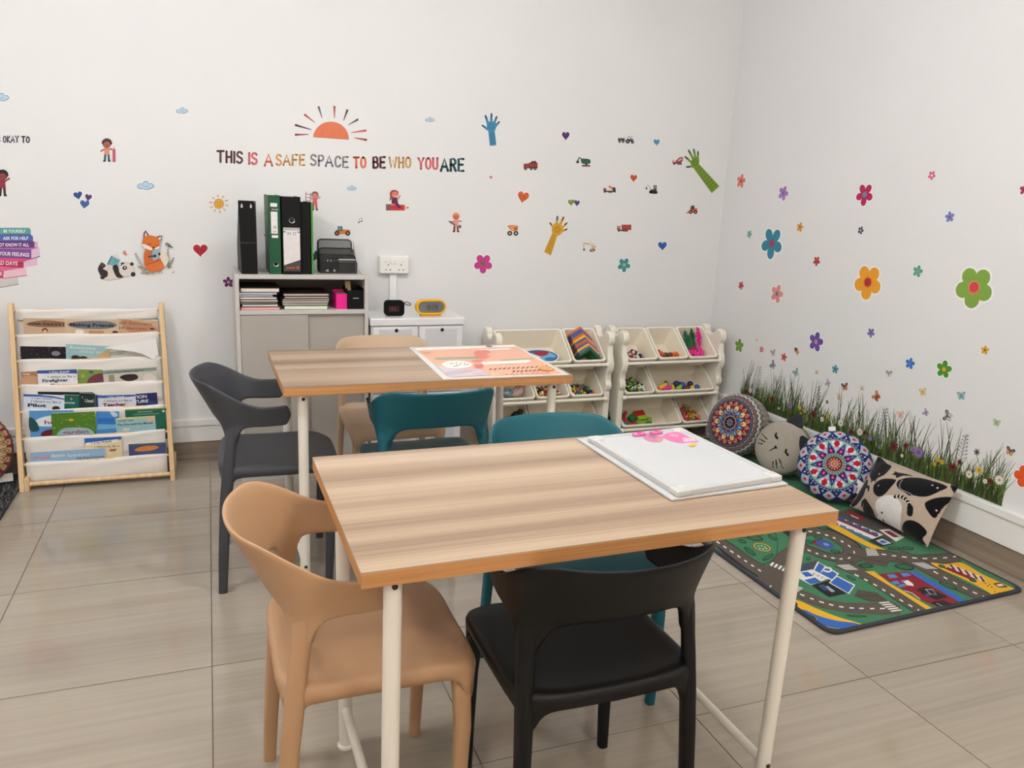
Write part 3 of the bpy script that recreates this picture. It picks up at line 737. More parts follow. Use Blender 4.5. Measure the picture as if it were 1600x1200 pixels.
def d_clk(c):
    x = -0.030
    col = (34, 34, 36)
    for ch in '18:29':
        if ch == ':':
            for z in (0.037, 0.050): c.ell(x+0.001, z, 0.0012, 0.0012, col, n=8)
            x += 0.005; continue
        w_, h_, b = 0.010, 0.0115, 0.0318
        P = {'a': ((0, 2), (1, 2)), 'b': ((1, 2), (1, 1)), 'c': ((1, 1), (1, 0)), 'd': ((0, 0), (1, 0)), 'e': ((0, 1), (0, 0)), 'f': ((0, 2), (0, 1)), 'g': ((0, 1), (1, 1))}
        for sgm in SEG[ch]:
            (u0, v0), (u1, v1) = P[sgm]; c.stroke([(x+u0*w_, b+v0*h_), (x+u1*w_, b+v1*h_)], 0.0022, col)
        x += 0.0155
    c.stroke([(0.010, 0.063), (0.016, 0.064)], 0.0012, col); c.ring(0.050, 0.043, 0.0035, 0.0045, (80, 82, 80), 16)
plate('digits', t, 1, 1, d_clk, -0.0130, 0, 0)

# ================================================================== wall socket with cable trunking
t = thing('wall_socket', 'white double power socket on the back wall above the speaker', 'socket', (0.882, YB, 0.985))
M_sock = mat('white_socket_plastic', (236, 234, 230), 0.3)
obj('back_box', MB().box(-0.078, 0.078, -0.030, 0, -0.046, 0.046), M_sock, t, bevel=0.004)
fp = obj('faceplate', MB().box(-0.075, 0.075, -0.040, -0.030, -0.044, 0.044), M_sock, t, bevel=0.004, bseg=3)
for s in (-1, 1): obj('switch', MB().box(s*0.011-0.008, s*0.011+0.008, -0.045, -0.039, 0.005, 0.026), M_sock, fp, bevel=0.002)
def d_sock(c):
    for s in (-1, 1):
        x = s*0.036 + (0.004 if s < 0 else -0.001)
        c.poly([(x-0.002, -0.004), (x+0.002, -0.004), (x+0.002, 0.005), (x-0.002, 0.005)], (60, 56, 54))
        for q_ in (-1, 1): c.poly([(x+q_*0.011-0.004, -0.027), (x+q_*0.011+0.004, -0.027), (x+q_*0.011+0.004, -0.023), (x+q_*0.011-0.004, -0.023)], (60, 56, 54))
    for x in (0.044, -0.046): c.ell(x, 0.016, 0.0025, 0.0025, (150, 146, 142), n=10)
plate('pin_holes', t, 1, 1, d_sock, -0.0402, 0, 0)
struct(obj('trim_3', MB().box(0.862, 0.898, YB-0.020, YB, 0.215, 0.939), M_trunk, bevel=0.002))

# ================================================================== sling bookcase with picture books
M_pine = streak_mat('pale_pine', [(206, 168, 122), (222, 188, 144), (232, 204, 164)], 0, 60.0, 0.5, grain=200, along=3.0, bump=0.02)
M_cloth = mat('white_canvas', (232, 226, 220), 0.9, 0.2, bump=0.35, bscale=700, var=0.02, vscale=8, sheen=0.2)
BX0, BX1 = -0.812, -0.206
def py(z): return 3.765 + 0.262*z
bc = thing('sling_bookcase', 'pine sling bookcase with white canvas pockets against the back wall', 'bookcase', ((BX0+BX1)/2, 3.85, 0))
ox, oy = (BX0+BX1)/2, 3.85
for x, dx in ((BX0, -0.016), (BX1, -0.018)):
    A0, A1 = Vector((x-ox, py(0)-oy, 0.0)), Vector((x+dx*1.0-ox, py(0.80)-oy, 0.80))
    ring = lambda p: [p+Vector((sx*0.0105, sy*0.018, 0)) for sx, sy in ((-1, -1), (1, -1), (1, 1), (-1, 1))]
    obj('post', MB().loft([ring(A0), ring(A1)]), M_pine, bc, bevel=0.003)
    obj('foot_rail', MB().box(x-ox-0.009+(0.019 if x == BX0 else 0.0), x-ox+0.009+(0.019 if x == BX0 else 0.0), py(0)-oy-0.012, 4.01-oy, 0.0, 0.06), M_pine, bc, bevel=0.003)
RODZ = [0.768, 0.660, 0.551, 0.443, 0.335, 0.220, 0.112]
def xshift(z): return -0.017*z/0.8
obj('dowel', MB().tube([(BX0-ox, py(0.03)-oy, 0.028), (BX1-ox, py(0.03)-oy, 0.028)], 0.010, 12), M_pine, bc, angle=50)
for k, z in enumerate(RODZ):
    xs = xshift(z)
    obj('dowel', MB().tube([(BX0-ox+xs, py(z)-oy, z), (BX1-ox+xs, py(z)-oy, z)], 0.0065, 10), M_pine, bc, angle=50)
    # pocket: over the dowel, down the front, round the bottom and up behind the books
    y = py(z); zb = z-0.092
    if k == 0: prof = [(y+0.010, z-0.06), (y+0.009, z-0.02), (y+0.006, z+0.006), (y, z+0.009), (y-0.0085, z+0.004), (y-0.009, z-0.012), (y-0.006, z-0.036), (y-0.003, z-0.040)]
    else:
        zu = RODZ[k-1]; yu = py(zu)
        prof = [(y+0.004, z-0.026), (y+0.0075, z-0.004), (y+0.005, z+0.006), (y, z+0.009), (y-0.0085, z+0.004), (y-0.0095, z-0.014), (y-0.008, zb+0.04), (y-0.003, zb+0.008), (y+0.006, zb), (y+0.016, zb+0.006), (y+0.021, zb+0.04), (y+0.024, z), (yu+0.004, zu-0.040)]
    nx = 14; rows = []
    for i in range(nx+1):
        u = i/nx; x = BX0+0.020 + (BX1-BX0-0.040)*u + xs
        sag = 0.004*math.sin(u*math.pi) + 0.0025*math.sin(u*9+k*1.7)
        rows.append([Vector((x-ox, p[0]-oy - (0.0016*math.sin(u*11+j+k) if 3 < j else 0), p[1] - sag*(0.25 if j < 6 else 0.9))) for j, p in enumerate(catmull(prof, 3, False))])
    o = obj('canvas_pocket', MB().loft(rows, False, False, closed=False), M_cloth, bc, smooth=True)
    sd = o.modifiers.new('solid', 'SOLIDIFY'); sd.thickness = 0.0016; sd.offset = 0
def cover_book(tier, px0, px1, ptop0, ptop1, label, draw, th=0.007, dy=0.008, bottom=0.082, name='picture_book', edge=(235, 232, 226)):
    """tier: index of the dowel in front; px.. are picture columns/rows of the visible top corners, converted to metres on the pocket's plane"""
    z = RODZ[tier]; dy = dy*0.6; th = min(th, 0.0055); yf = py(z)+dy-0.0005
    xa, za = on_back(px0, ptop0, yf); xb, zb_ = on_back(px1, ptop1, yf)
    w = math.hypot(xb-xa, zb_-za); rot = -math.atan2(zb_-za, xb-xa)
    low = z-bottom; h = (za+zb_)/2-low
    t = thing(name, label, 'book', ((xa+xb)/2, yf+th/2, low), 0, 'picture books in the sling bookcase')
    lean = math.radians(-0.4)
    t.rotation_euler = (lean, rot, 0)
    obj('pages', MB().box(-w/2+0.001, w/2-0.001, -th/2+0.001, th/2-0.001, 0.001, h-0.001), mat('pages_%d_%d_%d' % edge, edge, 0.8), t)
    obj('back_cover', MB().box(-w/2, w/2, th/2-0.001, th/2, 0, h), mat('pages_%d_%d_%d' % edge, edge, 0.8), t)
    cv = Canvas(lambda u, v: (-w/2+u*w, h+v*0.1)); draw(cv, w)      # u across 0..1, v: 0 at the top edge, -1 = 10 cm lower
    cv.done('front_cover', ((0, -th/2, 0), (1, 0, 0), (0, 0, 1), (0, -1, 0)), PRG, t)
    return t
def base(c, col, v=-1.5): c.poly([(0, 0), (1, 0), (1, v), (0, v)], col)
def ctext(c, s, u, v, h, col, width, bold=0.02): c.text(s, u, v, h, col, bold=bold, width=width)
def b_dad(c, w): base(c, (196, 166, 138)); c.blob([(0.1, -.22), (0.5, -.08), (1.0, -.2), (0.95, -.36), (0.5, -.4), (0.12, -.34)], (140, 104, 78)); ctext(c, "With Dad,it's O", 0.11, -.31, .17, (38, 30, 32), .88, .03); c.ell(.47, -.55, .07, .12, (110, 60, 44)); c.ell(.47, -.6, .05, .09, (222, 170, 130))
def b_friends(c, w): base(c, (204, 176, 146)); c.blob([(0.05, -.25), (.3, -.1), (.8, -.08), (.97, -.25), (.75, -.42), (.25, -.42)], (112, 116, 128)); ctext(c, 'Making Friends', .09, -.33, .21, (26, 26, 34), .82, .03); c.ell(.27, -.58, .08, .12, (232, 224, 212)); c.poly([(.44, -.52), (.72, -.52), (.72, -.7), (.44, -.7)], (176, 130, 92)); c.ell(.93, -.6, .06, .1, (60, 46, 44))
def b_secret(c, w): base(c, (196, 164, 136)); c.blob([(0.1, -.05), (.6, -.12), (1, -.4), (1, -.7), (.3, -.6)], (184, 132, 98)); ctext(c, 'od Secrets', 0, -.23, .17, (86, 62, 52), .86, 0.0); ctext(c, 'ad Secrets', 0, -.46, .17, (86, 62, 52), .72, 0.0); c.ell(.86, -.4, .06, .04, (50, 40, 40))
cover_book(1, 34, 104, 497, 498, 'tan picture book titled With Dad on the top tier of the bookcase', b_dad, dy=0.012)
cover_book(1, 98, 183, 498, 500, 'tan picture book titled Making Friends on the top tier', b_friends, dy=0.003)
cover_book(1, 180, 243, 498, 501, 'pale brown picture book about secrets at the right of the top tier', b_secret, dy=0.012)
def b_night(c, w):
    base(c, (24, 20, 28)); rn = random.Random(3)
    for _ in range(26): c.ell(rn.random(), -rn.random()*.6, .006, .012, (180, 170, 180), n=6)
    c.ell(.78, -.3, .1, .11, (120, 124, 136))
def b_every(c, w): base(c, (150, 186, 190)); ctext(c, 'Everyone', .08, -.2, .17, (214, 218, 206), .6, .02); ctext(c, 'makes this!', .3, -.36, .15, (206, 210, 200), .6, .02); c.blob([(.7, -.6), (.85, -.3), (1, -.2), (1, -.8)], (196, 166, 120)); c.ell(.22, -.6, .1, .1, (36, 38, 40)); c.ell(.4, -.62, .1, .1, (36, 38, 40))
def b_brow(c, w): base(c, (206, 204, 192)); ctext(c, 'Brown', .15, -.15, .12, (80, 70, 62), .32); ctext(c, 'Ghost', .36, -.28, .13, (40, 40, 42), .32); c.ell(.25, -.35, .16, .1, (176, 180, 170)); c.poly([(0, -.02), (1, -.02), (1, .0), (0, .0)], (168, 190, 186))
cover_book(2, 29, 100, 541, 542, 'black picture book with a starry night cover on the second tier', b_night, th=0.012, dy=0.010)
cover_book(2, 98, 166, 537, 541, 'pale blue picture book titled Everyone on the second tier', b_every, dy=0.003)
cover_book(2, 162, 243, 542, 536, 'pale grey green picture book on the right of the second tier', b_brow, dy=0.011)
t = thing('loose_papers', 'white dog-eared paper sheets sticking out of the second tier', 'papers', (-0.30, 3.905, 0.545), 0)
for k, pts in enumerate(([(163, 543), (243, 529), (248, 556), (205, 549)], [(196, 545), (248, 553), (240, 562), (222, 553)])):
    q = [on_back(px_, py_, 3.893-0.004*k) for px_, py_ in pts]
    o = obj('sheet', MB().prism([(x+0.30, z-0.545) for x, z in q], 0, 0.0006, Matrix.Translation((0, 3.893-0.004*k-3.905, 0)) @ Matrix.Rotation(math.radians(90), 4, 'X') @ Matrix.Rotation(math.radians(4+5*k), 4, 'Y')), mat('white_paper', (236, 234, 232), 0.7), t)
def b_toa(c, w): base(c, (168, 120, 92)); c.blob([(0, -.3), (.6, -.2), (1, -.4), (1, -1), (0, -1)], (196, 150, 116)); ctext(c, 'THE', .1, -.16, .12, (230, 214, 196), .35)
def b_fire(c, w): base(c, (228, 228, 232)); c.poly([(0, 0), (1, 0), (1, -.2), (.6, -.16), (0, -.14)], (44, 84, 150)); ctext(c, 'I Can Read!', .3, -.13, .1, (240, 240, 240), .5); ctext(c, 'I Want to Be a', .25, -.36, .13, (52, 44, 60), .7, .01); ctext(c, 'Firefighter', .1, -.54, .19, (40, 30, 40), .66, .03); c.ell(.35, -.72, .1, .1, (50, 36, 34))
def b_gre(c, w): base(c, (120, 146, 66)); c.blob([(.3, -.5), (.6, -.2), (1, -.25), (1, -.9), (.4, -.9)], (110, 56, 70)); c.ell(.42, -.12, .08, .07, (86, 76, 130)); c.ell(.15, -.3, .06, .1, (150, 172, 96)); c.ell(.62, -.62, .12, .07, (60, 28, 36))
def b_und(c, w): base(c, (196, 190, 180)); c.poly([(0, -.06), (1, -.03), (1, -.18), (0, -.2)], (128, 146, 136)); ctext(c, 'understanding', .06, -.16, .1, (70, 84, 80), .7); c.blob([(.3, -.4), (.4, -.28), (.6, -.3), (.63, -.5), (.45, -.6)], (46, 34, 36)); c.poly([(.1, -.25), (.2, -.25), (.2, -.8), (.08, -.8)], (150, 136, 120)); c.ell(.85, -.5, .12, .2, (214, 206, 196))
cover_book(3, 33, 62, 581, 580, 'narrow brown picture book at the left of the third tier', b_toa, dy=0.013)
cover_book(3, 58, 120, 579, 577, 'white picture book titled I Want to Be a Firefighter', b_fire, dy=0.003)
cover_book(3, 119, 166, 577, 578, 'green picture book with a maroon figure on the third tier', b_gre, dy=0.010)
cover_book(3, 162, 246, 578, 573, 'grey picture book with a green title strip on the third tier', b_und, dy=0.002)
def b_pilot(c, w): base(c, (212, 220, 234)); c.poly([(0, -.03), (.4, -.02), (.7, -.05), (1, -.14), (1, -.2), (.7, -.12), (.4, -.09), (0, -.1)], (44, 88, 168)); c.poly([(0, 0), (.5, 0), (.3, -.08), (0, -.08)], (40, 84, 160)); ctext(c, 'I Can Read!', .2, -.2, .1, (70, 100, 160), .5); ctext(c, 'I Want to Be a', .18, -.36, .13, (60, 60, 90), .74, .01); ctext(c, 'Pilot', .1, -.56, .21, (36, 30, 44), .46, .04); c.ell(.8, -.6, .1, .1, (60, 40, 36))
def b_dkg(c, w): base(c, (18, 92, 82)); c.ell(.45, -.18, .06, .06, (186, 130, 110)); ctext(c, 'enna', .05, -.4, .17, (190, 210, 200), .6, .02)
def b_used(c, w): base(c, (16, 44, 44)); ctext(c, 'Used', .35, -.42, .22, (196, 204, 196), .55, .02); c.ell(.2, -.2, .03, .03, (220, 220, 210))
def b_teach(c, w): base(c, (206, 208, 218)); c.poly([(0, 0), (1, -.02), (1, -.1), (.4, -.14), (0, -.12)], (50, 90, 160)); ctext(c, 'I Can Read!', .25, -.13, .1, (230, 232, 236), .45); ctext(c, 'I Want to Be a', .15, -.32, .12, (90, 80, 100), .75, .01); ctext(c, 'Teacher', .12, -.52, .2, (96, 36, 36), .62, .04)
def b_nature(c, w): base(c, (30, 40, 92)); ctext(c, 'TION', .1, -.22, .2, (206, 208, 220), .5, .03); ctext(c, 'TURE', .1, -.44, .2, (206, 208, 220), .55, .03); c.ell(.75, -.5, .2, .1, (44, 60, 120))
def b_blue2(c, w): base(c, (40, 62, 108))
cover_book(4, 55, 142, 612, 613, 'thin black book standing behind the others on the fourth tier', lambda c, w: base(c, (16, 26, 28)), dy=0.020, th=0.004)
cover_book(4, 31, 95, 616, 618, 'pale blue picture book titled I Want to Be a Pilot', b_pilot, dy=0.003)
cover_book(4, 93, 122, 617, 618, 'dark teal picture book in the middle of the fourth tier', b_dkg, dy=0.012, th=0.005)
cover_book(4, 118, 143, 614, 615, 'very dark green book with white script on the fourth tier', b_used, dy=0.003, th=0.005)
cover_book(4, 143, 156, 617, 617, 'narrow navy book beside the dark green book', b_blue2, dy=0.012, th=0.004)
cover_book(4, 152, 211, 618, 616, 'white picture book titled I Want to Be a Teacher', b_teach, dy=0.004)
cover_book(4, 206, 247, 616, 613, 'navy book about nature at the right end of the fourth tier', b_nature, dy=0.013)
def b_heli(c, w): base(c, (86, 146, 200)); c.blob([(.1, -.5), (.3, -.3), (.7, -.2), (.95, -.35), (1, -.7), (.1, -.7)], (222, 226, 232)); c.blob([(0, -.3), (.15, -.5), (.2, -.9), (0, -.9)], (40, 78, 86)); ctext(c, 'helico', .32, -.62, .24, (130, 60, 90), .62, .02); c.blob([(.3, -.95), (.7, -.8), (1, -.85), (1, -1.2), (.3, -1.2)], (96, 30, 44))
def b_gard(c, w):
    base(c, (74, 122, 34)); rn = random.Random(5)
    for _ in range(40): c.ell(.03+rn.random()*.94, -.05-rn.random()*.8, .012, .018, rn.choice([(200, 190, 60), (150, 190, 80), (214, 214, 196), (210, 120, 60)]), n=6)
    c.ell(.45, -.33, .06, .06, (222, 160, 50)); c.blob([(.15, -1.1), (.2, -.75), (.5, -.68), (.85, -.78), (.9, -1.1)], (150, 176, 180)); ctext(c, 'garden', .24, -.98, .26, (150, 70, 120), .58, .02)
def b_blue(c, w): base(c, (64, 132, 196)); c.poly([(.05, -.3), (.95, -.3), (.95, -.62), (.05, -.62)], (40, 116, 196)); c.poly([(.05, -.6), (.95, -.62), (.95, -.8), (.05, -.85)], (110, 168, 206)); c.blob([(.6, -.02), (.85, -.05), (.95, -.2), (.75, -.25)], (180, 206, 220)); c.stroke([(.1, -.42), (.7, -.40)], .05, (40, 96, 160))
def b_grn(c, w): base(c, (26, 96, 74)); c.stroke([(.3, -.15), (.65, -.15)], .03, (150, 186, 172)); c.stroke([(.2, -.26), (.8, -.26)], .03, (120, 170, 150)); c.ell(.92, -.16, .03, .05, (214, 220, 214)); c.poly([(0, 0), (1, 0), (1, -.05), (0, -.05)], (126, 150, 60))
def b_mouse(c, w): base(c, (150, 190, 196)); c.poly([(0, 0), (1, 0), (1, -.08), (0, -.06)], (206, 196, 110)); ctext(c, 'Animal Tales', .05, -.16, .1, (70, 60, 40), .4, .02); ctext(c, 'The Frog and the Mouse', .03, -.36, .14, (40, 50, 60), .9, .02); c.poly([(.8, -.1), (.98, -.1), (.98, -.24), (.8, -.24)], (226, 170, 160)); c.ell(.25, -.55, .1, .08, (200, 206, 190))
cover_book(5, 42, 112, 642, 641, 'blue and white picture book about helicopters on the fifth tier', b_heli, dy=0.010)
cover_book(5, 79, 148, 646, 643, 'green picture book titled garden on the fifth tier', b_gard, dy=-0.003, th=0.005)
cover_book(5, 146, 182, 643, 643, 'plain sky blue picture book right of the garden book', b_blue, dy=0.009)
cover_book(5, 195, 260, 640, 637, 'dark green picture book at the right end of the fifth tier', b_grn, dy=0.013, th=0.008)
cover_book(5, 181, 243, 654, 650, 'pale blue picture book titled The Frog and the Mouse', b_mouse, dy=0.002, th=0.005)
def b_ican(c, w): base(c, (226, 208, 170)); c.poly([(0, 0), (1, 0), (1, -.14), (.6, -.2), (0, -.26)], (48, 96, 170)); c.poly([(.03, -.22), (.9, -.12), (.9, -.24), (.03, -.34)], (236, 236, 232)); c.text('I Can Read!', .18, -.29, .1, (40, 50, 80), width=.55, bold=.03, rot=6); ctext(c, 'I Want to Be a', .25, -.48, .12, (90, 70, 60), .68, .01); ctext(c, 'or', .66, -.68, .22, (120, 40, 40), .2, .04)
def b_purp(c, w): base(c, (66, 76, 120)); c.poly([(0, 0), (1, 0), (1, -.05), (0, -.06)], (70, 110, 84)); c.blob([(.15, -.3), (.35, -.15), (.7, -.13), (.8, -.25), (.6, -.36), (.3, -.38)], (206, 130, 66))
def b_bust(c, w): base(c, (146, 178, 206)); ctext(c, 'Pirates', .05, -.34, .2, (206, 130, 150), .2, .03); ctext(c, 'Boston', .27, -.28, .2, (206, 220, 232), .18, .03); ctext(c, 'Splashing', .48, -.3, .18, (196, 214, 230), .3, .02); ctext(c, 'the Supermoose', .6, -.44, .13, (70, 84, 110), .38, .02)
cover_book(6, 131, 189, 685, 682, 'cream picture book with a blue curved band on the lowest tier', b_ican, dy=0.011)
cover_book(6, 47, 164, 707, 700, 'wide light blue picture book lying sideways on the lowest tier', b_bust, dy=0.001)
cover_book(6, 200, 258, 694, 691, 'small purple and orange book at the right of the lowest tier', b_purp, dy=0.006)

# ================================================================== toy racks with tilted bins
M_rack = mat('cream_rack_plastic', (238, 231, 216), 0.4, 0.45)
M_bin = mat('cream_bin_plastic', (234, 224, 204), 0.38, 0.45)
RY = 3.78                                    # front plane of the racks
TIER = [(0.487, 0.645), (0.292, 0.450), (0.097, 0.255)]
def arc(cx, cz, r, a0, a1, n=8): return [(cx+r*math.cos(math.radians(a0+(a1-a0)*i/n)), cz+r*math.sin(math.radians(a0+(a1-a0)*i/n))) for i in range(n+1)]
PANEL = ([(0.010, 0.0), (0.010, 0.305)] + arc(0.028, 0.350, 0.036, 240, 130) + arc(0.060, 0.470, 0.078, 225, 140) +
         arc(0.034, 0.612, 0.043, 235, 30) + [(0.085, 0.618), (0.115, 0.612), (0.140, 0.618)] + arc(0.185, 0.628, 0.034, 190, -10) +
         [(0.222, 0.56), (0.228, 0.30), (0.228, 0.0), (0.180, 0.0), (0.172, 0.10), (0.140, 0.165), (0.105, 0.165), (0.070, 0.10), (0.058, 0.0)])
SIDE = Matrix(((0, 0, 1, 0), (1, 0, 0, 0), (0, 1, 0, 0), (0, 0, 0, 1)))
def rack(x0, x1, label):
    t = thing('toy_rack', label, 'toy rack', ((x0+x1)/2, RY, 0), 0, 'cream toy racks')
    w = (x1-x0)/2
    for s in (-1, 1):
        p = obj('end_panel', MB().prism(PANEL, -0.018, 0.018, Matrix.Translation((s*(w-0.018), 0, 0)) @ SIDE), M_rack, t, bevel=0.006, bseg=2, angle=40)
    for zf, zb in TIER:
        obj('front_rail', MB().tube([(-w+0.02, -0.004, zf-0.014), (w-0.02, -0.004, zf-0.014)], 0.0095, 12), M_rack, t, angle=60)
        obj('back_rail', MB().tube([(-w+0.02, 0.195, zb-0.016), (w-0.02, 0.195, zb-0.016)], 0.009, 12), M_rack, t, angle=60)
        for s in (-1, 1):
            obj('rail_cap', MB().ball((s*(w-0.034), -0.006, zf-0.014), 0.014, 12, 8), M_rack, t, smooth=True)
    return t
rack(1.372, 2.068, 'cream toy rack beside the white unit, holding foam tiles')
rack(2.122, 2.800, 'cream toy rack in the corner next to the patterned cushions')
L_BIN, D_BIN = 0.242, 0.105
TILT = math.atan2(0.158, 0.195)
def bin_matrix(cx, tier):
    zf, zb = TIER[tier]
    return Matrix.Translation((cx, RY+0.0, zf+0.004)) @ Matrix.Rotation(TILT, 4, 'X')     # +y runs up the opening, -z into the bin
def toy_bin(cx, w, tier, label):
    B = bin_matrix(cx, tier)
    t = tag(bpy.data.objects.new('toy_bin', None), label, 'bin', 'toy bins on the racks'); COL.objects.link(t); t.matrix_world = B; t.empty_display_size = 0.05
    def rr(w_, l_, y0, z, r=0.018): return [Vector((x, y, z)) for x, y in rrect(w_, l_, r, 4, 0, y0+l_/2)]
    tk = 0.004
    rings = [rr(w-0.016, L_BIN-0.016, 0.008, 0.0), rr(w-0.060, L_BIN-0.075, 0.030, -D_BIN), rr(w-0.060-2*tk, L_BIN-0.075-2*tk, 0.030+tk, -D_BIN+tk), rr(w-0.016-2*tk, L_BIN-0.016-2*tk, 0.008+tk, 0.0)]
    rings = [rings[1], rings[0], rings[3], rings[2]]
    obj('body', MB().loft(rings, True, True), M_bin, t, angle=50)
    outer = rr(w-0.002, L_BIN, 0.0, 0.0, 0.022); inner = rr(w-0.024, L_BIN-0.022, 0.011, 0.0, 0.016)
    up = Vector((0, 0, 0.006)); dn = Vector((0, 0, -0.008))
    obj('rim', MB().loft([[p+dn for p in outer], [p+up for p in outer], [p+up for p in inner], [p+dn*0.2 for p in inner], [p+dn for p in outer]], False, False), M_rack, t, bevel=0.002, angle=50)
    return B
LB0, RB0 = 1.408, 2.158       # inner left ends
WN, WW, GAP = 0.196, 0.392, 0.006
cell = 0.2035
bins = {}
def place(rk, tier, slot, span, label):
    x0 = {'L': 1.411, 'R': 2.159}[rk]; c = {'L': 0.2062, 'R': 0.2012}[rk]
    bins[(rk, tier, slot)] = toy_bin(x0 + c*slot + c*span/2, c*span-0.004, tier, label)
place('L', 0, 0, 2, 'wide cream bin at the top left, holding a round blue puzzle')
place('L', 0, 2, 1, 'cream bin holding striped foam tiles')
place('L', 1, 0, 1, 'cream bin with clear bags in the middle row behind the back table')
place('L', 1, 1, 1, 'cream bin of small mixed beads in the middle row')
place('L', 1, 2, 1, 'cream bin of little figures at the right of the middle row')
place('L', 2, 0, 1, 'cream bin low on the left rack with a black toy')
place('L', 2, 1, 2, 'wide empty cream bin at the bottom of the left rack')
place('R', 0, 0, 1, 'cream bin with a few dark toys, top left of the corner rack')
place('R', 0, 1, 1, 'cream bin with orange and red rings, top middle of the corner rack')
place('R', 0, 2, 1, 'cream bin with green and pink feathers, top right of the corner rack')
place('R', 1, 0, 1, 'cream bin with black and green animals in the middle row of the corner rack')
place('R', 1, 1, 2, 'wide cream bin with yellow and navy pegs')
place('R', 2, 0, 2, 'wide cream bin with red and green blocks at the bottom')
place('R', 2, 2, 1, 'cream bin of tangled coloured links at the bottom right')
rt = random.Random(11)
FLOORZ = -D_BIN + 0.004
def put(name, key, mbs, m_, label, cat, group, u, v, h=0.0, rot=(0, 0, 0)):
    """a toy in a bin: u across, v up the opening, h above the bin's bottom"""
    o = obj(name, mbs, m_, None, smooth=False, angle=50)
    o.matrix_world = bins[key] @ Matrix.Translation((u, v, FLOORZ+h+max(0, (0.13-v)*0.45))) @ Matrix.Rotation(rot[2], 4, 'Z') @ Matrix.Rotation(rot[1], 4, 'Y') @ Matrix.Rotation(rot[0], 4, 'X')
    return tag(o, label, cat, group)
C = {'red': (196, 40, 36), 'blue': (44, 84, 168), 'navy': (28, 34, 84), 'green': (50, 130, 60), 'lime': (140, 186, 50), 'yellow': (232, 196, 60), 'orange': (226, 110, 46), 'pink': (232, 60, 150), 'black': (24, 24, 26), 'white': (232, 230, 226), 'purple': (96, 52, 120), 'brown': (112, 64, 50), 'teal': (40, 130, 130)}
def cm(n): return mat('toy_'+n, C[n], 0.4)
# round puzzle: blue board with red and white shapes
cv = Canvas(); cv.ell(0, 0, 0.110, 0.060, (232, 226, 220), n=40); cv.ell(0, 0, 0.104, 0.055, (44, 98, 158), n=40)
cv.blob([(-0.09, -0.01), (-0.05, 0.03), (0, 0.02), (0.03, 0.045), (0.08, 0.02), (0.09, -0.01), (0.05, -0.02), (0.02, -0.045), (-0.04, -0.03)], (120, 170, 200))
cv.blob([(-0.07, 0.0), (-0.03, 0.015), (0.0, -0.005), (-0.03, -0.02)], (206, 216, 222)); cv.blob([(-0.03, 0.03), (0.02, 0.045), (0.06, 0.035), (0.045, 0.01), (0.0, 0.0)], (150, 40, 64)); cv.blob([(0.02, -0.02), (0.06, -0.01), (0.075, -0.025), (0.03, -0.04)], (40, 120, 186))
t = thing('round_puzzle', 'round blue puzzle board with a red patch in the top left bin', 'puzzle')
t.matrix_world = bins[('L', 0, 0)] @ Matrix.Translation((0.045, 0.082, -0.040)) @ Matrix.Rotation(math.radians(-12), 4, 'X')
q = MB(); q.prism([(0.112*math.cos(2*math.pi*i/40), 0.062*math.sin(2*math.pi*i/40)) for i in range(40)], -0.006, 0.0); obj('board', q, mat('toy_rim', (214, 196, 186), 0.5), t, angle=40)
cv.done('picture', LEVEL(0.0002), PR, t)
# stack of chevron foam tiles, leaning out of its bin
for k, (cn, col) in enumerate([('green', (44, 96, 58)), ('slate blue', (84, 98, 148)), ('yellow', (238, 172, 40)), ('grey blue', (96, 100, 130)), ('orange', (206, 100, 50)), ('slate blue', (84, 98, 148)), ('yellow', (238, 172, 40)), ('orange', (206, 104, 52)), ('grey blue', (90, 100, 140)), ('slate blue', (78, 92, 150)), ('coral', (214, 120, 84))]):
    a = 0.062; prof = [(-a, -0.020), (0, 0.032), (a, -0.020), (a, -0.003), (0, 0.049), (-a, -0.003)]
    q = MB().prism(prof, -0.045, 0.045)
    o = obj('foam_tile', q, mat('foam_%d' % (col[0]*7+col[1]), col, 0.9, bump=0.3, bscale=600), None, bevel=0.001)
    o.matrix_world = bins[('L', 0, 2)] @ Matrix.Translation((0.012-0.010*k*0.3, 0.050+0.0132*k, -0.034+0.0028*k)) @ Matrix.Rotation(math.radians(-14), 4, 'Z') @ Matrix.Rotation(math.radians(14), 4, 'X')
    pos = ['frontmost of the stack', 'second from the front', 'third from the front', 'fourth from the front', 'fifth from the front', 'sixth from the front', 'fifth from the back', 'fourth from the back', 'third from the back', 'second from the back', 'rearmost of the stack'][k]
    tag(o, '%s zigzag foam tile, %s' % (cn, pos), 'foam tile', 'zigzag foam tiles')
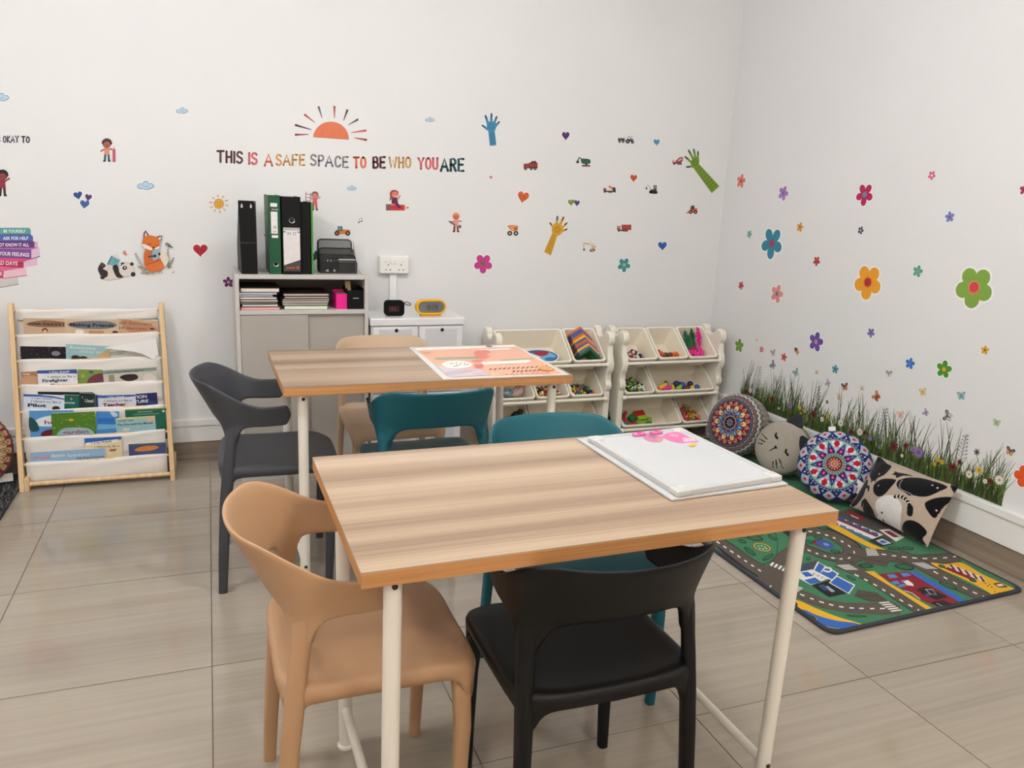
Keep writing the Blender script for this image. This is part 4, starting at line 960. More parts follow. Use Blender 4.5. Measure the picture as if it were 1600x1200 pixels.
def pile(name, key, label, cols, n, r, seed, spread=(0.055, 0.05), v0=0.075, shapes='ball', fill=1.0):
    rn = random.Random(seed); q = MB(); ms = [cm(c) for c in cols]
    for i in range(n):
        u = rn.uniform(-spread[0], spread[0]); v = v0+rn.uniform(-spread[1]*0.7, spread[1]); hmax = 0.045*max(0, 1-abs(u)/spread[0]*0.6)
        rr_ = r*rn.uniform(0.8, 1.2); ext = rr_*(2.6 if shapes == 'link' else 1)
        v = 0.036+ext+(rn.random()**1.4)*0.105; u = max(-0.066+ext*.7, min(0.066-ext*.7, u)); M = Matrix.Translation((u, v, FLOORZ+rr_+rn.uniform(0.35, 1)*max(0, (0.145-v)*0.80*fill))) @ Matrix.Rotation(rn.uniform(0, 6), 4, 'Z') @ Matrix.Rotation(rn.uniform(0, 3), 4, 'X')
        if shapes == 'ball': q.ball((0, 0, 0), rr_, 6, 4, M=M, mi=i % len(ms))
        else: q.tube([M @ Vector(p) for p in ((-2.6*rr_, 0, 0), (-rr_, 0.7*rr_, 0), (rr_, -0.5*rr_, 0), (2.6*rr_, 0, 0))], rr_*0.5, 5, mi=i % len(ms))
    o = obj(name, q, ms); o.matrix_world = bins[key]; o['kind'] = 'stuff'
    return tag(o, label, 'toys')
pile('bead_pile', ('L', 1, 1), 'heap of small mixed coloured beads in a bin', ['red', 'yellow', 'green', 'black', 'orange', 'brown', 'white'], 320, 0.0065, 3, (0.062, 0.05), 0.07)
pile('link_pile', ('R', 2, 2), 'tangle of pink, red, yellow and green plastic links', ['pink', 'red', 'yellow', 'green', 'lime', 'orange'], 150, 0.010, 4, (0.06, 0.06), 0.085, 'link')
pile('figure_pile', ('L', 1, 2), 'heap of tiny mixed figures in a bin', ['navy', 'black', 'yellow', 'white', 'green', 'blue', 'orange'], 130, 0.009, 5, (0.058, 0.035), 0.065)
pile('animal_pile', ('R', 1, 0), 'heap of small black and green animals in a bin', ['black', 'black', 'green', 'lime', 'white'], 190, 0.010, 6, (0.06, 0.06), 0.08, 'link')
pile('trinket_pile', ('R', 0, 0), 'few small dark trinkets at the front of a bin', ['black', 'navy', 'green', 'red', 'white'], 40, 0.009, 8, (0.055, 0.025), 0.055, 'ball', 0.6)
def ring_mesh(r0, r1): return MB().lathe([(r0, -0.008), (r1, -0.010), (r1+0.003, 0), (r1, 0.010), (r0, 0.008)], 18, hollow=True)
for k, (cn, u, v, h, rx) in enumerate([('orange', -0.045, 0.066, 0.030, 0.9), ('red', -0.058, 0.078, 0.035, 0.5), ('brown', -0.010, 0.060, 0.022, 0.3), ('blue', -0.035, 0.050, 0.012, 0.2), ('brown', 0.020, 0.058, 0.022, 0.8), ('orange', 0.052, 0.060, 0.026, 1.0), ('red', 0.035, 0.050, 0.012, 0.1)]):
    put('toy_ring', ('R', 0, 1), ring_mesh(0.007, 0.021), cm(cn), '%s toy ring %s in the corner rack' % (cn, ['standing at the left', 'at the far left', 'left of centre', 'lying at the front left', 'right of centre', 'standing at the right', 'lying at the front right'][k]), 'toy ring', 'toy rings', u, v, h, (rx, 0.2, 0))
def feather(n, col, label, u, v, h, ry, l=0.14):
    q = MB(); q.tube([(0, 0, 0), (0.003, 0, l*0.5), (0, 0, l)], 0.0015, 6)
    rn = random.Random(n)
    for i in range(220):
        i = i*60/220; z = l*(0.15+0.85*i/60); wd = 0.024*math.sin(math.pi*min(1, (i+6)/66))+0.004; a = rn.uniform(0, 6.28)
        d = Vector((math.cos(a), math.sin(a)*0.5, 0.6)).normalized(); p = Vector((0, 0, z)); e = p+d*wd; s_ = Vector((0, 0, 0.006))
        q.add([p, p+s_, e], [(0, 1, 2)])
    return put('feather', ('R', 0, 2), q, mat('feather_%d' % col[0], col, 0.8), label, 'feather', 'craft feathers', u, v, h, (math.radians(-62), ry, 0))
feather(1, (24, 110, 74), 'dark green feather at the left of the feather bin', -0.052, 0.085, 0.045, -0.1, 0.12)
feather(2, (18, 96, 60), 'tall green feather in the middle of the feather bin', -0.010, 0.090, 0.045, 0.05, 0.13)
feather(3, (60, 120, 70), 'short green feather between the two taller green ones', -0.032, 0.080, 0.040, 0.0, 0.10)
feather(4, (224, 28, 150), 'tall bright pink feather standing in the feather bin', 0.030, 0.085, 0.045, 0.03, 0.14)
pile('feather_fluff', ('R', 0, 2), 'fluffy magenta feathers heaped in the feather bin', ['pink'], 80, 0.011, 9, (0.058, 0.035), 0.065, 'link')
for k, (cn, kind, u, v, h, rz) in enumerate([('yellow', 'peg', -0.105, 0.075, 0.030, 0.4), ('brown', 'peg', -0.075, 0.085, 0.020, 1.2), ('pink', 'peg', -0.085, 0.058, 0.022, 0.1), ('orange', 'peg', -0.120, 0.060, 0.016, 0.2), ('yellow', 'peg', -0.050, 0.052, 0.012, 1.0),
        ('lime', 'peg', 0.000, 0.060, 0.022, 0.6), ('navy', 'ball', -0.010, 0.085, 0.035, 0), ('blue', 'ball', 0.025, 0.075, 0.032, 0), ('navy', 'ball', 0.020, 0.092, 0.020, 0), ('brown', 'peg', 0.060, 0.065, 0.014, 0.3), ('navy', 'ball', 0.085, 0.080, 0.030, 0), ('yellow', 'peg', 0.090, 0.060, 0.020, 1.4), ('blue', 'ball', 0.125, 0.058, 0.014, 0)]):
    q = MB()
    if kind == 'peg': q.tube([(-0.032, 0, 0), (-0.02, 0, 0), (0.02, 0, 0), (0.032, 0, 0)], [0.010, 0.014, 0.014, 0.010], 12)
    else: q.ball((0, 0, 0), 0.020, 14, 10)
    lab = {'peg': '%s wooden peg' % cn, 'ball': '%s round peg head' % cn}[kind]
    where = ['at the upper left', 'behind the yellow one at the left', 'at the lower left', 'at the far left edge', 'front left of centre', 'in the middle', 'left of the middle', 'near the middle', 'behind the lime peg', 'right of the middle', 'at the upper right', 'at the lower right', 'at the far right'][k]
    put('toy_peg', ('R', 1, 1), q, cm(cn), '%s %s of the wide peg bin' % (lab, where), 'toy peg', 'pegs in the wide bin', u, v, h+0.004, (0, 0, rz))
for k, (cn, u, v, h, rz, s_) in enumerate([('lime', -0.035, 0.062, 0.020, 0.15, (0.055, 0.030, 0.018)), ('red', -0.020, 0.085, 0.030, 0.2, (0.060, 0.030, 0.016)), ('lime', -0.030, 0.076, 0.048, 0.1, (0.060, 0.026, 0.016)), ('red', -0.030, 0.115, 0.050, 0.1, (0.070, 0.040, 0.020)), ('green', -0.075, 0.100, 0.030, 0.5, (0.050, 0.040, 0.030)), ('lime', 0.030, 0.070, 0.014, 1.3, (0.050, 0.024, 0.020)), ('green', 0.010, 0.052, 0.010, 0.2, (0.050, 0.020, 0.016)), ('yellow', -0.04, 0.045, 0.010, 0.1, (0.045, 0.018, 0.014))]):
    put('toy_block', ('R', 2, 0), MB().box(-s_[0]/2, s_[0]/2, -s_[1]/2, s_[1]/2, -s_[2]/2, s_[2]/2), cm(cn), '%s toy block %s of the wide bottom bin' % (cn, ['in the front middle', 'in the middle', 'on top of the pile', 'at the top rear', 'at the rear left', 'at the right', 'at the front right', 'at the very front'][k]), 'toy block', 'blocks in the bottom bin', u, v, h, (0, 0, rz)).modifiers.new('bevel', 'BEVEL').width = 0.003
put('toy_arch', ('R', 2, 0), MB().tube(catmull([(-0.05, -0.03, 0), (-0.02, 0.03, 0.02), (0.02, 0.02, 0.02), (0.05, -0.03, 0)], 6, False), 0.010, 10), cm('red'), 'curved red toy track at the left of the wide bottom bin', 'toy', None, -0.115, 0.085, 0.020, (0, 0, 1.9))
put('toy_arch', ('R', 2, 0), MB().tube(catmull([(-0.045, -0.03, 0), (-0.02, 0.02, 0.02), (0.02, 0.02, 0.02), (0.045, -0.03, 0)], 6, False), 0.013, 10), cm('teal'), 'curved blue toy track at the far left of the wide bottom bin', 'toy', None, -0.148, 0.075, 0.018, (0, 0, 1.9))
q = MB(); q.ball((0, 0, 0.035), 0.035, 14, 10, (1, 0.8, 1)); q.ball((0.01, 0, 0.075), 0.018, 12, 8)
put('plush_toy', ('L', 2, 0), q, cm('black'), 'black soft toy in the lower bin of the left rack', 'soft toy', None, 0.03, 0.12, 0.06)
rn = random.Random(2)
for k, (col, lab) in enumerate([((150, 176, 180), 'clear bag of bluish pieces in the middle left bin'), ((206, 176, 166), 'clear bag of pinkish pieces in the middle left bin')]):
    q = MB(); q.ball((0, 0, 0), 0.045, 14, 8, (1.0, 0.7, 0.5))
    q.v = [(x+rn.uniform(-.006, .006), y+rn.uniform(-.006, .006), z+rn.uniform(-.005, .005)) for x, y, z in q.v]
    put('plastic_bag', ('L', 1, 0), q, mat('bag_%d' % k, col, 0.15, 0.6, trans=0.3), lab, 'bag', 'clear bags', -0.025+0.055*k, 0.085, 0.028+0.01*k, (0, 0, 0.5*k))

# ================================================================== wall stickers
ST = print_mat('vinyl_print', 0.45)
def bcv(): return Canvas(on_back, -1)
def sticker(cv, name, label, cat='wall sticker', group=None, frame=BACK): return tag(cv.done(name, frame, ST), label, cat, group)
def heart_pts(cx, cy, w, h, rot=0, n=28):
    a = math.radians(rot); out = []
    for i in range(n):
        t = 2*math.pi*i/n; x = 16*math.sin(t)**3/32; y = -(13*math.cos(t)-5*math.cos(2*t)-2*math.cos(3*t)-math.cos(4*t)+2.5)/29
        x, y = x*w, y*h; out.append((cx+x*math.cos(a)-y*math.sin(a), cy+x*math.sin(a)+y*math.cos(a)))
    return out
WHITE = (240, 238, 236)
def heart(cx, cy, w, h, col, rot, label, dark=None):
    c = bcv(); c.poly(heart_pts(cx, cy, w+3, h+3, rot), WHITE); c.poly(heart_pts(cx, cy, w, h, rot), col)
    d = dark or tuple(int(v*0.78) for v in col)
    for k in (-0.2, 0.12): c.stroke([(cx+k*w-1, cy-h*0.2), (cx+k*w+1, cy+h*0.15)], max(0.6, w*0.07), d)
    return sticker(c, 'heart_sticker', label, 'wall sticker', 'heart stickers')
heart(313, 392, 23, 20, (176, 26, 44), 0, 'large crimson heart sticker between the fox and the cabinet')
heart(884, 213, 12, 14, (82, 44, 110), 0, 'purple heart sticker above the green excavator')
heart(1026, 223, 10, 11, (86, 148, 182), 0, 'light blue heart sticker right of the tractor and trailer')
heart(817, 309, 18, 19, (206, 98, 46), 12, 'large orange heart sticker above the orange dump truck')
heart(990, 279, 11, 12, (200, 84, 48), 5, 'small red orange heart sticker near the digger')
heart(892, 317, 9, 11, (120, 156, 56), -5, 'small green heart sticker touching a purple one')
heart(901.5, 318, 8.5, 10, (84, 56, 124), 5, 'small purple heart sticker touching a green one')
heart(1035, 385, 14, 14, (52, 92, 172), 0, 'royal blue heart sticker above the corner toy rack')
heart(122, 306, 14, 13, (46, 70, 140), -12, 'upper left blue heart sticker of a cluster of three')
heart(138, 309, 11, 11, (84, 48, 112), 10, 'violet heart sticker of the cluster of three')
heart(132, 320, 15, 14, (62, 96, 158), 8, 'lower blue heart sticker of the cluster of three')
# ---- flowers
def px_size(frame, px, py, n):
    f = on_back if frame is BACK else on_right
    a, b = f(px, py-n/2), f(px, py+n/2); return abs(a[1]-b[1])
def flower(px, py, hpx, col, mid, label, frame=BACK, rot=90, petals=5, ring=None, fat=1.0):
    f = on_back if frame is BACK else on_right
    cx, cy = f(px, py); R = px_size(frame, px, py, hpx)/2
    c = Canvas(dz=0.00004)
    for grow, cc in ((0.10, WHITE), (0.0, col)):
        for k in range(petals):
            a = math.radians(rot+360*k/petals)
            c.ell(cx+0.60*R*math.cos(a), cy+0.60*R*math.sin(a), (0.40+grow)*R, (0.33*fat+grow)*R, cc, math.degrees(a), 18)
        c.ell(cx, cy, 0.42*R, 0.42*R, cc)
    if ring: c.ell(cx, cy, 0.33*R, 0.33*R, ring)
    c.ell(cx, cy, 0.25*R, 0.25*R, mid)
    return sticker(c, 'flower_sticker', label, 'wall sticker', 'flower stickers', frame)
flower(755, 412, 31, (196, 60, 140), (110, 110, 70), 'magenta flower sticker with an olive centre on the back wall', rot=270, fat=1.1)
flower(975, 414, 23, (58, 140, 152), (170, 190, 90), 'teal flower sticker on the back wall above the corner rack', rot=60)
flower(357, 441, 17, (96, 34, 88), (190, 150, 196), 'plum flower sticker just left of the grey cabinet')
flower(494, 400, 16, (34, 62, 66), (50, 84, 90), 'dark teal flower sticker half hidden beside the green folder', rot=20)
for a in [
    (1158, 283, 23, (222, 130, 120), (196, 70, 66), 'salmon flower sticker at the top left of the right wall', 80),
    (1224, 302, 24, (166, 122, 190), (120, 108, 190), 'lilac flower sticker near the top of the right wall', 70),
    (1351, 304, 36, (176, 24, 82), (96, 140, 160), 'crimson flower sticker with a blue grey centre', 270),
    (1456, 274, 15, (206, 92, 138), (240, 226, 230), 'small pink flower sticker with a white centre, highest on the right wall', 60),
    (1601, 296, 18, (170, 40, 90), (60, 50, 80), 'dark pink flower sticker cut off by the right picture edge', 90),
    (1484, 339, 18, (120, 128, 190), (140, 70, 130), 'periwinkle flower sticker right of the crimson one', 30),
    (1250, 355, 16, (214, 150, 70), (170, 100, 50), 'small amber flower sticker between the teal and crimson flowers', 80),
    (1171, 366, 14, (130, 172, 158), (90, 130, 120), 'tiny sage flower sticker left of the big teal flower', 70),
    (1206, 380, 51, (44, 130, 154), (150, 56, 96), 'big teal flower sticker with a plum centre', 270),
    (1345, 360, 13, (76, 52, 84), (216, 190, 200), 'tiny dark purple flower sticker under the crimson flower', 70),
    (1276, 408, 16, (184, 52, 56), (110, 100, 60), 'small red flower sticker right of the big teal flower', 60),
    (1434, 424, 20, (92, 160, 142), (150, 170, 90), 'mint flower sticker between the orange and the green flower', 80),
    (1158, 446, 14, (190, 60, 76), (150, 40, 50), 'small raspberry flower sticker by the room corner', 70),
    (1214, 459, 30, (224, 140, 140), (110, 120, 140), 'salmon flower sticker with a slate centre below the big teal one', 75),
    (1275, 534, 32, (98, 78, 158), (206, 130, 130), 'violet flower sticker with a peach centre above the grass', 82),
    (1361, 520, 16, (112, 112, 176), (150, 70, 120), 'small blue violet flower sticker below the orange flower', 60),
    (1539, 547, 15, (222, 168, 48), (120, 80, 50), 'small yellow flower sticker with a brown centre at the right', 90),
    (1155, 540, 22, (110, 154, 66), (170, 160, 50), 'green flower sticker next to the toy rack end', 90),
    (1190, 546, 10, (206, 76, 110), (240, 220, 226), 'tiny pink flower sticker above the left end of the grass', 90),
    (1183, 531, 9, (226, 214, 180), (190, 160, 80), 'tiny cream flower sticker above the left end of the grass', 80),
    (1225, 558, 14, (206, 92, 96), (150, 40, 50), 'small coral flower sticker above the left of the grass', 85),
    (1305, 577, 15, (98, 152, 164), (70, 100, 130), 'small steel blue flower sticker just above the grass', 90),
    (1422, 568, 19, (52, 122, 200), (150, 100, 190), 'bright blue flower sticker left of the grass green flower', 85),
    (1475, 577, 29, (74, 146, 40), (226, 160, 40), 'grass green flower sticker with an orange centre', 88)]:
    flower(a[0], a[1], a[2], a[3], a[4], a[5], RIGHT, a[6])
flower(1356, 441, 56, (232, 158, 32), (176, 36, 44), 'big orange flower sticker with a dark red centre', RIGHT, 270, ring=(224, 130, 60), fat=1.15)
flower(1522, 449, 67, (128, 164, 66), (206, 64, 76), 'largest flower sticker, green with a red centre', RIGHT, 270, ring=(200, 140, 80), fat=1.2)
flower(1601, 745, 36, (226, 88, 40), (226, 88, 40), 'orange red flower sticker cut off at the right picture edge', RIGHT, 110, fat=1.2)
# ---- lettering
c = bcv()
DK, RO, OR, OC, GY, MA, TL_ = (86, 34, 46), (206, 92, 100), (212, 112, 80), (200, 150, 82), (130, 128, 134), (84, 28, 42), (34, 76, 84)
def word(txt, x0, x1, y0, y1, h, w, col, lab):
    c = bcv(); c.letters(txt, x0, x1, y0, y1, h, w, col)
    sticker(c, 'lettering_sticker', lab, 'wall lettering', 'safe space lettering')
for a in [('THIS', 338, 380, 253, 255, 17, 3.4, DK, 'dark maroon word THIS starting the wall lettering'), ('IS', 387, 403, 256, 257, 17, 3.6, RO, 'rose word IS in the wall lettering'),
          ('A', 412, 427, 259, 259, 18, 3.4, OR, 'single orange letter A in the wall lettering'), ('SAFE', 430, 477, 258, 258, 16, 3.2, OC, 'ochre word SAFE in the wall lettering'),
          ('SPACE', 484, 545, 258, 262, 16, 3.2, GY, 'grey word SPACE in the wall lettering'), ('TO', 551, 573, 262, 262, 16, 3.6, OR, 'orange word TO in the wall lettering'),
          ('BE', 581, 603, 262, 262, 16.5, 3.8, MA, 'dark red word BE in the wall lettering'), ('WHO', 607, 643, 262, 262, 16, 3.0, OC, 'ochre word WHO in the wall lettering'),
          ('YOU', 652, 685, 264, 264, 17, 3.4, RO, 'rose word YOU in the wall lettering'), ('ARE', 687, 726, 267, 267, 18.5, 4.0, TL_, 'dark teal word ARE ending the wall lettering')]: word(*a)
c = bcv(); c.letters('S', -5, 1, 222, 222, 8, 2.0, (62, 40, 80)); c.letters('OKAY', 4, 30, 222.5, 222, 9.5, 2.0, (62, 40, 80)); c.letters('TO', 33, 47, 222.5, 223, 9, 2.2, (40, 34, 50))
sticker(c, 'lettering_sticker', 'purple words OKAY TO at the left picture edge', 'wall lettering')
# ---- half sun with rays
c = bcv()
pts = [(489.5, 214.5)] + [(517 + 28*math.cos(math.radians(a))*1.0, 217 - 27*math.sin(math.radians(a))) for a in range(176, -1, -8)] + [(545, 218.5)]
c.poly(pts, (214, 112, 72))
for (x0, y0, x1, y1, col) in [(462, 210.5, 482, 210, (164, 62, 66)), (462, 195.5, 486, 202.5, (84, 36, 48)), (476.5, 179.5, 491.5, 191, (198, 84, 94)), (498, 167.5, 503, 184, (96, 100, 112)), (522.5, 167, 522.5, 184, (176, 80, 78)), (542.5, 172.5, 537, 188, (92, 44, 52)), (558.5, 187, 544.5, 195, (92, 96, 110)), (571, 204, 549, 207, (206, 90, 104)), (572, 218.5, 554, 215.5, (168, 70, 60))]:
    c.stroke([(x0, y0), (x1, y1)], 3.4, col, 1.2)
sticker(c, 'sun_sticker', 'orange half sun sticker with nine rays above the lettering')
c = bcv(); c.ell(342, 318.5, 7.5, 7.5, (226, 170, 52)); c.ring(342, 318.5, 6.6, 7.8, (200, 130, 40)); c.stroke([(339, 320.5), (342, 322), (345, 320)], .9, (170, 100, 40)); c.ell(339.6, 316.5, .8, .8, (150, 90, 40)); c.ell(344.6, 316.5, .8, .8, (150, 90, 40))
for k in range(10):
    a = 2*math.pi*k/10+.2; c.stroke([(342+10.5*math.cos(a), 318.5+10.5*math.sin(a)), (342+15*math.cos(a), 318.5+14*math.sin(a))], 1.3, (206, 140, 50))
sticker(c, 'sun_sticker', 'small yellow smiling sun sticker left of the black holder')
# ---- clouds
for cx, cy, s, lab in [(2, 152, 1.25, 'pale blue cloud sticker at the left picture edge'), (284.5, 173, 0.95, 'pale blue cloud sticker high above the lettering start'), (227.5, 290, 1.35, 'larger pale blue cloud sticker above the fox'), (671.5, 187, 0.75, 'tiny blue cloud sticker right of the half sun'), (549.5, 294, 0.75, 'tiny blue cloud sticker below the word SPACE')]:
    c = bcv()
    c.blob([(cx-10*s, cy+1*s), (cx-7*s, cy-2.5*s), (cx-4*s, cy-2*s), (cx-1.5*s, cy-5*s), (cx+2.5*s, cy-5*s), (cx+4*s, cy-2.5*s), (cx+7.5*s, cy-2.5*s), (cx+10*s, cy+1*s), (cx+7*s, cy+3.5*s), (cx+2*s, cy+5*s), (cx-3*s, cy+4*s), (cx-7*s, cy+4*s)], (120, 150, 178))
    c.blob([(cx-9*s, cy+1*s), (cx-6.4*s, cy-1.8*s), (cx-3.6*s, cy-1.3*s), (cx-1.2*s, cy-4*s), (cx+2.2*s, cy-4*s), (cx+3.8*s, cy-1.8*s), (cx+7*s, cy-1.6*s), (cx+8.8*s, cy+1*s), (cx+6*s, cy+2.6*s), (cx+2*s, cy+4*s), (cx-3*s, cy+3*s), (cx-6.5*s, cy+3*s)], (178, 202, 220))
    c.stroke([(cx-3*s, cy), (cx, cy+1.5*s), (cx+3*s, cy)], .8*s, (130, 160, 188))
    sticker(c, 'cloud_sticker', lab, 'wall sticker', 'cloud stickers')
# ---- raised hands
def hand(col, dark, palm, fingers, arm, lab, tips=None):
    c = bcv()
    c.poly(arm, col)
    for k, (a, b, w) in enumerate(fingers): c.stroke([a, b], w, col, w*0.7)
    c.blob(palm, col)
    for k, (a, b, w) in enumerate(fingers):
        if tips and tips[k]: c.stroke([((a[0]+b[0]*2)/3, (a[1]+b[1]*2)/3), b], w*0.75, tips[k], w*0.6)
        else: c.stroke([a, ((a[0]+b[0])/2, (a[1]+b[1])/2)], w*0.2, dark)
    px_, py_ = sum(p[0] for p in palm)/len(palm), sum(p[1] for p in palm)/len(palm)
    for r in (2.2, 4.2): c.ring(px_, py_, r, r+0.7, dark, 16)
    (ax, ay), (bx, by), (dx, dy), (ex, ey) = arm
    for k in range(1, 9):
        t = k/9; c.stroke([(ax+(ex-ax)*t, ay+(ey-ay)*t), (bx+(dx-bx)*t, by+(dy-by)*t)], 0.7, dark, cap=False)
    return sticker(c, 'hand_sticker', lab, 'wall sticker', 'raised hand stickers')
hand((66, 138, 180), (44, 100, 142), [(760.5, 193), (764, 190), (770, 190), (776, 193), (775, 200), (772, 206), (764, 206), (761, 201)], [((762.5, 193), (758.5, 181), 4.2), ((767.5, 191), (768, 178), 4.2), ((772, 192), (776, 182.5), 4.0), ((774.5, 197), (780, 190.5), 3.6), ((762, 202), (753.5, 196), 3.8)], [(763, 205), (773, 205), (775.5, 227), (765.5, 228)], 'blue raised hand sticker right of the half sun', [(60, 104, 130), (60, 110, 134), (56, 104, 124), (56, 98, 124), (60, 104, 130)])
hand((214, 160, 38), (160, 116, 24), [(863, 354), (867, 349), (875, 350), (880, 357), (879, 362), (873, 368), (865, 367), (862, 361)], [((864, 355), (859.5, 348.5), 3.4), ((869.5, 351), (871, 338.5), 4.2), ((875, 351.5), (880.5, 339.5), 4.2), ((878, 356), (885.5, 348.5), 3.6), ((879, 361), (885.5, 358), 3.4)], [(863, 364), (871, 367), (860.5, 399.5), (850, 393.5)], 'yellow raised hand sticker in the middle of the back wall', [(120, 90, 80), (104, 134, 150), (150, 110, 40), (140, 90, 60), (90, 60, 84)])
hand((120, 150, 44), (80, 110, 30), [(1081, 250), (1086, 245), (1092, 247), (1092, 256), (1088, 262), (1082, 262), (1079, 256)], [((1083, 248), (1076, 235), 3.8), ((1087, 246), (1084, 234), 0.1), ((1086.5, 247), (1084, 233.5), 3.6), ((1090.5, 249), (1090.5, 237), 3.4), ((1081, 254), (1070.5, 245), 3.8), ((1082, 260), (1073, 261), 3.8)], [(1083, 262), (1092, 256), (1124, 291), (1112, 302)], 'green raised hand sticker with a long arm near the room corner', [(70, 90, 50), None, (84, 104, 50), (80, 80, 60), (70, 90, 50), (70, 90, 60)])
# ---- vehicles
def veh(draw, lab):
    c = bcv(); draw(c); return sticker(c, 'vehicle_sticker', lab, 'wall sticker', 'vehicle stickers')
def R4(c, x0, y0, x1, y1, col): c.poly([(x0, y0), (x1, y0), (x1, y1), (x0, y1)], col)
def wheels(c, xs, y, r, col=(40, 34, 36), hub=(150, 140, 130)):
    for x in xs: c.ell(x, y, r, r, col, n=14); c.ell(x, y, r*.4, r*.4, hub, n=10)
def v1(c): R4(c, 818, 256, 840, 263, (70, 36, 38)); c.poly([(818, 256.5), (824, 255), (826, 263), (818, 263)], (150, 60, 64)); R4(c, 826, 254, 840, 261, (164, 60, 58)); c.poly([(828, 255), (832, 251), (834, 252.5), (836, 250.5), (839, 255)], (48, 34, 34)); [c.stroke([(828+3*k, 255), (828+3*k, 261)], .8, (100, 40, 40), cap=False) for k in range(4)]; wheels(c, (821, 830, 836), 263.5, 2.4)
veh(v1, 'dark red truck sticker loaded with coal, right of the lettering')
def v2(c): c.stroke([(902, 253), (905, 246), (910, 250)], 2.2, (40, 66, 54)); c.ell(902.5, 253, 2.6, 2.2, (44, 60, 54)); c.blob([(908, 248), (915, 248), (921, 249), (923, 253), (920, 256), (911, 256), (908, 253)], (44, 88, 66)); R4(c, 914, 256, 918, 258, (60, 60, 56)); c.stroke([(910, 259), (921, 259)], 2.4, (104, 48, 54))
veh(v2, 'green excavator sticker with a bent arm')
def v3(c): R4(c, 965.5, 216, 976, 220, (56, 60, 76)); [c.stroke([(966+2.4*k, 215), (966+2.4*k, 217)], .8, (150, 154, 166), cap=False) for k in range(5)]; wheels(c, (968, 973.5), 221.5, 1.9); c.stroke([(976, 220), (979, 220)], .8, (60, 60, 70)); c.stroke([(980.5, 218), (981, 213.5), (984, 213.5), (985, 217.5)], .9, (90, 96, 112)); c.poly([(981, 217), (989, 217.5), (989, 221), (981, 221)], (64, 72, 92)); c.stroke([(987, 217), (987, 213)], .8, (80, 84, 96)); wheels(c, (980.5,), 221, 3.3, (30, 32, 42)); wheels(c, (988,), 222, 2.4, (30, 32, 42))
veh(v3, 'dark blue tractor sticker pulling a trailer')
def v4(c): R4(c, 1051, 250, 1065, 256, (150, 54, 56)); c.blob([(1057, 251), (1062, 246), (1067, 246), (1066, 252), (1060, 254)], (170, 70, 70)); c.stroke([(1060, 251), (1065, 248)], 1.6, (230, 220, 214)); R4(c, 1052, 250, 1056, 253, (226, 206, 206)); wheels(c, (1053.5, 1060, 1063.5), 256, 1.7)
veh(v4, 'red cement mixer sticker beside the green hand')
def v5(c): R4(c, 943, 294, 947, 300, (110, 44, 60)); c.stroke([(946, 299), (958, 299)], 2.2, (50, 40, 36)); c.poly([(950, 292), (952, 289.5), (960, 294), (958, 298)], (222, 140, 74)); c.blob([(957, 294), (961, 293), (962, 300), (959, 300)], (44, 38, 34)); wheels(c, (945, 952, 955), 300, 1.6)
veh(v5, 'orange tipper truck sticker left of the crane digger')
def v6(c): c.stroke([(1010, 293.5), (1011.5, 288), (1017, 295)], 1.4, (214, 186, 150)); c.ell(1010, 294.5, 1.4, 1.6, (30, 30, 30)); R4(c, 1021, 289.5, 1026, 297, (94, 86, 104)); R4(c, 1022, 291, 1025, 294, (140, 140, 156)); c.stroke([(1016.5, 300), (1025, 300.5)], 5, (42, 46, 44)); R4(c, 1016, 296, 1026, 298, (60, 64, 60))
veh(v6, 'dark tracked crane sticker with a small cream boom')
def v7(c): c.poly([(1071, 334), (1076, 329), (1078, 333)], (214, 120, 92)); c.poly([(1077, 328), (1089, 325), (1090, 332), (1077, 333)], (206, 86, 58)); c.poly([(1079.5, 321.5), (1085, 321), (1085, 327), (1078.5, 328)], (70, 72, 74)); wheels(c, (1079, 1086.5), 331.5, 2.9, (60, 40, 34), (206, 150, 90))
veh(v7, 'orange wheel loader sticker below the green hand')
def v8(c): c.poly([(792.5, 352.5), (801, 351.5), (810, 353), (808, 358), (797, 359)], (214, 130, 76)); R4(c, 798, 353, 806, 361, (224, 150, 90)); R4(c, 803, 355, 809, 360, (180, 96, 54)); wheels(c, (796.5, 806), 364.5, 3.9, (46, 36, 34), (214, 190, 160))
veh(v8, 'orange dump truck sticker with big wheels')
def v9(c): R4(c, 964, 353, 969, 359, (150, 60, 60)); R4(c, 971, 351, 986.5, 359.5, (186, 66, 62)); [c.stroke([(974+3.4*k, 351.5), (974+3.4*k, 359)], .6, (140, 44, 44), cap=False) for k in range(4)]; R4(c, 965, 354, 967.5, 356.5, (200, 180, 180)); R4(c, 965, 359, 981, 361, (60, 40, 40)); wheels(c, (967, 975, 979), 360.5, 1.8)
veh(v9, 'red closed lorry sticker on the right half of the back wall')
def v10(c): c.stroke([(912, 380), (929, 385)], 1.5, (216, 176, 120)); c.stroke([(912, 380), (928, 381)], .6, (150, 130, 110)); c.stroke([(912, 381), (912, 388)], .7, (80, 80, 80)); c.ell(912.5, 390, 1.7, 2, (84, 90, 96)); R4(c, 924, 383.5, 930.5, 388, (222, 170, 100)); c.ell(925.5, 391, 4.6, 2.4, (60, 62, 60), -12); c.ell(925.5, 391, 2.6, 1.2, (180, 180, 170), -12)
veh(v10, 'cream wrecking crane sticker right of the yellow hand')
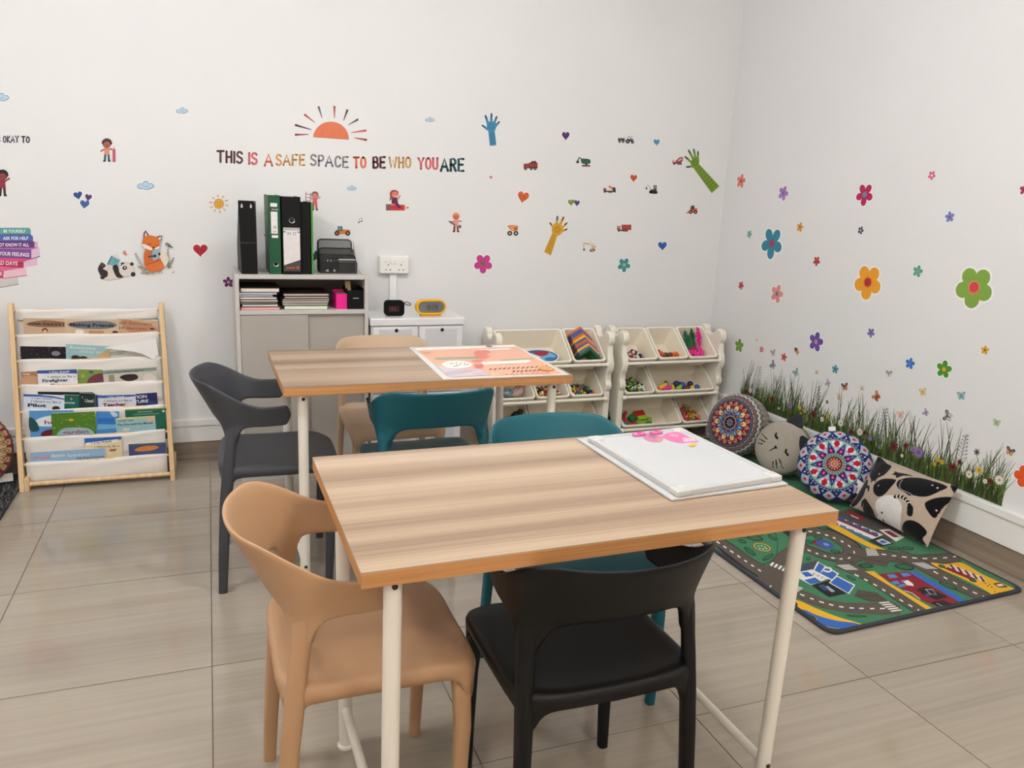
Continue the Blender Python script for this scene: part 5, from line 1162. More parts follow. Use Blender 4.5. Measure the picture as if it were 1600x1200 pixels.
def v11(c): c.poly([(524, 360), (530, 358), (547, 359), (546, 366), (527, 366)], (222, 120, 58)); c.poly([(527.5, 353.5), (535, 353.5), (536, 361), (528, 361)], (50, 70, 80)); c.poly([(529, 354.5), (532, 354.5), (532, 359.5), (529, 359.5)], (130, 150, 166)); c.poly([(532.5, 354.5), (534.8, 354.5), (535.3, 361), (532.8, 359.5)], (60, 140, 140)); wheels(c, (526.5, 543.5), 364.5, 4, (44, 34, 32), (206, 130, 70))
veh(v11, 'orange tractor sticker above the wire desk organizer')
# ---- children
def kid(cx, top, h, skin, hair, shirt, pants, lab, extra=None, pose='stand', hairdo='short', first=None):
    c = bcv(); r = h*0.17; hy = top+r
    if first: first(c)
    c.stroke([(cx-h*.07, top+h*.66), (cx-h*.09, top+h*.93)], h*.10, pants); c.stroke([(cx+h*.07, top+h*.66), (cx+h*.09, top+h*.93)], h*.10, pants)
    c.ell(cx-h*.11, top+h*.96, h*.07, h*.04, (70, 40, 40)); c.ell(cx+h*.11, top+h*.96, h*.07, h*.04, (70, 40, 40))
    c.stroke([(cx-h*.08, top+h*.42), (cx-h*.26, top+h*(.52 if pose == 'stand' else .34))], h*.07, skin); c.stroke([(cx+h*.08, top+h*.42), (cx+h*.26, top+h*(.44 if pose == 'stand' else .30))], h*.07, skin)
    c.poly([(cx-h*.10, top+h*.36), (cx+h*.10, top+h*.36), (cx+h*.13, top+h*.68), (cx-h*.13, top+h*.68)], shirt)
    c.ell(cx, hy+h*.02, r*1.12, r*1.1, hair, n=20)
    if hairdo == 'curly':
        for k in range(9): a = math.pi*(1.05+.95*k/8); c.ell(cx+r*1.05*math.cos(a), hy+r*1.0*math.sin(a), r*.36, r*.36, hair, n=10)
    c.ell(cx, hy+r*.35, r*.88, r*.78, skin, n=20)
    c.ell(cx-r*.35, hy+r*.3, r*.13, r*.16, (40, 26, 24), n=8); c.ell(cx+r*.35, hy+r*.3, r*.13, r*.16, (40, 26, 24), n=8); c.stroke([(cx-r*.3, hy+r*.72), (cx, hy+r*.85), (cx+r*.3, hy+r*.72)], r*.12, (120, 40, 40))
    if extra: extra(c)
    return sticker(c, 'child_sticker', lab, 'wall sticker', 'cartoon child stickers')
def pen_v(c): R4(c, 176, 233, 180.5, 253, (196, 84, 112)); c.poly([(176, 233), (180.5, 233), (178.2, 228)], (226, 180, 150)); c.stroke([(178.2, 234), (178.2, 253)], .9, (160, 60, 90), cap=False)
kid(167, 218, 35, (178, 96, 78), (66, 32, 32), (214, 140, 110), (44, 96, 120), 'child sticker with curly hair holding a tall pink pencil', pen_v, hairdo='curly')
kid(4, 267, 40, (150, 66, 62), (40, 22, 26), (140, 40, 66), (54, 34, 40), 'running child sticker in a maroon top at the left picture edge', None, 'up', 'curly')
def ladder(c): c.stroke([(478, 300), (478, 318)], 1.1, (140, 60, 66)); c.stroke([(485, 302), (485, 318)], 1.1, (140, 60, 66)); [c.stroke([(478, 303+5*k), (485, 304+5*k)], .9, (140, 60, 66)) for k in range(3)]
kid(492, 299, 30, (214, 140, 130), (120, 62, 48), (206, 100, 106), (190, 80, 90), 'child sticker with a ladder peeking out behind the binders', None, 'up', 'short', ladder)
def pencil_h(c): c.poly([(603, 319), (632, 320), (632, 329), (603, 329)], (204, 52, 62)); R4(c, 603, 319, 611, 329, (130, 84, 92)); c.poly([(632, 320), (639, 324.5), (632, 329)], (226, 180, 130)); c.poly([(636.5, 322.9), (639.2, 324.5), (636.5, 326.1)], (40, 32, 34)); c.stroke([(611, 324), (632, 325)], 1.2, (170, 36, 50), cap=False)
def sitting(c): c.blob([(613, 310), (621, 309), (622, 317), (627, 324), (622, 325), (617, 319), (612, 318)], (92, 30, 70)); c.stroke([(621, 312), (625, 306)], 2, (214, 120, 110)); c.blob([(609, 302), (612, 297.5), (618, 297), (622.5, 300), (622, 305), (617, 308), (612, 311), (608.5, 314), (609.5, 308)], (150, 50, 60)); c.ell(617, 304, 5, 4.6, (222, 128, 100)); c.ell(615.5, 303.6, .7, .9, (60, 20, 24)); c.ell(619, 303.8, .7, .9, (60, 20, 24)); c.stroke([(615.5, 306), (617.5, 307), (619.5, 305.8)], .8, (236, 220, 214))
c = bcv(); pencil_h(c); sitting(c); sticker(c, 'child_sticker', 'girl sticker riding on a big red pencil', 'wall sticker', 'cartoon child stickers')
def pen2(c): c.stroke([(703.5, 346.5), (710, 351)], 2.4, (100, 96, 104)); c.poly([(700.5, 345), (704, 345.6), (703, 348)], (50, 46, 50)); c.blob([(717, 352), (720, 352), (720, 356), (717, 356)], (84, 76, 80))
kid(712.5, 332, 31, (214, 112, 96), (222, 160, 84), (216, 150, 140), (150, 50, 62), 'blond child sticker with a grey pencil under the word YOU', pen2)
# ---- small marks
c = bcv(); c.ell(767, 277, 2.4, 2.4, (206, 150, 156)); c.ring(767, 277, 1.0, 1.7, (170, 90, 104), 14); sticker(c, 'dot_sticker', 'tiny round pink sticker below the blue hand')
c = bcv(); c.ell(560.6, 347.5, 1.4, 1.1, (60, 54, 54)); c.ell(564.6, 346, 1.4, 1.1, (60, 54, 54)); c.stroke([(561.8, 347), (561.8, 341.5), (565.8, 340.5), (565.8, 345.5)], .7, (60, 54, 54)); sticker(c, 'note_sticker', 'small black music note sticker above the desk organizer')
c = bcv(); c.ell(414, 367.5, 1.6, 1.3, (120, 40, 50)); c.stroke([(415.4, 367), (415, 360), (418, 358.5), (416.5, 362)], .9, (120, 40, 50)); sticker(c, 'note_sticker', 'small red music note sticker between the black holder and the green file')
# ---- pile of painted books at the left edge
c = bcv()
INK = (70, 50, 70)
c.poly([(-30, 440), (28, 433), (29, 444), (-30, 455)], (206, 200, 196)); c.stroke([(-30, 455), (29, 444)], .8, INK)
c.poly([(-30, 419), (41, 418), (42, 430.5), (5, 435), (-30, 436)], (232, 190, 204)); c.poly([(-30, 419), (6, 423), (5, 435), (-30, 436)], (206, 66, 110)); c.poly([(-30, 412), (38, 418), (6, 423.5), (-30, 424)], (222, 104, 140)); c.stroke([(5, 435), (42, 430.5)], .9, (150, 40, 80))
c.poly([(36, 408), (58, 403), (58.5, 414), (37, 418)], (226, 184, 204)); c.poly([(-30, 408), (37, 408.5), (37, 418.5), (-30, 414)], (178, 44, 88)); c.poly([(-30, 402), (57, 402.5), (37, 409), (-30, 408)], (206, 80, 124))
c.poly([(48, 390), (61.5, 387), (62.5, 400.5), (49, 404.5)], (224, 190, 216)); c.poly([(-30, 387.5), (49, 389.5), (49, 404.5), (-30, 401.5)], (124, 74, 146)); c.poly([(-30, 386), (61, 386.5), (49, 390), (-30, 388)], (168, 110, 180)); c.stroke([(49, 404.5), (62.5, 400.5)], .9, INK)
c.poly([(54, 377.5), (59, 377.5), (59, 385.5), (54, 386)], (222, 170, 200)); c.poly([(-30, 376.5), (54, 377.5), (54, 386.5), (-30, 386)], (108, 50, 126))
c.poly([(-30, 366.5), (48, 366.5), (51.5, 369), (52, 377.5), (-30, 376.5)], (76, 96, 170)); c.poly([(-30, 355.8), (46, 356), (48, 358.5), (48.3, 366.5), (-30, 366.3)], (88, 158, 152))
for y, x0, x1 in ((366.4, -30, 48), (377, -30, 52), (386.4, -30, 54)): c.stroke([(x0, y), (x1, y)], .6, INK, cap=False)
c.text('BE YOURSELF', 5.5, 363.3, 6.6, (232, 236, 234), width=34.5, bold=.02); c.text('ASK FOR HELP', 5, 374.6, 7.0, (232, 236, 240), width=39.5, bold=.02)
c.text('NOT KNOW IT ALL', -6, 385, 7.2, (236, 230, 238), width=51.5, bold=.02); c.text('YOUR FEELINGS', -1, 398.5, 8.0, (238, 232, 240), width=47, bold=.02, rot=3); c.text('HARD DAYS', -14, 412.5, 8.4, (238, 226, 232), width=41.5, bold=.02, rot=3); c.text('E', 0, 430, 7, (238, 226, 232), bold=.02)
sticker(c, 'book_pile_sticker', 'big sticker of stacked colourful books with advice on their spines', 'wall sticker')
# ---- reading panda
c = bcv()
c.blob([(156.4, 433.6), (159.5, 418.4), (172, 412.3), (184, 413.3), (194.8, 419.6), (194.8, 432.6), (182, 436.8), (168, 438.3)], (150, 140, 136))
c.blob([(157, 433), (160, 419), (172, 413), (184, 414), (194, 420), (194, 432), (182, 436), (168, 437.5)], (216, 204, 198))
c.poly([(167, 412.5), (174, 399.5), (188, 406), (184, 418)], (118, 172, 176)); c.poly([(174, 399.5), (184, 396.5), (188, 406)], (220, 214, 206)); c.poly([(167, 412.5), (174, 399.5), (176, 400.4), (169.5, 414)], (70, 124, 130)); c.stroke([(177, 405), (183.5, 408)], 1, (70, 110, 120)); c.stroke([(176, 408.5), (182, 411)], .8, (70, 110, 120))
c.blob([(153, 420), (158, 411), (163, 412), (165, 416), (161, 420), (168, 424), (168, 431), (163, 434), (157, 430)], (46, 34, 38)); c.ell(159.5, 413.5, 3.2, 3.6, (84, 64, 64)); c.ell(160, 434, 3.4, 2.4, (44, 34, 36))
c.blob([(176, 418), (180, 413.5), (184, 415.5), (187, 424), (192, 432), (187, 434), (181, 431)], (42, 32, 36))
c.ell(198, 421.5, 12.5, 11.5, (150, 140, 136)); c.ell(198, 421.5, 12, 11, (222, 212, 206)); c.ell(206, 412.5, 2.9, 2.7, (42, 34, 36)); c.ell(208, 428.5, 3.8, 3.6, (42, 34, 36)); c.ell(191.5, 411.5, 3.2, 1.5, (44, 36, 38)); c.ell(195, 418.5, 3.7, 3.2, (46, 36, 40), -15); c.ell(195.3, 418, 1.3, 1.4, (226, 220, 216)); c.ell(190, 414, 1.2, 1, (44, 36, 38)); c.ell(194, 424.5, 2, 1.4, (234, 196, 190))
sticker(c, 'panda_sticker', 'panda sticker lying on its back reading a teal book')
c = bcv(); c.ell(194, 394.5, 2.4, 3.2, (222, 146, 116), 30); c.ell(196.5, 397, 2, 2.8, (214, 130, 104), -20); c.stroke([(193.5, 398), (196.5, 393)], .6, (120, 80, 70)); sticker(c, 'butterfly_sticker', 'tiny orange butterfly sticker above the panda')
# ---- reading fox among ferns
c = bcv(); rn = random.Random(4)
def fern(x, y, dx, dy, n, col, l):
    c.stroke([(x, y), (x+dx, y+dy)], .6, col)
    for k in range(1, n):
        t = k/n; px_, py_ = x+dx*t, y+dy*t; ll = l*(1-t*.6)
        for s in (-1, 1):
            nx, ny = -dy*s, dx*s; q = math.hypot(nx, ny)
            c.stroke([(px_, py_), (px_+nx/q*ll+dx*.08, py_+ny/q*ll+dy*.08)], 1.1, col, .4, cap=False)
fern(224, 421, -13, -26, 9, (110, 118, 92), 5); fern(262, 420, 10, -18, 8, (122, 128, 104), 4); fern(230, 424, -14, -8, 6, (128, 130, 100), 3.5); fern(264, 420, -2, -32, 8, (140, 140, 120), 3.5); fern(236, 427, -16, -1, 6, (120, 122, 96), 3)
for _ in range(34): x, y = rn.uniform(214, 274), rn.uniform(414, 428); c.ell(x, y, rn.uniform(.6, 1.6), rn.uniform(.4, 1), rn.choice([(128, 132, 104), (160, 156, 130), (196, 140, 110), (104, 112, 86)]), rn.uniform(0, 180), 8)
c.blob([(258, 381), (262, 379), (268, 384), (271, 386), (265, 386)], (90, 96, 88)); c.ell(261, 381.5, 2.2, 2, (120, 122, 110))
c.blob([(252, 420), (262, 411), (263, 400), (256, 393), (248, 398), (245, 410)], (226, 214, 196))
c.blob([(226, 412), (225, 398), (229, 388), (238, 388), (246, 394), (252, 406), (257, 416), (250, 422), (238, 424.5), (229, 420)], (206, 100, 44)); c.blob([(228, 416), (236, 410), (248, 409), (256, 414), (250, 421), (239, 424)], (214, 112, 52)); c.stroke([(229, 413), (240, 410), (249, 406)], 1, (160, 64, 28), smooth=4)
c.poly([(224.5, 375), (224.5, 364), (228, 359.5), (233, 367)], (64, 44, 42)); c.poly([(226, 373), (226.5, 365), (228.2, 362.5), (231.5, 369)], (222, 190, 180)); c.poly([(243, 371), (249, 368), (254, 368), (251, 377)], (64, 44, 42)); c.poly([(246, 372), (250.5, 369.6), (252.4, 369.6), (250.5, 376)], (226, 196, 188))
c.blob([(222.5, 380), (225, 371), (233, 367.5), (242, 369), (249, 374), (249.5, 384), (244, 388), (234, 388), (225, 385)], (214, 110, 44)); c.blob([(223, 381), (230, 383), (238, 387.5), (236, 390.5), (226, 387)], (238, 228, 218)); c.blob([(242, 388), (249, 384), (249, 387), (245, 390)], (236, 224, 212)); c.ell(240.5, 386.3, 1.5, 1.1, (50, 34, 34)); c.stroke([(231, 380), (234, 381.6), (237, 381)], .8, (70, 40, 30)); c.stroke([(243, 383.5), (245.5, 384), (247.5, 383)], .7, (70, 40, 30))
c.poly([(236, 391), (249, 388.5), (250, 403), (241, 407), (236, 402)], (150, 172, 180)); c.poly([(236, 391), (238.4, 390.5), (239, 405.5), (236, 402)], (108, 128, 138)); c.ell(242, 399.5, 2.6, 2.3, (56, 42, 42)); c.stroke([(233, 400.5), (241, 399.8)], 2, (56, 42, 42)); c.ell(249.3, 396.5, 1.7, 2.2, (52, 40, 40))
sticker(c, 'fox_sticker', 'orange fox sticker reading a grey book among ferns')
# ---- grass border on the right wall
GF = Canvas(dz=0.0000012); rn = random.Random(21)
g0, g1 = on_right(1157, 620)[0], on_right(1568, 785)[0]       # from the corner side to the near end
zb = 0.2515
def blade(a, h, bend, w, col, z0=zb): 
    GF.stroke([(a, z0), (a+bend*.25, z0+h*.5), (a+bend, z0+h)], w, col, w*.12, cap=False, smooth=3)
GREENS = [(62, 84, 34), (86, 110, 46), (48, 66, 34), (112, 132, 66), (74, 96, 44), (36, 50, 30), (98, 120, 58), (130, 146, 86)]
for k in range(420):     # sparse tall blades, grey green
    a = rn.uniform(g0+0.01, g1-0.01); blade(a, rn.uniform(.10, .19)*(1+.25*math.sin(a*9)), rn.uniform(-.05, .05), rn.uniform(.005, .009), rn.choice([(84, 96, 72), (66, 80, 54), (108, 122, 88), (132, 146, 110)]))
for k in range(10):
    a = g0+(g1-g0)*(k+.5)/10+rn.uniform(-.05, .05)
    for _ in range(11): blade(a+rn.uniform(-.035, .035), rn.uniform(.17, .27), rn.uniform(-.07, .07), rn.uniform(.006, .010), rn.choice([(78, 94, 62), (60, 76, 50), (100, 116, 78)]))
for k in range(900):
    a = rn.uniform(g0+.006, g1-.006); blade(a, rn.uniform(.05, .13), rn.uniform(-.03, .03), rn.uniform(.004, .009), rn.choice(GREENS))
for k in range(700):
    a = rn.uniform(g0+.006, g1-.006); blade(a, rn.uniform(.025, .08), rn.uniform(-.02, .02), rn.uniform(.006, .011), rn.choice([(48, 60, 28), (66, 82, 36), (36, 46, 24), (84, 104, 48)]))
def seed_head(a, h, col):
    GF.stroke([(a, zb), (a+.01, zb+h)], .002, col)
    for k in range(14):
        t = .5+.5*k/14; s = 1 if k % 2 else -1; l = .035*(1.2-t)
        GF.stroke([(a+.01*t, zb+h*t), (a+.01*t+s*l, zb+h*t+l*.5)], .0014, col); GF.ell(a+.01*t+s*l, zb+h*t+l*.5, .003, .003, col, n=6)
for t_ in (0.08, .36, .62, .87): seed_head(g0+(g1-g0)*t_, .235, (96, 84, 92))
def daisy(a, z, r, col=(232, 228, 218), mid=(196, 150, 70), n=12):
    for k in range(n): q = 2*math.pi*k/n; GF.ell(a+r*.62*math.cos(q), z+r*.62*math.sin(q), r*.4, r*.17, col, math.degrees(q), 8)
    GF.ell(a, z, r*.3, r*.3, mid, n=10)
for px_, py_, r in [(1173, 610, .016), (1285, 655, .014), (1314, 661, .019), (1344, 675, .019), (1301, 664, .009), (1217, 638, .008), (1410, 712, .009), (1515, 741, .017), (1562, 750, .021), (1540, 752, .011), (1526, 740, .011)]: daisy(*on_right(px_, py_), r)
for px_, py_, r in [(1250, 637, .013), (1258, 643, .010), (1252, 646, .009), (1294, 650, .013), (1466, 717, .014), (1473, 722, .012), (1461, 725, .011), (1531, 735, .017), (1430, 700, .010), (1236, 628, .007)]: daisy(*on_right(px_, py_), r, (222, 192, 60), (190, 140, 40), 8)
for px_, py_, r in [(1235, 633, .020), (1436, 707, .026), (1427, 702, .014), (1360, 685, .013)]: daisy(*on_right(px_, py_), r, (142, 112, 164), (110, 80, 140), 14)
for px_, py_, r in [(1167, 612, .016), (1183, 609, .011), (1207, 624, .020), (1272, 648, .021), (1275, 640, .011), (1397, 697, .026), (1416, 696, .016), (1330, 675, .015), (1489, 730, .022), (1352, 676, .012), (1548, 752, .014), (1500, 722, .012)]: daisy(*on_right(px_, py_), r, (110, 34, 34), (70, 24, 26), 9)
for px_, py_, r in [(1293, 628, .012), (1527, 706, .014)]: daisy(*on_right(px_, py_), r, (74, 46, 44), (50, 32, 32), 6)
sticker(GF, 'grass_border_sticker', 'long green grass border sticker with daisies above the right skirting', 'wall sticker', None, RIGHT)
# ---- butterflies and beetles on the right wall
def butterfly(px_, py_, hpx, w1, w2, body, label, rot=0, name='butterfly_sticker'):
    cx, cy = on_right(px_, py_); R = px_size(RIGHT, px_, py_, hpx)/2; a = math.radians(rot); c = Canvas(dz=0.0001)
    def T(x, y): return (cx+R*(x*math.cos(a)-y*math.sin(a)), cy+R*(x*math.sin(a)+y*math.cos(a)))
    for s in (-1, 1):
        c.blob([T(*p) for p in [(0, .1), (s*.5, .95), (s*1.05, .9), (s*.9, .3)]], w1, 4); c.blob([T(*p) for p in [(0, .05), (s*.75, .15), (s*.7, -.65), (s*.3, -.8)]], w2, 4)
        c.blob([T(*p) for p in [(s*.3, .3), (s*.55, .75), (s*.85, .7), (s*.7, .35)]], tuple(min(255, int(v*.6+255*.38)) for v in w1), 3)
    c.stroke([T(0, .4), T(0, -.5)], R*.16, body); c.stroke([T(0, .4), T(.2, .85)], R*.05, body); c.stroke([T(0, .4), T(-.2, .85)], R*.05, body)
    return sticker(c, name, label, 'wall sticker', 'butterfly stickers', RIGHT)
for a in [(1208, 552, 11, (150, 146, 146), (196, 190, 188), (90, 86, 84), 'grey butterfly sticker above the left end of the grass', 20), (1208, 571, 13, (96, 100, 104), (160, 164, 166), (60, 60, 60), 'dark grey butterfly sticker resting on a grass tip', 60),
          (1244, 583, 13, (130, 148, 156), (170, 186, 190), (80, 90, 96), 'slate blue butterfly sticker on a leaning blade', 40), (1276, 582, 8, (226, 206, 180), (220, 190, 160), (96, 60, 50), 'tiny cream butterfly sticker left of the steel blue flower', 0),
          (1294, 599, 11, (176, 160, 180), (190, 176, 190), (110, 96, 110), 'lilac butterfly sticker on a stalk', 70), (1320, 605, 13, (60, 40, 44), (196, 130, 90), (40, 28, 30), 'black and orange butterfly sticker above the grass', 20),
          (1347, 607, 10, (226, 214, 196), (220, 200, 180), (80, 60, 50), 'cream butterfly sticker on a blade tip', 10), (1311, 621, 11, (224, 190, 166), (226, 200, 180), (170, 120, 100), 'peach butterfly sticker low over the grass', 0),
          (1370, 620, 15, (190, 108, 66), (180, 96, 60), (90, 50, 40), 'orange butterfly sticker with folded wings', 60), (1389, 585, 12, (130, 126, 124), (214, 210, 206), (60, 56, 56), 'white butterfly sticker with dark wing edges', 10),
          (1442, 613, 13, (222, 190, 120), (226, 196, 130), (130, 96, 60), 'yellow butterfly sticker above the grass', 20), (1502, 619, 14, (120, 166, 166), (140, 180, 180), (70, 96, 100), 'teal butterfly sticker at the right', 15),
          (1407, 649, 13, (226, 176, 170), (230, 190, 184), (180, 110, 110), 'pale pink butterfly sticker over the grass', 15), (1447, 645, 11, (166, 142, 176), (180, 160, 190), (100, 80, 110), 'violet butterfly sticker on a slanting stalk', 70),
          (1482, 651, 17, (90, 92, 96), (196, 196, 198), (50, 50, 52), 'black and white butterfly sticker resting on tall grass', 80), (1557, 661, 12, (160, 184, 136), (176, 196, 150), (110, 120, 80), 'light green butterfly sticker at the far right', 0),
          (1578, 706, 14, (66, 40, 46), (206, 150, 110), (40, 28, 30), 'dark brown butterfly sticker at the right end of the grass', -10)]: butterfly(*a)
cx, cy = on_right(1245, 549); c = Canvas(); c.ell(cx-.006, cy+.006, .013, .012, (150, 54, 44)); c.ell(cx+.002, cy-.006, .016, .006, (196, 160, 90), -50); c.ell(cx+.006, cy, .014, .005, (170, 140, 80), -20); c.ell(cx-.013, cy+.012, .006, .006, (60, 36, 34)); c.ell(cx-.007, cy+.006, .003, .003, (50, 30, 30))
sticker(c, 'ladybird_sticker', 'red ladybird sticker with open wings above the grass', 'wall sticker', None, RIGHT)

# ================================================================== boards and poster on the tables
M_wb = mat('white_board_surface', (196, 197, 199), 0.22, 0.5)
M_wbf = mat('white_board_frame', (192, 192, 191), 0.35)
def board_quad(name, pts, z0, z1, label, framed):
    cx = sum(p[0] for p in pts)/4; cy = sum(p[1] for p in pts)/4
    t = thing(name, label, 'whiteboard', (cx, cy, z0))
    q = [(x-cx, y-cy) for x, y in pts]; h = z1-z0
    obj('panel', MB().prism(q, 0.001, h-0.001 if framed else h), M_wb, t, bevel=0.001)
    if framed:
        for k in range(4):
            a, b = Vector((*q[k], 0)), Vector((*q[(k+1) % 4], 0)); d = (b-a).normalized(); n = Vector((-d.y, d.x, 0))
            mid = (a+b)/2
            if n.dot(-mid) < 0: n = -n
            ring = lambda p: [p - n*0.004 + Vector((0, 0, 0)), p + n*0.009, p + n*0.009 + Vector((0, 0, h+0.001)), p - n*0.004 + Vector((0, 0, h+0.001))]
            obj('frame_rail', MB().loft([ring(a), ring(b)]), M_wbf, t, bevel=0.0015)
            dc = (Vector((*q[(k+3) % 4], 0))-a).normalized()
            c0 = a - d*0.006 - dc*0.006
            obj('corner_cap', MB().prism([(c0.x, c0.y), ((c0+d*0.036).x, (c0+d*0.036).y), ((c0+d*0.036+dc*0.034).x, (c0+d*0.036+dc*0.034).y), ((c0+dc*0.034).x, (c0+dc*0.034).y)], 0.0, h+0.0025), mat('corner_cap_white', (200, 199, 197), 0.3), t, bevel=0.004)
    return t
T1, T2 = 0.740, 0.740
board_quad('whiteboard', [(0.884, 1.318), (1.200, 1.336), (1.203, 1.752), (0.872, 1.757)], T1, T1+0.006, 'thin white board lying underneath the framed one', False)
wb = board_quad('whiteboard', [(0.905, 1.327), (1.190, 1.356), (1.175, 1.742), (0.892, 1.722)], T1+0.0062, T1+0.0175, 'framed white board with pink stickers on the front table', True)
cv = Canvas(lambda x, y: on_level(x, y, T1+0.0175), -1, 0.0001)
cv.blob([(1005, 684), (1010, 678), (1020, 677), (1032, 681), (1036, 686), (1030, 690), (1016, 690)], (206, 120, 160)); cv.blob([(1012, 682), (1020, 679.5), (1027, 682), (1022, 685)], (150, 120, 140))
cv.poly([(1034, 682), (1042, 676), (1060, 674), (1093, 690), (1062, 692), (1046, 688)], (226, 110, 166)); cv.poly([(1066, 684), (1082, 684.5), (1088, 689), (1069, 690)], (232, 200, 214))
for x in (1069, 1074, 1079): cv.stroke([(x, 685.5), (x+4, 689)], .9, (214, 100, 150), cap=False)
for y in (678.5, 681): cv.stroke([(1046, y), (1060, y+1.4)], 1.1, (240, 190, 214))
cv.blob([(1076, 694.5), (1082, 692.8), (1088, 694), (1086, 697), (1079, 697.5)], (232, 186, 40)); cv.ell(1031, 688.5, 3, 1.2, (226, 190, 80))
o = cv.done('pink_print', LEVEL(T1+0.0168), PRG); o.parent = wb; o.location = o.location - wb.location
for k, (px_, py_, l, ang, lab) in enumerate([(999, 675, 0.040, 12, 'pink whiteboard marker cap at the far edge of the framed board'), (1026, 672.5, 0.038, 8, 'pink magnet beside the marker cap on the framed board')]):
    x, y = on_level(px_, py_, T1+0.026)
    t = thing('board_magnet' if k else 'marker_cap', lab, 'magnet' if k else 'marker', (x, y, T1+0.0172), math.radians(ang))
    obj('body', MB().prism(rrect(l, 0.016, 0.006), 0, 0.007), mat('pink_plastic', (232, 120, 176), 0.35), t, bevel=0.002)
    obj('tip', MB().prism(rrect(0.010, 0.010, 0.004), 0.007, 0.009), mat('deep_pink_plastic', (206, 70, 140), 0.35), t)
# laminated poster, read from the far side
po = thing('laminated_poster', 'orange laminated poster lying on the back table', 'poster', (0.955, 2.765, T2))
pc = [(0.716, 2.480), (1.180, 2.474), (1.190, 3.052), (0.732, 3.046)]
obj('laminate_sheet', MB().prism([(x-0.955, y-2.765) for x, y in pc], 0.0002, 0.0022), mat('clear_laminate', (228, 224, 218), 0.12, 0.6), po)
cv = Canvas(lambda x, y: on_level(x, y, T2+0.0024), -1, 0.00006)
cv.poly([(649, 545.5), (803, 540), (880, 584), (704, 589.5)], (238, 176, 146)); cv.poly([(648, 544), (802, 539), (806, 541.5), (652, 547.5)], (246, 238, 230))
cv.poly([(678, 559), (745, 557), (748, 560.5), (682, 562.5)], (150, 164, 134)); cv.poly([(780, 562), (832, 559), (836, 561), (784, 564)], (160, 172, 140))
cv.blob([(690, 569), (700, 564.5), (722, 564), (737, 568), (734, 573), (715, 575.5), (697, 573.5)], (244, 240, 236))
for a, b in (((703, 569), (709, 567)), ((713, 570.5), (713, 566)), ((717, 571), (722, 566.5)), ((726, 571), (726, 567)), ((708, 572.5), (716, 572)), ((728, 569.5), (732, 569.5))): cv.stroke([a, b], .9, (90, 96, 100))
cv.poly([(748, 546.5), (796, 544), (798, 546), (752, 548.5)], (248, 242, 234)); cv.poly([(752, 566), (826, 562.5), (830, 565), (822, 567.5), (755, 570)], (246, 240, 232))
cv.blob([(742, 549), (760, 547), (766, 551), (760, 554), (766, 557), (758, 561), (748, 560), (742, 555)], (226, 124, 104)); cv.blob([(740, 571), (752, 569), (756, 573), (748, 576)], (222, 120, 104)); cv.blob([(738, 563), (754, 562), (752, 565), (740, 566)], (224, 128, 110))
cv.poly([(678, 570), (694, 574), (720, 577), (750, 577), (766, 586), (704, 589.5)], (216, 200, 206)); cv.blob([(694, 583), (720, 578), (745, 579), (730, 583), (705, 587)], (190, 180, 190)); cv.blob([(735, 585), (752, 581), (764, 584), (752, 587)], (206, 184, 206))
for k in range(13): cv.stroke([(765+7.2*k, 578-.35*k), (768+7.2*k, 576.2-.35*k)], 1.3, (120, 96, 80))
for k in range(7): cv.stroke([(801+6.5*k, 581.5-.3*k), (804+6.5*k, 580-.3*k)], 1.3, (120, 96, 80))
for k in range(9): cv.stroke([(790+8*k, 585.4-.3*k), (794+8*k, 585.2-.3*k)], .8, (226, 110, 90))
cv.blob([(842, 574), (850, 573), (866, 577), (860, 580), (846, 579)], (226, 158, 80)); cv.stroke([(660, 551), (672, 552.5)], .8, (226, 130, 110)); cv.ell(764, 541.6, 5, 1, (110, 110, 110))
o = cv.done('print', LEVEL(T2+0.0023), PRG); o.parent = po; o.location = o.location - po.location

# ================================================================== car rug
RZ = 0.009
rug_poly = []
corners = [(1.842, 1.762), (2.800, 1.800), (2.800, 3.752), (1.836, 3.752)]
for k in range(4):
    p = Vector((*corners[k], 0)); a = (Vector((*corners[(k-1) % 4], 0))-p).normalized(); b = (Vector((*corners[(k+1) % 4], 0))-p).normalized(); r = 0.05
    for i in range(7):
        t_ = i/6; q = p + a*r*(1-t_)**2 + b*r*t_**2; rug_poly.append((q.x, q.y))
rug = thing('car_rug', 'green road map play rug along the right wall', 'rug', (2.32, 2.76, 0))
obj('base', MB().prism([(x-2.32, y-2.76) for x, y in rug_poly], 0.0, RZ), mat('rug_binding', (52, 54, 62), 0.9, bump=0.5, bscale=400), rug, bevel=0.002)
RUGP = print_mat('rug_pile_print', 0.95, bump=0.5, bscale=700, spec=0.1, sheen=0.1)
rc = Canvas(lambda x, y: on_level(x, y, RZ), -1, 0.000005)
GRN, ROAD, BLK, YEL, BLU, WHT, RED = (60, 120, 84), (88, 78, 70), (30, 30, 30), (226, 172, 40), (50, 98, 178), (226, 222, 214), (132, 26, 40)
base_ = Canvas(); cx_ = 2.318
rc.mp = None; rc.clip = [(cx_+(x-cx_)*0.968, 2.757+(y-2.757)*0.984) for x, y in rug_poly]
rc.poly([(cx_+(x-cx_)*0.968, 2.757+(y-2.757)*0.984) for x, y in rug_poly], GRN)
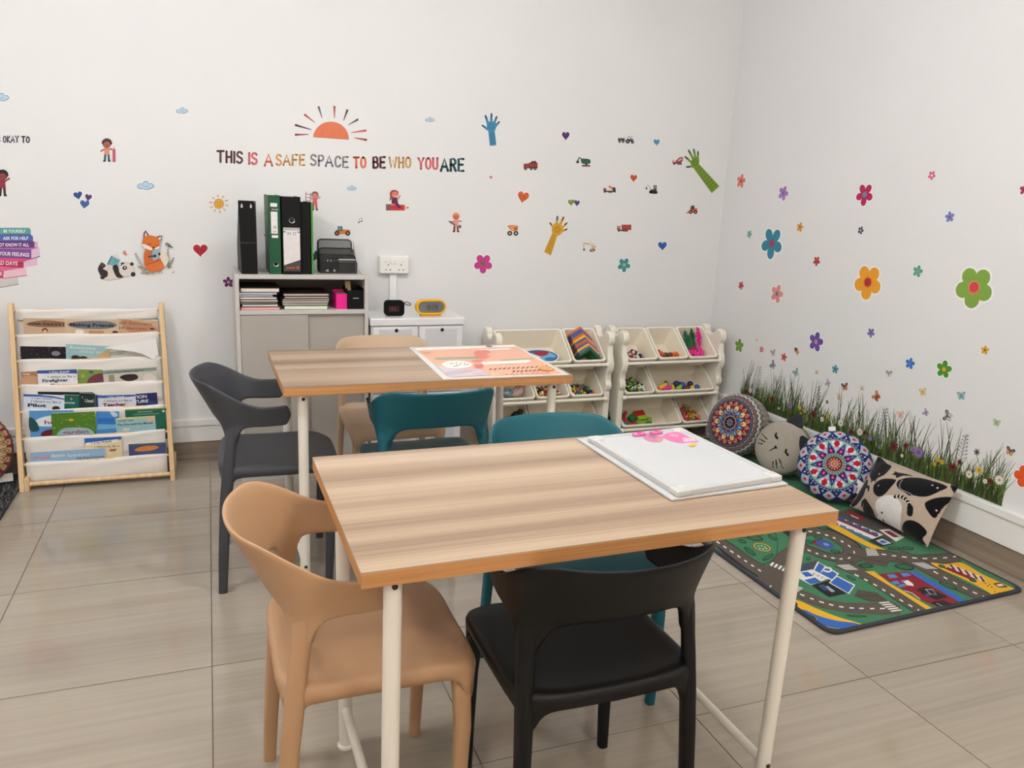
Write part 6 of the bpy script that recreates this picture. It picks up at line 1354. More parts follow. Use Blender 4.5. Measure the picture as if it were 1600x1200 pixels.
# far half, mostly behind the table and the cushions, laid out in metres
for pts in ([(2.02, 2.9), (2.02, 3.3), (2.1, 3.6), (2.4, 3.66), (2.7, 3.62)], [(2.02, 3.25), (2.3, 3.22), (2.72, 3.25)]):
    rc.stroke(pts, .135, BLK, cap=False, smooth=8); rc.stroke(pts, .125, ROAD, cap=False, smooth=8)
    cpts = catmull(pts, 8, False)
    for i in range(0, len(cpts)-1, 2): rc.stroke([cpts[i], tuple((a+b)/2 for a, b in zip(cpts[i], cpts[i+1]))], .010, WHT, cap=False)
rc.poly([(2.2, 3.34), (2.6, 3.34), (2.6, 3.5), (2.2, 3.5)], BLU); rc.poly([(2.23, 3.37), (2.4, 3.37), (2.4, 3.47), (2.23, 3.47)], RED)
rc.mp = lambda x, y: on_level(x, y, RZ)
def road(pts, w): rc.stroke(pts, w+1.6, BLK, cap=False, smooth=8); rc.stroke(pts, w, ROAD, cap=False, smooth=8)
def z7(*p): return [(1140+p[i]/6, 800+p[i+1]/6) for i in range(0, len(p), 2)]
def z8(*p): return [(1340+p[i]/6.154, 800+p[i+1]/6.154) for i in range(0, len(p), 2)]
# roads
rc.poly(z7(-260, 190, -60, 180, 330, 500, 300, 640, -30, 420), BLK)
def band(pts): rc.poly(pts, ROAD)
band(z7(-200, 190, -40, 210, 120, 330, 250, 440, 330, 510, 400, 470, 560, 540, 520, 620, 540, 660, 600, 700, 760, 760, 900, 820, 1080, 850, 1320, 848, 1500, 830, 1600, 880, 1600, 960, 1400, 965, 1150, 950, 900, 910, 740, 860, 600, 790, 480, 760, 400, 790, 300, 720, 260, 640, 270, 600, 160, 530, 30, 430, -180, 270))
road(z7(400, 500, 480, 440, 560, 380, 640, 340), 17)
rc.poly(catmull(z7(400, 110, 560, 180, 800, 110, 1000, 180, 1200, 290, 1260, 400, 1170, 470, 1000, 470, 780, 410, 620, 330, 550, 230), 6), BLK); 
rc.poly(catmull(z7(560, 220, 640, 150, 780, 130, 960, 180, 1150, 270, 1240, 360, 1230, 440, 1120, 470, 960, 455, 760, 400, 620, 330, 570, 270), 6), ROAD)
road(z7(1150, 440, 1260, 400), 15)
road(z8(-90, 360, 70, 400, 250, 415, 480, 455, 700, 455, 900, 440, 985, 425), 14)
road(z8(-200, 480, -60, 540, 100, 620, 300, 745, 500, 880, 640, 960), 15)
road(z8(380, 400, 560, 480, 760, 590, 1000, 720, 1200, 810, 1320, 860), 15)
# dashes
rc.dash(z7(-190, 230, 10, 365, 150, 460, 300, 560), 2.0, WHT, 7, 6); rc.dash(z7(660, 770, 860, 845, 1050, 890, 1250, 905, 1480, 905), 2.0, WHT, 8, 8)
rc.dash(z7(600, 240, 660, 195, 780, 185, 960, 235, 1110, 310, 1170, 390, 1100, 437, 960, 430, 780, 375, 650, 310, 595, 255, 610, 225), 2.0, WHT, 6, 7, smooth=6)
rc.dash(z7(550, 440, 640, 370), 2.0, WHT, 5, 6); rc.dash(z7(310, 730, 400, 690), 2.2, WHT, 5, 6)
rc.dash(z8(230, 405, 440, 432, 650, 448, 850, 440, 960, 425), 1.8, WHT, 8, 8); rc.dash(z8(-30, 600, 130, 680, 300, 780, 470, 880, 600, 950), 2.0, WHT, 8, 8); rc.dash(z8(730, 570, 900, 665, 1100, 765, 1240, 825), 1.8, WHT, 9, 8)
# crossings
def zebra(a, b, c_, d, n, f):
    a, b, c_, d = f(*a)[0], f(*b)[0], f(*c_)[0], f(*d)[0]
    for k in range(n):
        t0, t1 = k/n, (k+.55)/n
        L = lambda p, q, t: (p[0]+(q[0]-p[0])*t, p[1]+(q[1]-p[1])*t)
        rc.poly([L(a, b, t0), L(d, c_, t0), L(d, c_, t1), L(a, b, t1)], WHT)
zebra((400, 470), (590, 545), (560, 580), (375, 500), 5, z7); zebra((590, 680), (500, 740), (610, 775), (690, 715), 6, z7); zebra((1000, 500), (1090, 545), (1215, 545), (1120, 492), 6, z7); zebra((1275, 340), (1290, 415), (1405, 412), (1370, 352), 7, z7)
zebra((200, 870), (340, 970), (440, 955), (300, 862), 5, z8); zebra((520, 490), (660, 550), (780, 550), (640, 487), 7, z8); zebra((530, 975), (600, 985), (720, 975), (650, 970), 5, z8)
# left garden with flower bed and shrubs
def shrub(cx, cy, rx, ry, rot, f): p = f(cx, cy)[0]; rc.ell(*p, rx, ry, (26, 52, 38), rot); rc.ell(p[0], p[1]-.3, rx*.78, ry*.72, (44, 98, 66), rot)
rc.poly(catmull(z7(-120, 130, 60, 230, 250, 230, 400, 180, 450, 260, 440, 400, 380, 470, 300, 490, 180, 420, 60, 330, -60, 250), 5), (30, 50, 38)); rc.poly(catmull(z7(-110, 135, 60, 236, 250, 236, 395, 186, 444, 262, 434, 398, 376, 463, 300, 483, 184, 414, 62, 323, -55, 243), 5), GRN)
rc.ell(*z7(305, 330)[0], 15, 6.8, (30, 50, 30), 14); rc.ell(*z7(305, 330)[0], 14.2, 6.2, (206, 160, 50), 14); rc.ell(*z7(305, 330)[0], 12, 5, (62, 124, 80), 14)
for a in ((270, 320), (300, 318), (330, 330), (285, 342), (315, 348), (345, 345)): rc.ell(*z7(*a)[0], 1.2, .8, WHT)
for a in ((190, 370, 11, 3.6, 35), (360, 425, 10, 3.4, -28), (240, 245, 13, 4.5, 10), (120, 275, 7, 3, 20), (400, 240, 8, 3, 30), (740, 438, 4, 3, 0), (870, 145, 9, 4, 15), (1140, 620, 8, 2.5, 25), (1280, 505, 12, 3.5, 5), (550, 775, 8, 3, 20), (900, 985, 18, 2.2, 10), (1190, 975, 16, 2, 3), (1460, 1030, 12, 4.5, -8)): shrub(*a, z7)
for a in ((450, 530, 16, 4.5, 8), (350, 350, 10, 3, 0), (480, 350, 10, 3, 5), (80, 520, 9, 3, 4), (870, 710, 16, 3, 22)): shrub(*a, z8)
# roundabout island with pond
rc.poly(catmull(z7(690, 250, 760, 215, 880, 225, 1000, 285, 1070, 350, 1040, 390, 930, 390, 800, 345, 710, 300), 6), (30, 50, 38)); rc.poly(catmull(z7(697, 252, 762, 221, 878, 231, 996, 290, 1062, 350, 1034, 383, 930, 383, 804, 339, 716, 296), 6), GRN)
rc.ell(*z7(880, 303)[0], 17, 6.5, RED, 17); rc.ell(*z7(893, 306)[0], 14.5, 5.8, (48, 84, 160), 17); rc.ell(*z7(905, 305)[0], 5, 2, (120, 150, 200), 17)
for a in ((750, 280, 7, 3, 15), (990, 370, 8, 3, 10), (830, 240, 8, 2.4, 10)): shrub(*a, z7)
# car park with the P sign
rc.poly(z7(580, 560, 640, 500, 830, 450, 780, 560), (74, 70, 62)); rc.poly(z7(650, 530, 760, 485, 790, 520, 690, 560), (46, 70, 104))
rc.poly(z7(570, 580, 770, 540, 940, 625, 760, 685), WHT); rc.poly(z7(670, 570, 730, 560, 790, 600, 715, 610), BLU); rc.poly(z7(700, 640, 800, 615, 860, 655, 760, 680), BLU); rc.poly(z7(770, 690, 940, 640, 1100, 765, 930, 800), (24, 24, 26)); rc.poly(z7(880, 700, 920, 695, 990, 745, 960, 755), (150, 160, 180)); rc.poly(z7(830, 690, 880, 680, 930, 730, 890, 740), (50, 70, 110))
rc.poly(z7(825, 465, 1025, 578, 970, 650, 780, 552), WHT); rc.poly(z7(838, 476, 1008, 582, 964, 636, 795, 548), BLU)
rc.poly(z7(1000, 595, 1178, 685, 1120, 772, 930, 665), WHT); rc.poly(z7(1008, 608, 1164, 690, 1112, 760, 944, 664), BLU)
rc.stroke(z7(862, 560, 900, 515), 2.6, WHT); rc.stroke(z7(890, 520, 945, 530, 950, 552, 920, 562, 878, 548), 2.6, WHT, smooth=4)
for k in range(4): p = z7(790+38*k, 580+18*k)[0]; rc.ring(p[0], p[1], 1.4, 2.2, (70, 70, 70), 12, .7)
rc.poly(z7(1200, 730, 1380, 760, 1480, 830, 1320, 840, 1170, 790), (78, 70, 60)); rc.stroke(z7(1200, 780, 1400, 790), .7, BLK); rc.poly(z8(80, 425, 320, 460, 280, 530, 60, 490), (84, 76, 66)); rc.stroke(z8(80, 455, 300, 490), .7, BLK)
# pond corner
rc.poly(catmull(z7(-150, 350, -40, 420, 60, 500, 110, 540, 150, 570, 130, 610, 90, 590, 40, 510, -60, 450, -160, 390), 5), YEL)
rc.poly(catmull(z7(490, 810, 640, 830, 800, 900, 1000, 980, 1200, 1040, 1300, 1080, 1200, 1110, 980, 1090, 780, 1050, 620, 940), 5), YEL)
rc.poly(catmull(z7(610, 930, 700, 920, 820, 970, 1000, 1020, 1180, 1045, 1270, 1085, 1180, 1105, 1000, 1090, 800, 1040), 5), BLU); rc.ell(*z7(770, 990)[0], 9, 3.6, (150, 140, 50), 20); rc.ell(*z7(765, 988)[0], 8, 3, (34, 60, 70), 20)
shrub(570, 855, 12, 5.5, 20, z7)
# yellow verges
rc.poly(z7(860, 95, 980, 100, 1180, 220, 1330, 300, 1470, 356, 1330, 345, 1150, 255, 980, 165), YEL)
rc.poly(z8(70, 572, 160, 572, 300, 680, 520, 810, 780, 965, 700, 965, 430, 790, 220, 660), YEL)
# hospital
rc.poly(z7(960, 30, 1120, -30, 1560, 140, 1620, 200, 1480, 300, 1340, 260, 1100, 150, 940, 90), (72, 66, 60)); rc.poly(z7(950, 95, 1010, 40, 1440, 215, 1340, 255), WHT); rc.poly(z7(990, 70, 1030, 60, 1400, 225, 1370, 235), RED)
for k in range(5):
    x, y = 1010+78*k, 42+35*k; rc.poly(z7(x, y, x+66, y+16, x+74, y+42, x+10, y+26), (52, 84, 140)); x, y = 955+76*k, 84+35*k; rc.poly(z7(x, y, x+56, y+18, x+72, y+44, x+8, y+24), (60, 104, 170))
rc.poly(z7(1080, 5, 1130, -20, 1280, 60, 1230, 95), RED); rc.stroke(z7(1140, 30, 1160, 45), 1.5, WHT); rc.stroke(z7(1180, 50, 1205, 62), 1.5, WHT); rc.stroke(z7(1150, 38, 1192, 56), 1.2, WHT)
rc.poly(z7(1400, 170, 1500, 160, 1640, 240, 1560, 280), WHT); rc.poly(z7(1440, 180, 1500, 180, 1590, 235, 1540, 240), RED); rc.poly(z7(1300, 270, 1420, 230, 1540, 300, 1420, 330), (34, 34, 36)); rc.poly(z7(1370, 270, 1430, 250, 1520, 295, 1440, 310), (190, 200, 214)); rc.poly(z7(1400, 275, 1440, 265, 1480, 290, 1430, 298), (70, 100, 150))
# red house with blue roof
rc.poly(z8(190, 600, 490, 572, 700, 700, 1040, 910, 830, 945, 640, 860, 430, 740), RED); rc.poly(z8(480, 572, 560, 572, 800, 710, 1110, 890, 1050, 910, 760, 740), BLU)
for q in ((280, 605, 350, 600, 390, 630, 310, 640), (410, 590, 480, 585, 515, 612, 440, 625), (320, 675, 380, 660, 410, 690, 350, 700), (380, 710, 440, 690, 470, 715, 400, 728), (410, 660, 450, 655, 470, 675, 430, 680)): rc.poly(z8(*q), (84, 130, 196))
rc.poly(z8(440, 670, 480, 655, 530, 690, 540, 715, 470, 705), WHT); rc.poly(z8(560, 745, 660, 720, 870, 820, 760, 850, 640, 800), (26, 22, 24)); rc.stroke(z8(650, 745, 720, 750, 760, 800, 700, 790, 650, 745), 1, (190, 180, 180)); rc.poly(z8(650, 790, 690, 785, 700, 805, 660, 812), (60, 84, 140)); rc.poly(z8(690, 870, 820, 850, 980, 920, 850, 945), (40, 28, 30)); rc.stroke(z8(450, 760, 520, 780, 600, 840), 1, WHT); rc.stroke(z8(760, 880, 850, 925), 1, (170, 160, 160))
# shop on yellow ground
rc.poly(catmull(z8(700, 490, 850, 505, 1000, 490, 1200, 600, 1420, 700, 1540, 760, 1540, 800, 1370, 835, 1200, 740, 1000, 640, 820, 560), 4), YEL); rc.poly(z8(830, 545, 880, 530, 1130, 640, 1110, 665), RED); rc.stroke(z8(880, 530, 1140, 640), 1.6, WHT)
for k in range(9): x, y = 880+36*k, 505+14.5*k; rc.poly(z8(x, y, x+22, y, x+62, y+54, x+40, y+56), (110, 20, 36) if k % 2 == 0 else (214, 206, 200)); rc.poly(z8(x+22, y, x+36, y+8, x+78, y+64, x+62, y+54), (214, 206, 200))
shrub(810, 525, 6, 2.4, 15, z8); shrub(1110, 660, 6, 2.6, 15, z8)
for q in ((1300, 690), (1390, 770)):
    x, y = q; rc.poly(z8(x, y, x+70, y-10, x+150, y+35, x+60, y+40), (96, 40, 40)); rc.poly(z8(x+30, y+10, x+80, y+2, x+110, y+22, x+60, y+30), (220, 210, 196))
    for d in ((-70, 0), (-50, 25), (-30, 10), (-10, 35)): rc.ell(*z8(x+d[0], y+d[1])[0], 1.2, .8, (60, 44, 36))
o = rc.done('printed_pile', LEVEL(RZ), RUGP); o.parent = rug; o.location = o.location - rug.location

# ================================================================== cushions
CUSH = print_mat('cushion_cloth_print', 0.9, bump=0.4, bscale=900, spec=0.15, sheen=0.15)
def frame_of(n, roll):
    n = Vector(n).normalized(); up = (Vector((0, 0, 1)) - n*n.z).normalized(); rt = up.cross(n).normalized()
    a = math.radians(roll); e1 = rt*math.cos(a)+up*math.sin(a); e2 = -rt*math.sin(a)+up*math.cos(a)
    M = Matrix.Identity(4)
    for i in range(3): M[i][0] = e1[i]; M[i][1] = e2[i]; M[i][2] = n[i]
    return M
def in_poly(X, Y, poly):
    inside = np.zeros(X.shape, bool); n = len(poly)
    for i in range(n):
        x0, y0 = poly[i]; x1, y1 = poly[(i+1) % n]
        if y0 == y1: continue
        c = ((y0 > Y) != (y1 > Y)) & (X < (x1-x0)*(Y-y0)/(y1-y0)+x0); inside ^= c
    return inside
def paint(C_, mask, col): C_[mask] = (*lin(col), 1)
def round_cushion(name, label, loc, n, roll, R, Tk, pattern, A=288, K=64, e=2.7, parts=None):
    t = thing(name, label, 'cushion', loc, 0, 'cushions')
    t.rotation_mode = 'QUATERNION'; t.matrix_world = Matrix.Translation(loc) @ frame_of(n, roll)
    prof = []
    for i in range(K+1):
        x = i/K; prof.append((x, (1-x**e)**(1/e), 0))
    back = [(x, -z, 1) for x, z, _ in prof[::-3][1:]]
    rows = prof + back
    rr_ = np.array([max(p[0], 1e-3) for p in rows]); zz = np.array([p[1] for p in rows]); sd = np.array([p[2] for p in rows])
    th = np.linspace(0, 2*np.pi, A, endpoint=False)
    RR, TH = np.meshgrid(rr_, th, indexing='ij'); ZZ = np.repeat(zz[:, None], A, 1); SD = np.repeat(sd[:, None], A, 1)
    pleat = 1+0.006*np.cos(TH*46)*np.clip(RR-0.8, 0, 1)*5
    X, Y, Z = R*RR*np.cos(TH)*pleat, R*RR*np.sin(TH)*pleat, Tk*ZZ
    q = MB(); V = np.stack([X, Y, Z], -1).reshape(-1, 3); q.v = [tuple(p) for p in V.tolist()]
    nr = len(rows)
    q.f = [(k*A+i, k*A+(i+1) % A, (k+1)*A+(i+1) % A, (k+1)*A+i) for k in range(nr-1) for i in range(A)] + [tuple(range(A-1, -1, -1)), tuple((nr-1)*A+i for i in range(A))]
    q.mi = [0]*len(q.f)
    # arc length along the face so that the print wraps over the edge
    S = RR + np.where(SD > 0, 2*(1-RR), 0) + np.clip(1-ZZ, 0, 1)*0.22*(SD == 0)
    C_ = np.zeros((nr, A, 4)); C_[..., 3] = 1
    pattern(C_, S, TH, RR*np.cos(TH), RR*np.sin(TH), SD, ZZ)
    q.c = C_.reshape(-1, 4)
    obj('cover', q, CUSH, t, smooth=True)
    return t
def petal(TH, n, off=0.0): return np.abs(((TH*n/(2*np.pi)+off) % 1)-0.5)*2      # 0 on the axis of a petal, 1 between
def pat_red(C_, S, TH, x, y, SD, ZZ):
    paint(C_, S >= 0, (156, 146, 132))
    m = (S > .78) & (S < 1.12); paint(C_, m, (150, 140, 128))
    zig = np.abs(((TH*34/(2*np.pi)) % 1)-.5)*2
    for r0, col in ((.84, (110, 44, 62)), (.91, (44, 54, 80)), (.98, (206, 200, 186)), (1.05, (72, 92, 108))): paint(C_, m & (np.abs(S-(r0+.055*zig)) < .022), col)
    paint(C_, S < .80, (36, 44, 66)); paint(C_, (S < .775), (70, 112, 140)); paint(C_, (S < .735), (36, 36, 54)); paint(C_, (S < .715), (134, 26, 46))
    p1 = petal(TH, 20); paint(C_, (S > .56) & (S < .70) & (p1 + (S-.56)*4 < .8), (196, 150, 110)); paint(C_, (S > .58) & (S < .66) & (p1 + (S-.58)*6 < .45), (110, 64, 50))
    p2 = petal(TH, 10, .5); paint(C_, (S > .36) & (S < .60) & (p2 < .62*np.sin(np.clip((S-.36)/.24, 0, 1)*np.pi)**.6), (66, 40, 44)); paint(C_, (S > .37) & (S < .585) & (p2 < .5*np.sin(np.clip((S-.37)/.215, 0, 1)*np.pi)**.6), (222, 190, 152)); paint(C_, (S > .40) & (S < .46) & (p2 < .16), (90, 50, 50))
    p3 = petal(TH, 10); e_ = .52-.20*p3; paint(C_, S < e_, (40, 44, 70)); paint(C_, S < e_-.02, (84, 124, 158)); paint(C_, (S < .34-.1*p3), (50, 72, 110)); paint(C_, (S > .27) & (S < .33) & (p3 > .75), (176, 40, 60)); paint(C_, (S > .36) & (S < .44) & (p3 < .14), (150, 190, 206))
    paint(C_, S < .23, (190, 140, 100)); paint(C_, S < .19, (58, 36, 40)); paint(C_, S < .165, (26, 26, 40)); p4 = petal(TH, 8); paint(C_, S < .14-.09*p4, (150, 160, 176)); paint(C_, S < .10-.08*p4, (60, 50, 70)); paint(C_, S < .03, (170, 40, 60))
def pat_blue(C_, S, TH, x, y, SD, ZZ):
    NAV, MINT, WHT_, RD, PK, TEA = (34, 36, 104), (160, 198, 188), (222, 220, 216), (176, 30, 56), (200, 90, 140), (44, 96, 104)
    paint(C_, S >= 0, NAV)
    # outer band: petals with red drops
    pb = petal(TH, 14, .5); m = (S > .80)
    paint(C_, m & (pb < .86-.9*np.abs(S-.98)/.2) & (S < 1.15), MINT); paint(C_, m & (pb < .70-.9*np.abs(S-.98)/.2) & (S < 1.14), (190, 176, 196)); paint(C_, m & (pb < .34-1.2*np.abs(S-.97)/.2), RD)
    paint(C_, m & (pb > .93) & (S > .84) & (S < .9), WHT_)
    paint(C_, (S > 1.14) & (petal(TH, 28) < .5), (150, 40, 70)); paint(C_, S > 1.3, (60, 60, 100))
    # dotted ring
    dots = petal(TH, 52); paint(C_, (S > .765) & (S < .80) & (dots < .6), (150, 160, 190))
    paint(C_, S < .75, TEA); paint(C_, S < .735, (176, 206, 196)); paint(C_, S < .715, (36, 70, 96)); paint(C_, S < .70, MINT)
    n = 9; ps = petal(TH, n)                   # 0 on a star point
    pg = 1-ps                                  # 0 between the points
    f = (S > .3) & (S < .70)
    paint(C_, f & (pg < .62) & (S > .5), WHT_); paint(C_, f & (pg < .42-2.2*np.abs(S-.60)) & (S > .5), RD); paint(C_, f & (pg < .5) & (S < .51), PK); paint(C_, f & (pg < .36) & (S < .48), (190, 180, 206))
    edge = .30+.40*(1-ps**.75)
    paint(C_, (S < edge+.035) & (S > .25), (30, 40, 60)); paint(C_, (S < edge+.018) & (S > .25), (150, 190, 196)); paint(C_, (S < edge-.012) & (S > .25), NAV)
    paint(C_, (S > .34) & (S < .44) & (ps < .34-1.5*np.abs(S-.39)), RD); paint(C_, (S > .36) & (S < .42) & (ps < .15), (226, 110, 140)); paint(C_, (S > .47) & (S < .55) & (ps < .12), (120, 130, 190))
    paint(C_, S < .30, (60, 96, 92)); sc = petal(TH, 24); paint(C_, (S < .30) & (S > .22) & (sc < .6), (176, 186, 168)); paint(C_, (S < .285) & (S > .235) & (sc < .3), (120, 60, 76)); paint(C_, S < .21, (90, 40, 56)); p6 = petal(TH, 12); paint(C_, (S < .20-.07*p6), (150, 30, 50)); paint(C_, (S > .12) & (S < .17) & (p6 > .6), (150, 176, 160)); paint(C_, (S < .10), (196, 150, 120)); paint(C_, S < .075-.04*petal(TH, 8), (170, 30, 50)); paint(C_, S < .02, (220, 200, 150))
def pat_cat(C_, S, TH, x, y, SD, ZZ):
    paint(C_, S >= 0, (164, 156, 144)); BK = (26, 24, 26)
    seam = (SD == 0) & (ZZ < .40) & (ZZ > .34); paint(C_, seam, (110, 102, 94))
    def cap(a, b, w, w1=None):
        a = (a[0]*1.18, a[1]*1.18); b = (b[0]*1.18, b[1]*1.18); w *= 1.25
        w1 = w if w1 is None else w1*1.25
        ax, ay = a; bx, by = b; d2 = (bx-ax)**2+(by-ay)**2; t = np.clip(((x-ax)*(bx-ax)+(y-ay)*(by-ay))/d2, 0, 1); d = np.hypot(x-(ax+t*(bx-ax)), y-(ay+t*(by-ay)))
        paint(C_, (SD == 0) & (d < w+(w1-w)*t), BK)
    for s in (-1, 1):
        cap((s*.30-.06, .12), (s*.30-.01, .07), .030); cap((s*.30-.01, .07), (s*.30+.09, .08), .032)
        cap((s*.33, -.30), (s*.52, -.40), .018); cap((s*.37, -.20), (s*.64, -.27), .018, .010); cap((s*.32, -.40), (s*.44, -.50), .017)
    paint(C_, (SD == 0) & in_poly(x, y, [(-.08, -.08), (.08, -.08), (.03, -.18), (-.02, -.18)]), BK); cap((0, -.17), (-.01, -.32), .018, .012)
round_cushion('round_cushion', 'round red cushion with a blue flower mandala by the toy rack', (2.685, 3.432, 0.184), (-0.90, -0.30, 0.30), 8, 0.172, 0.085, pat_red, e=3.4)
ct = round_cushion('cat_cushion', 'round grey cat face cushion with black ears', (2.712, 3.085, 0.158), (-0.82, -0.42, 0.40), -43, 0.143, 0.075, pat_cat, 160, 48)
M_ear = mat('black_felt', (24, 28, 34), 0.9, sheen=0.2)
for s in (-1, 1):
    prof = catmull([(-.046, 0), (-.020, .040), (0, .066), (.022, .038), (.046, 0), (0, -.012)], 4)
    a = math.radians(-s*29)
    o = obj('ear', MB().prism(prof, -.009, .009), M_ear, ct, bevel=.006, bseg=3)
    o.matrix_local = Matrix.Translation((s*.142*math.sin(math.radians(29))*(.93 if s < 0 else .78), .142*math.cos(math.radians(29))*(.93 if s < 0 else .78), .035 if s < 0 else .060)) @ Matrix.Rotation(a, 4, 'Z') @ Matrix.Rotation(math.radians(-18), 4, 'X')
bl = round_cushion('round_cushion', 'round navy and mint star mandala cushion between the cat cushion and the cat print pillow', (2.722, 2.738, 0.180), (-0.66, -0.62, 0.42), 12, 0.167, 0.072, pat_blue)
obj('cloth_label', MB().box(-.016, .016, .168, .190, -.001, .001), mat('white_tag', (232, 230, 226), 0.7), bl)
# rectangular pillow printed with cats
TLc, TRc, BRc, BLc = Vector((2.815, 2.585, .272)), Vector((2.815, 2.160, .282)), Vector((2.700, 2.160, .030)), Vector((2.700, 2.590, .040))
pz = dict(TL=(390, 90), TR=(1420, 420), BR=(1090, 1160), BL=(95, 610))
NU, NV = 210, 150
U, V_ = np.meshgrid(np.linspace(0, 1, NU), np.linspace(0, 1, NV))
def bil(a, b, c_, d): return [(1-U)*(1-V_)*a[i]+U*(1-V_)*b[i]+U*V_*c_[i]+(1-U)*V_*d[i] for i in range(len(a))]
ctr = (TLc+TRc+BRc+BLc)/4
uu, vv = 2*U-1, 2*V_-1
pin_u = 1-.04*(1-vv**2); pin_v = 1-.05*(1-uu**2)
U0, V0 = U, V_
U, V_ = (uu*pin_u+1)/2, (vv*pin_v+1)/2
PX, PY, PZ = bil(TLc-ctr, TRc-ctr, BRc-ctr, BLc-ctr)
nrm = (BLc-TLc).cross(TRc-TLc).normalized()
if nrm.x > 0: nrm = -nrm
U, V_ = U0, V0
zx, zy = bil(pz['TL'], pz['TR'], pz['BR'], pz['BL'])
puff = .062*((1-np.abs(uu)**2.4)*(1-np.abs(vv)**2.4))**.75
wr = .0015*np.sin(uu*19+vv*5)*np.clip(np.abs(vv)-.3, 0, 1)
C_ = np.zeros((NV, NU, 4)); C_[..., 3] = 1; paint(C_, zx > -1e9, (184, 166, 148))
KB = (16, 16, 20)
for poly in ([(400, 95), (470, 125), (560, 180), (635, 215), (628, 290), (590, 340), (500, 375), (482, 425), (460, 392), (405, 412), (402, 375), (340, 310), (333, 260), (360, 180)],
             [(680, 240), (720, 290), (850, 310), (935, 330), (830, 342), (768, 378), (742, 340), (690, 332), (715, 300)],
             [(800, 410), (870, 370), (960, 350), (1100, 360), (1310, 428), (1255, 505), (1165, 580), (1080, 602), (990, 590), (960, 600), (900, 560), (830, 520), (788, 465)],
             [(480, 440), (540, 400), (640, 385), (765, 400), (755, 450), (700, 525), (640, 582), (570, 602), (500, 560), (468, 490)],
             [(285, 345), (340, 370), (358, 430), (400, 445), (408, 500), (388, 520), (372, 478), (340, 470), (320, 545), (250, 602), (170, 632), (80, 610), (180, 520), (230, 420)],
             [(275, 655), (295, 605), (350, 588), (400, 640), (450, 720), (458, 800), (445, 870), (350, 800), (290, 700), (330, 632), (290, 668)],
             [(806, 985), (850, 920), (930, 883), (1030, 900), (1108, 980), (1092, 1035), (1050, 1080), (1090, 1170), (1000, 1125), (900, 1085), (830, 1035)],
             [(1122, 685), (1180, 620), (1290, 570), (1370, 562), (1290, 680), (1230, 790), (1200, 830), (1160, 790)], [(1335, 400), (1430, 412), (1400, 530), (1380, 500)]):
    paint(C_, in_poly(zx, zy, catmull(poly, 3)), KB)
paint(C_, in_poly(zx, zy, catmull([(498, 700), (550, 630), (650, 595), (760, 600), (840, 660), (872, 740), (845, 840), (800, 940), (740, 990), (620, 935), (475, 850), (480, 808), (512, 792)], 3)), (226, 222, 220))
tail = catmull([(780, 615), (850, 610), (915, 640), (955, 695), (968, 750), (958, 810)], 5, False)
for i, (a, b) in enumerate(zip(tail, tail[1:])):
    d2 = (b[0]-a[0])**2+(b[1]-a[1])**2; t_ = np.clip(((zx-a[0])*(b[0]-a[0])+(zy-a[1])*(b[1]-a[1]))/d2, 0, 1); d = np.hypot(zx-a[0]-t_*(b[0]-a[0]), zy-a[1]-t_*(b[1]-a[1]))
    paint(C_, d < (22 if i < 19 else 34), (226, 222, 218) if (i % 3 == 0 and i < 19) else KB)
for ex, ey, r in ((586, 782, 13), (562, 850, 12)): paint(C_, np.hypot(zx-ex, zy-ey) < r, (60, 36, 40))
for ex, ey in ((1175, 438), (1228, 465), (515, 318), (545, 465), (1225, 738)): paint(C_, np.hypot(zx-ex, zy-ey) < 9, (226, 222, 218))
curve = catmull([(845, 400), (828, 450), (840, 510), (900, 545), (960, 570), (990, 590)], 4, False)
for a, b in zip(curve, curve[1:]):
    d2 = (b[0]-a[0])**2+(b[1]-a[1])**2; t_ = np.clip(((zx-a[0])*(b[0]-a[0])+(zy-a[1])*(b[1]-a[1]))/d2, 0, 1); paint(C_, np.hypot(zx-a[0]-t_*(b[0]-a[0]), zy-a[1]-t_*(b[1]-a[1])) < 4.5, (150, 150, 154))
F3 = np.stack([PX+nrm.x*(puff+wr), PY+nrm.y*(puff+wr), PZ+nrm.z*(puff+wr)], -1).reshape(-1, 3); B3 = np.stack([PX-nrm.x*puff*.35, PY-nrm.y*puff*.35, PZ-nrm.z*puff*.35], -1).reshape(-1, 3)
q = MB(); q.v = [tuple(p) for p in np.concatenate([F3, B3]).tolist()]; o_ = NU*NV
q.f = [(j*NU+i, j*NU+i+1, (j+1)*NU+i+1, (j+1)*NU+i) for j in range(NV-1) for i in range(NU-1)] + [(o_+j*NU+i, o_+(j+1)*NU+i, o_+(j+1)*NU+i+1, o_+j*NU+i+1) for j in range(NV-1) for i in range(NU-1)]
q.mi = [0]*len(q.f); cb = np.zeros((o_, 4)); cb[:] = (*lin((184, 166, 148)), 1); q.c = np.concatenate([C_.reshape(-1, 4), cb])
t = thing('cat_pillow', 'beige pillow printed with black cats and one white cat', 'cushion', tuple(ctr), 0, 'cushions')
obj('cover', q, CUSH, t, smooth=True)
o = obj('cloth_label', MB().box(-.020, .020, -.001, .001, -.030, .030), mat('white_tag', (232, 230, 226), 0.7), t)
o.matrix_local = Matrix.Translation(Vector((2.742, 2.600, .125))-ctr) @ Matrix.Rotation(math.radians(-60), 4, 'Z') @ Matrix.Rotation(math.radians(25), 4, 'Y')
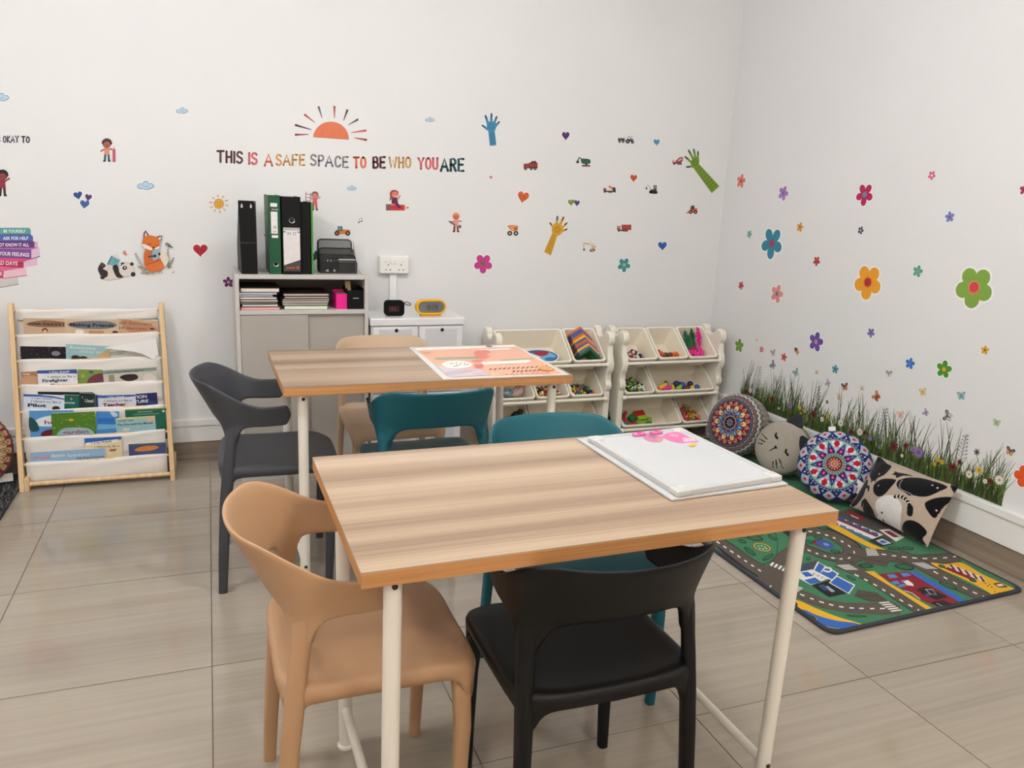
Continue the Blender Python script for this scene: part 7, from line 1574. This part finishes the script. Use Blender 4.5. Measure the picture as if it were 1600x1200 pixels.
# cushion and shaggy rug at the left edge
def pat_left(C_, S, TH, x, y, SD, ZZ):
    paint(C_, S >= 0, (178, 150, 110)); pp = petal(TH, 26); q1 = petal(TH, 26, .5)
    m = (S > .66) & (S < 1.16); paint(C_, m & (pp < .8-1.0*np.abs(S-.86)/.2), (74, 40, 34)); paint(C_, m & (pp < .55-1.0*np.abs(S-.86)/.2), (196, 160, 110)); paint(C_, m & (pp < .25-.9*np.abs(S-.86)/.2), (66, 60, 40)); paint(C_, (S > .92) & (q1 < .4), (110, 40, 44)); paint(C_, (S > 1.05) & (pp < .6), (120, 44, 48))
    paint(C_, S < .66, (120, 28, 46)); paint(C_, (S > .60) & (S < .63) & (petal(TH, 60) < .5), (206, 170, 130)); paint(C_, S < .50, (222, 206, 178)); paint(C_, S < .36, (120, 28, 46)); paint(C_, S < .2-.08*petal(TH, 8), (206, 170, 110))
lc = round_cushion('round_cushion', 'round maroon and gold mandala cushion at the left picture edge', (-1.015, 3.800, 0.190), (0.22, -0.93, 0.28), 0, 0.175, 0.062, pat_left, 220, 48)
obj('cloth_label', MB().box(.10, .16, -.155, -.120, -.030, -.028), mat('white_tag', (232, 230, 226), 0.7), lc)
sr = thing('shaggy_rug', 'charcoal shaggy rug at the left picture edge', 'rug', (-1.40, 3.35, 0))
obj('backing', MB().prism(rrect(1.14, 1.26, .05), 0, .010), mat('charcoal_backing', (50, 50, 52), 0.95), sr)
rn = random.Random(8); q = MB()
for k in range(9000):
    x = rn.uniform(-.57, .57); y = rn.uniform(-.63, .63)
    if k > 2500 and x < .2: x = rn.uniform(.2, .57)
    a = rn.uniform(0, 6.28); l = rn.uniform(.012, .03); w = .0025; h = rn.uniform(.012, .026)
    dx, dy = math.cos(a), math.sin(a)
    q.add([(x-dy*w, y+dx*w, .009), (x+dy*w, y-dx*w, .009), (x+dx*l, y+dy*l, .009+h)], [(0, 1, 2)], k % 3)
o = obj('shag_pile', q, [mat('shag_%d' % i, c_, 0.9) for i, c_ in enumerate([(58, 58, 60), (84, 84, 86), (110, 110, 112)])], sr); o['kind'] = 'stuff'
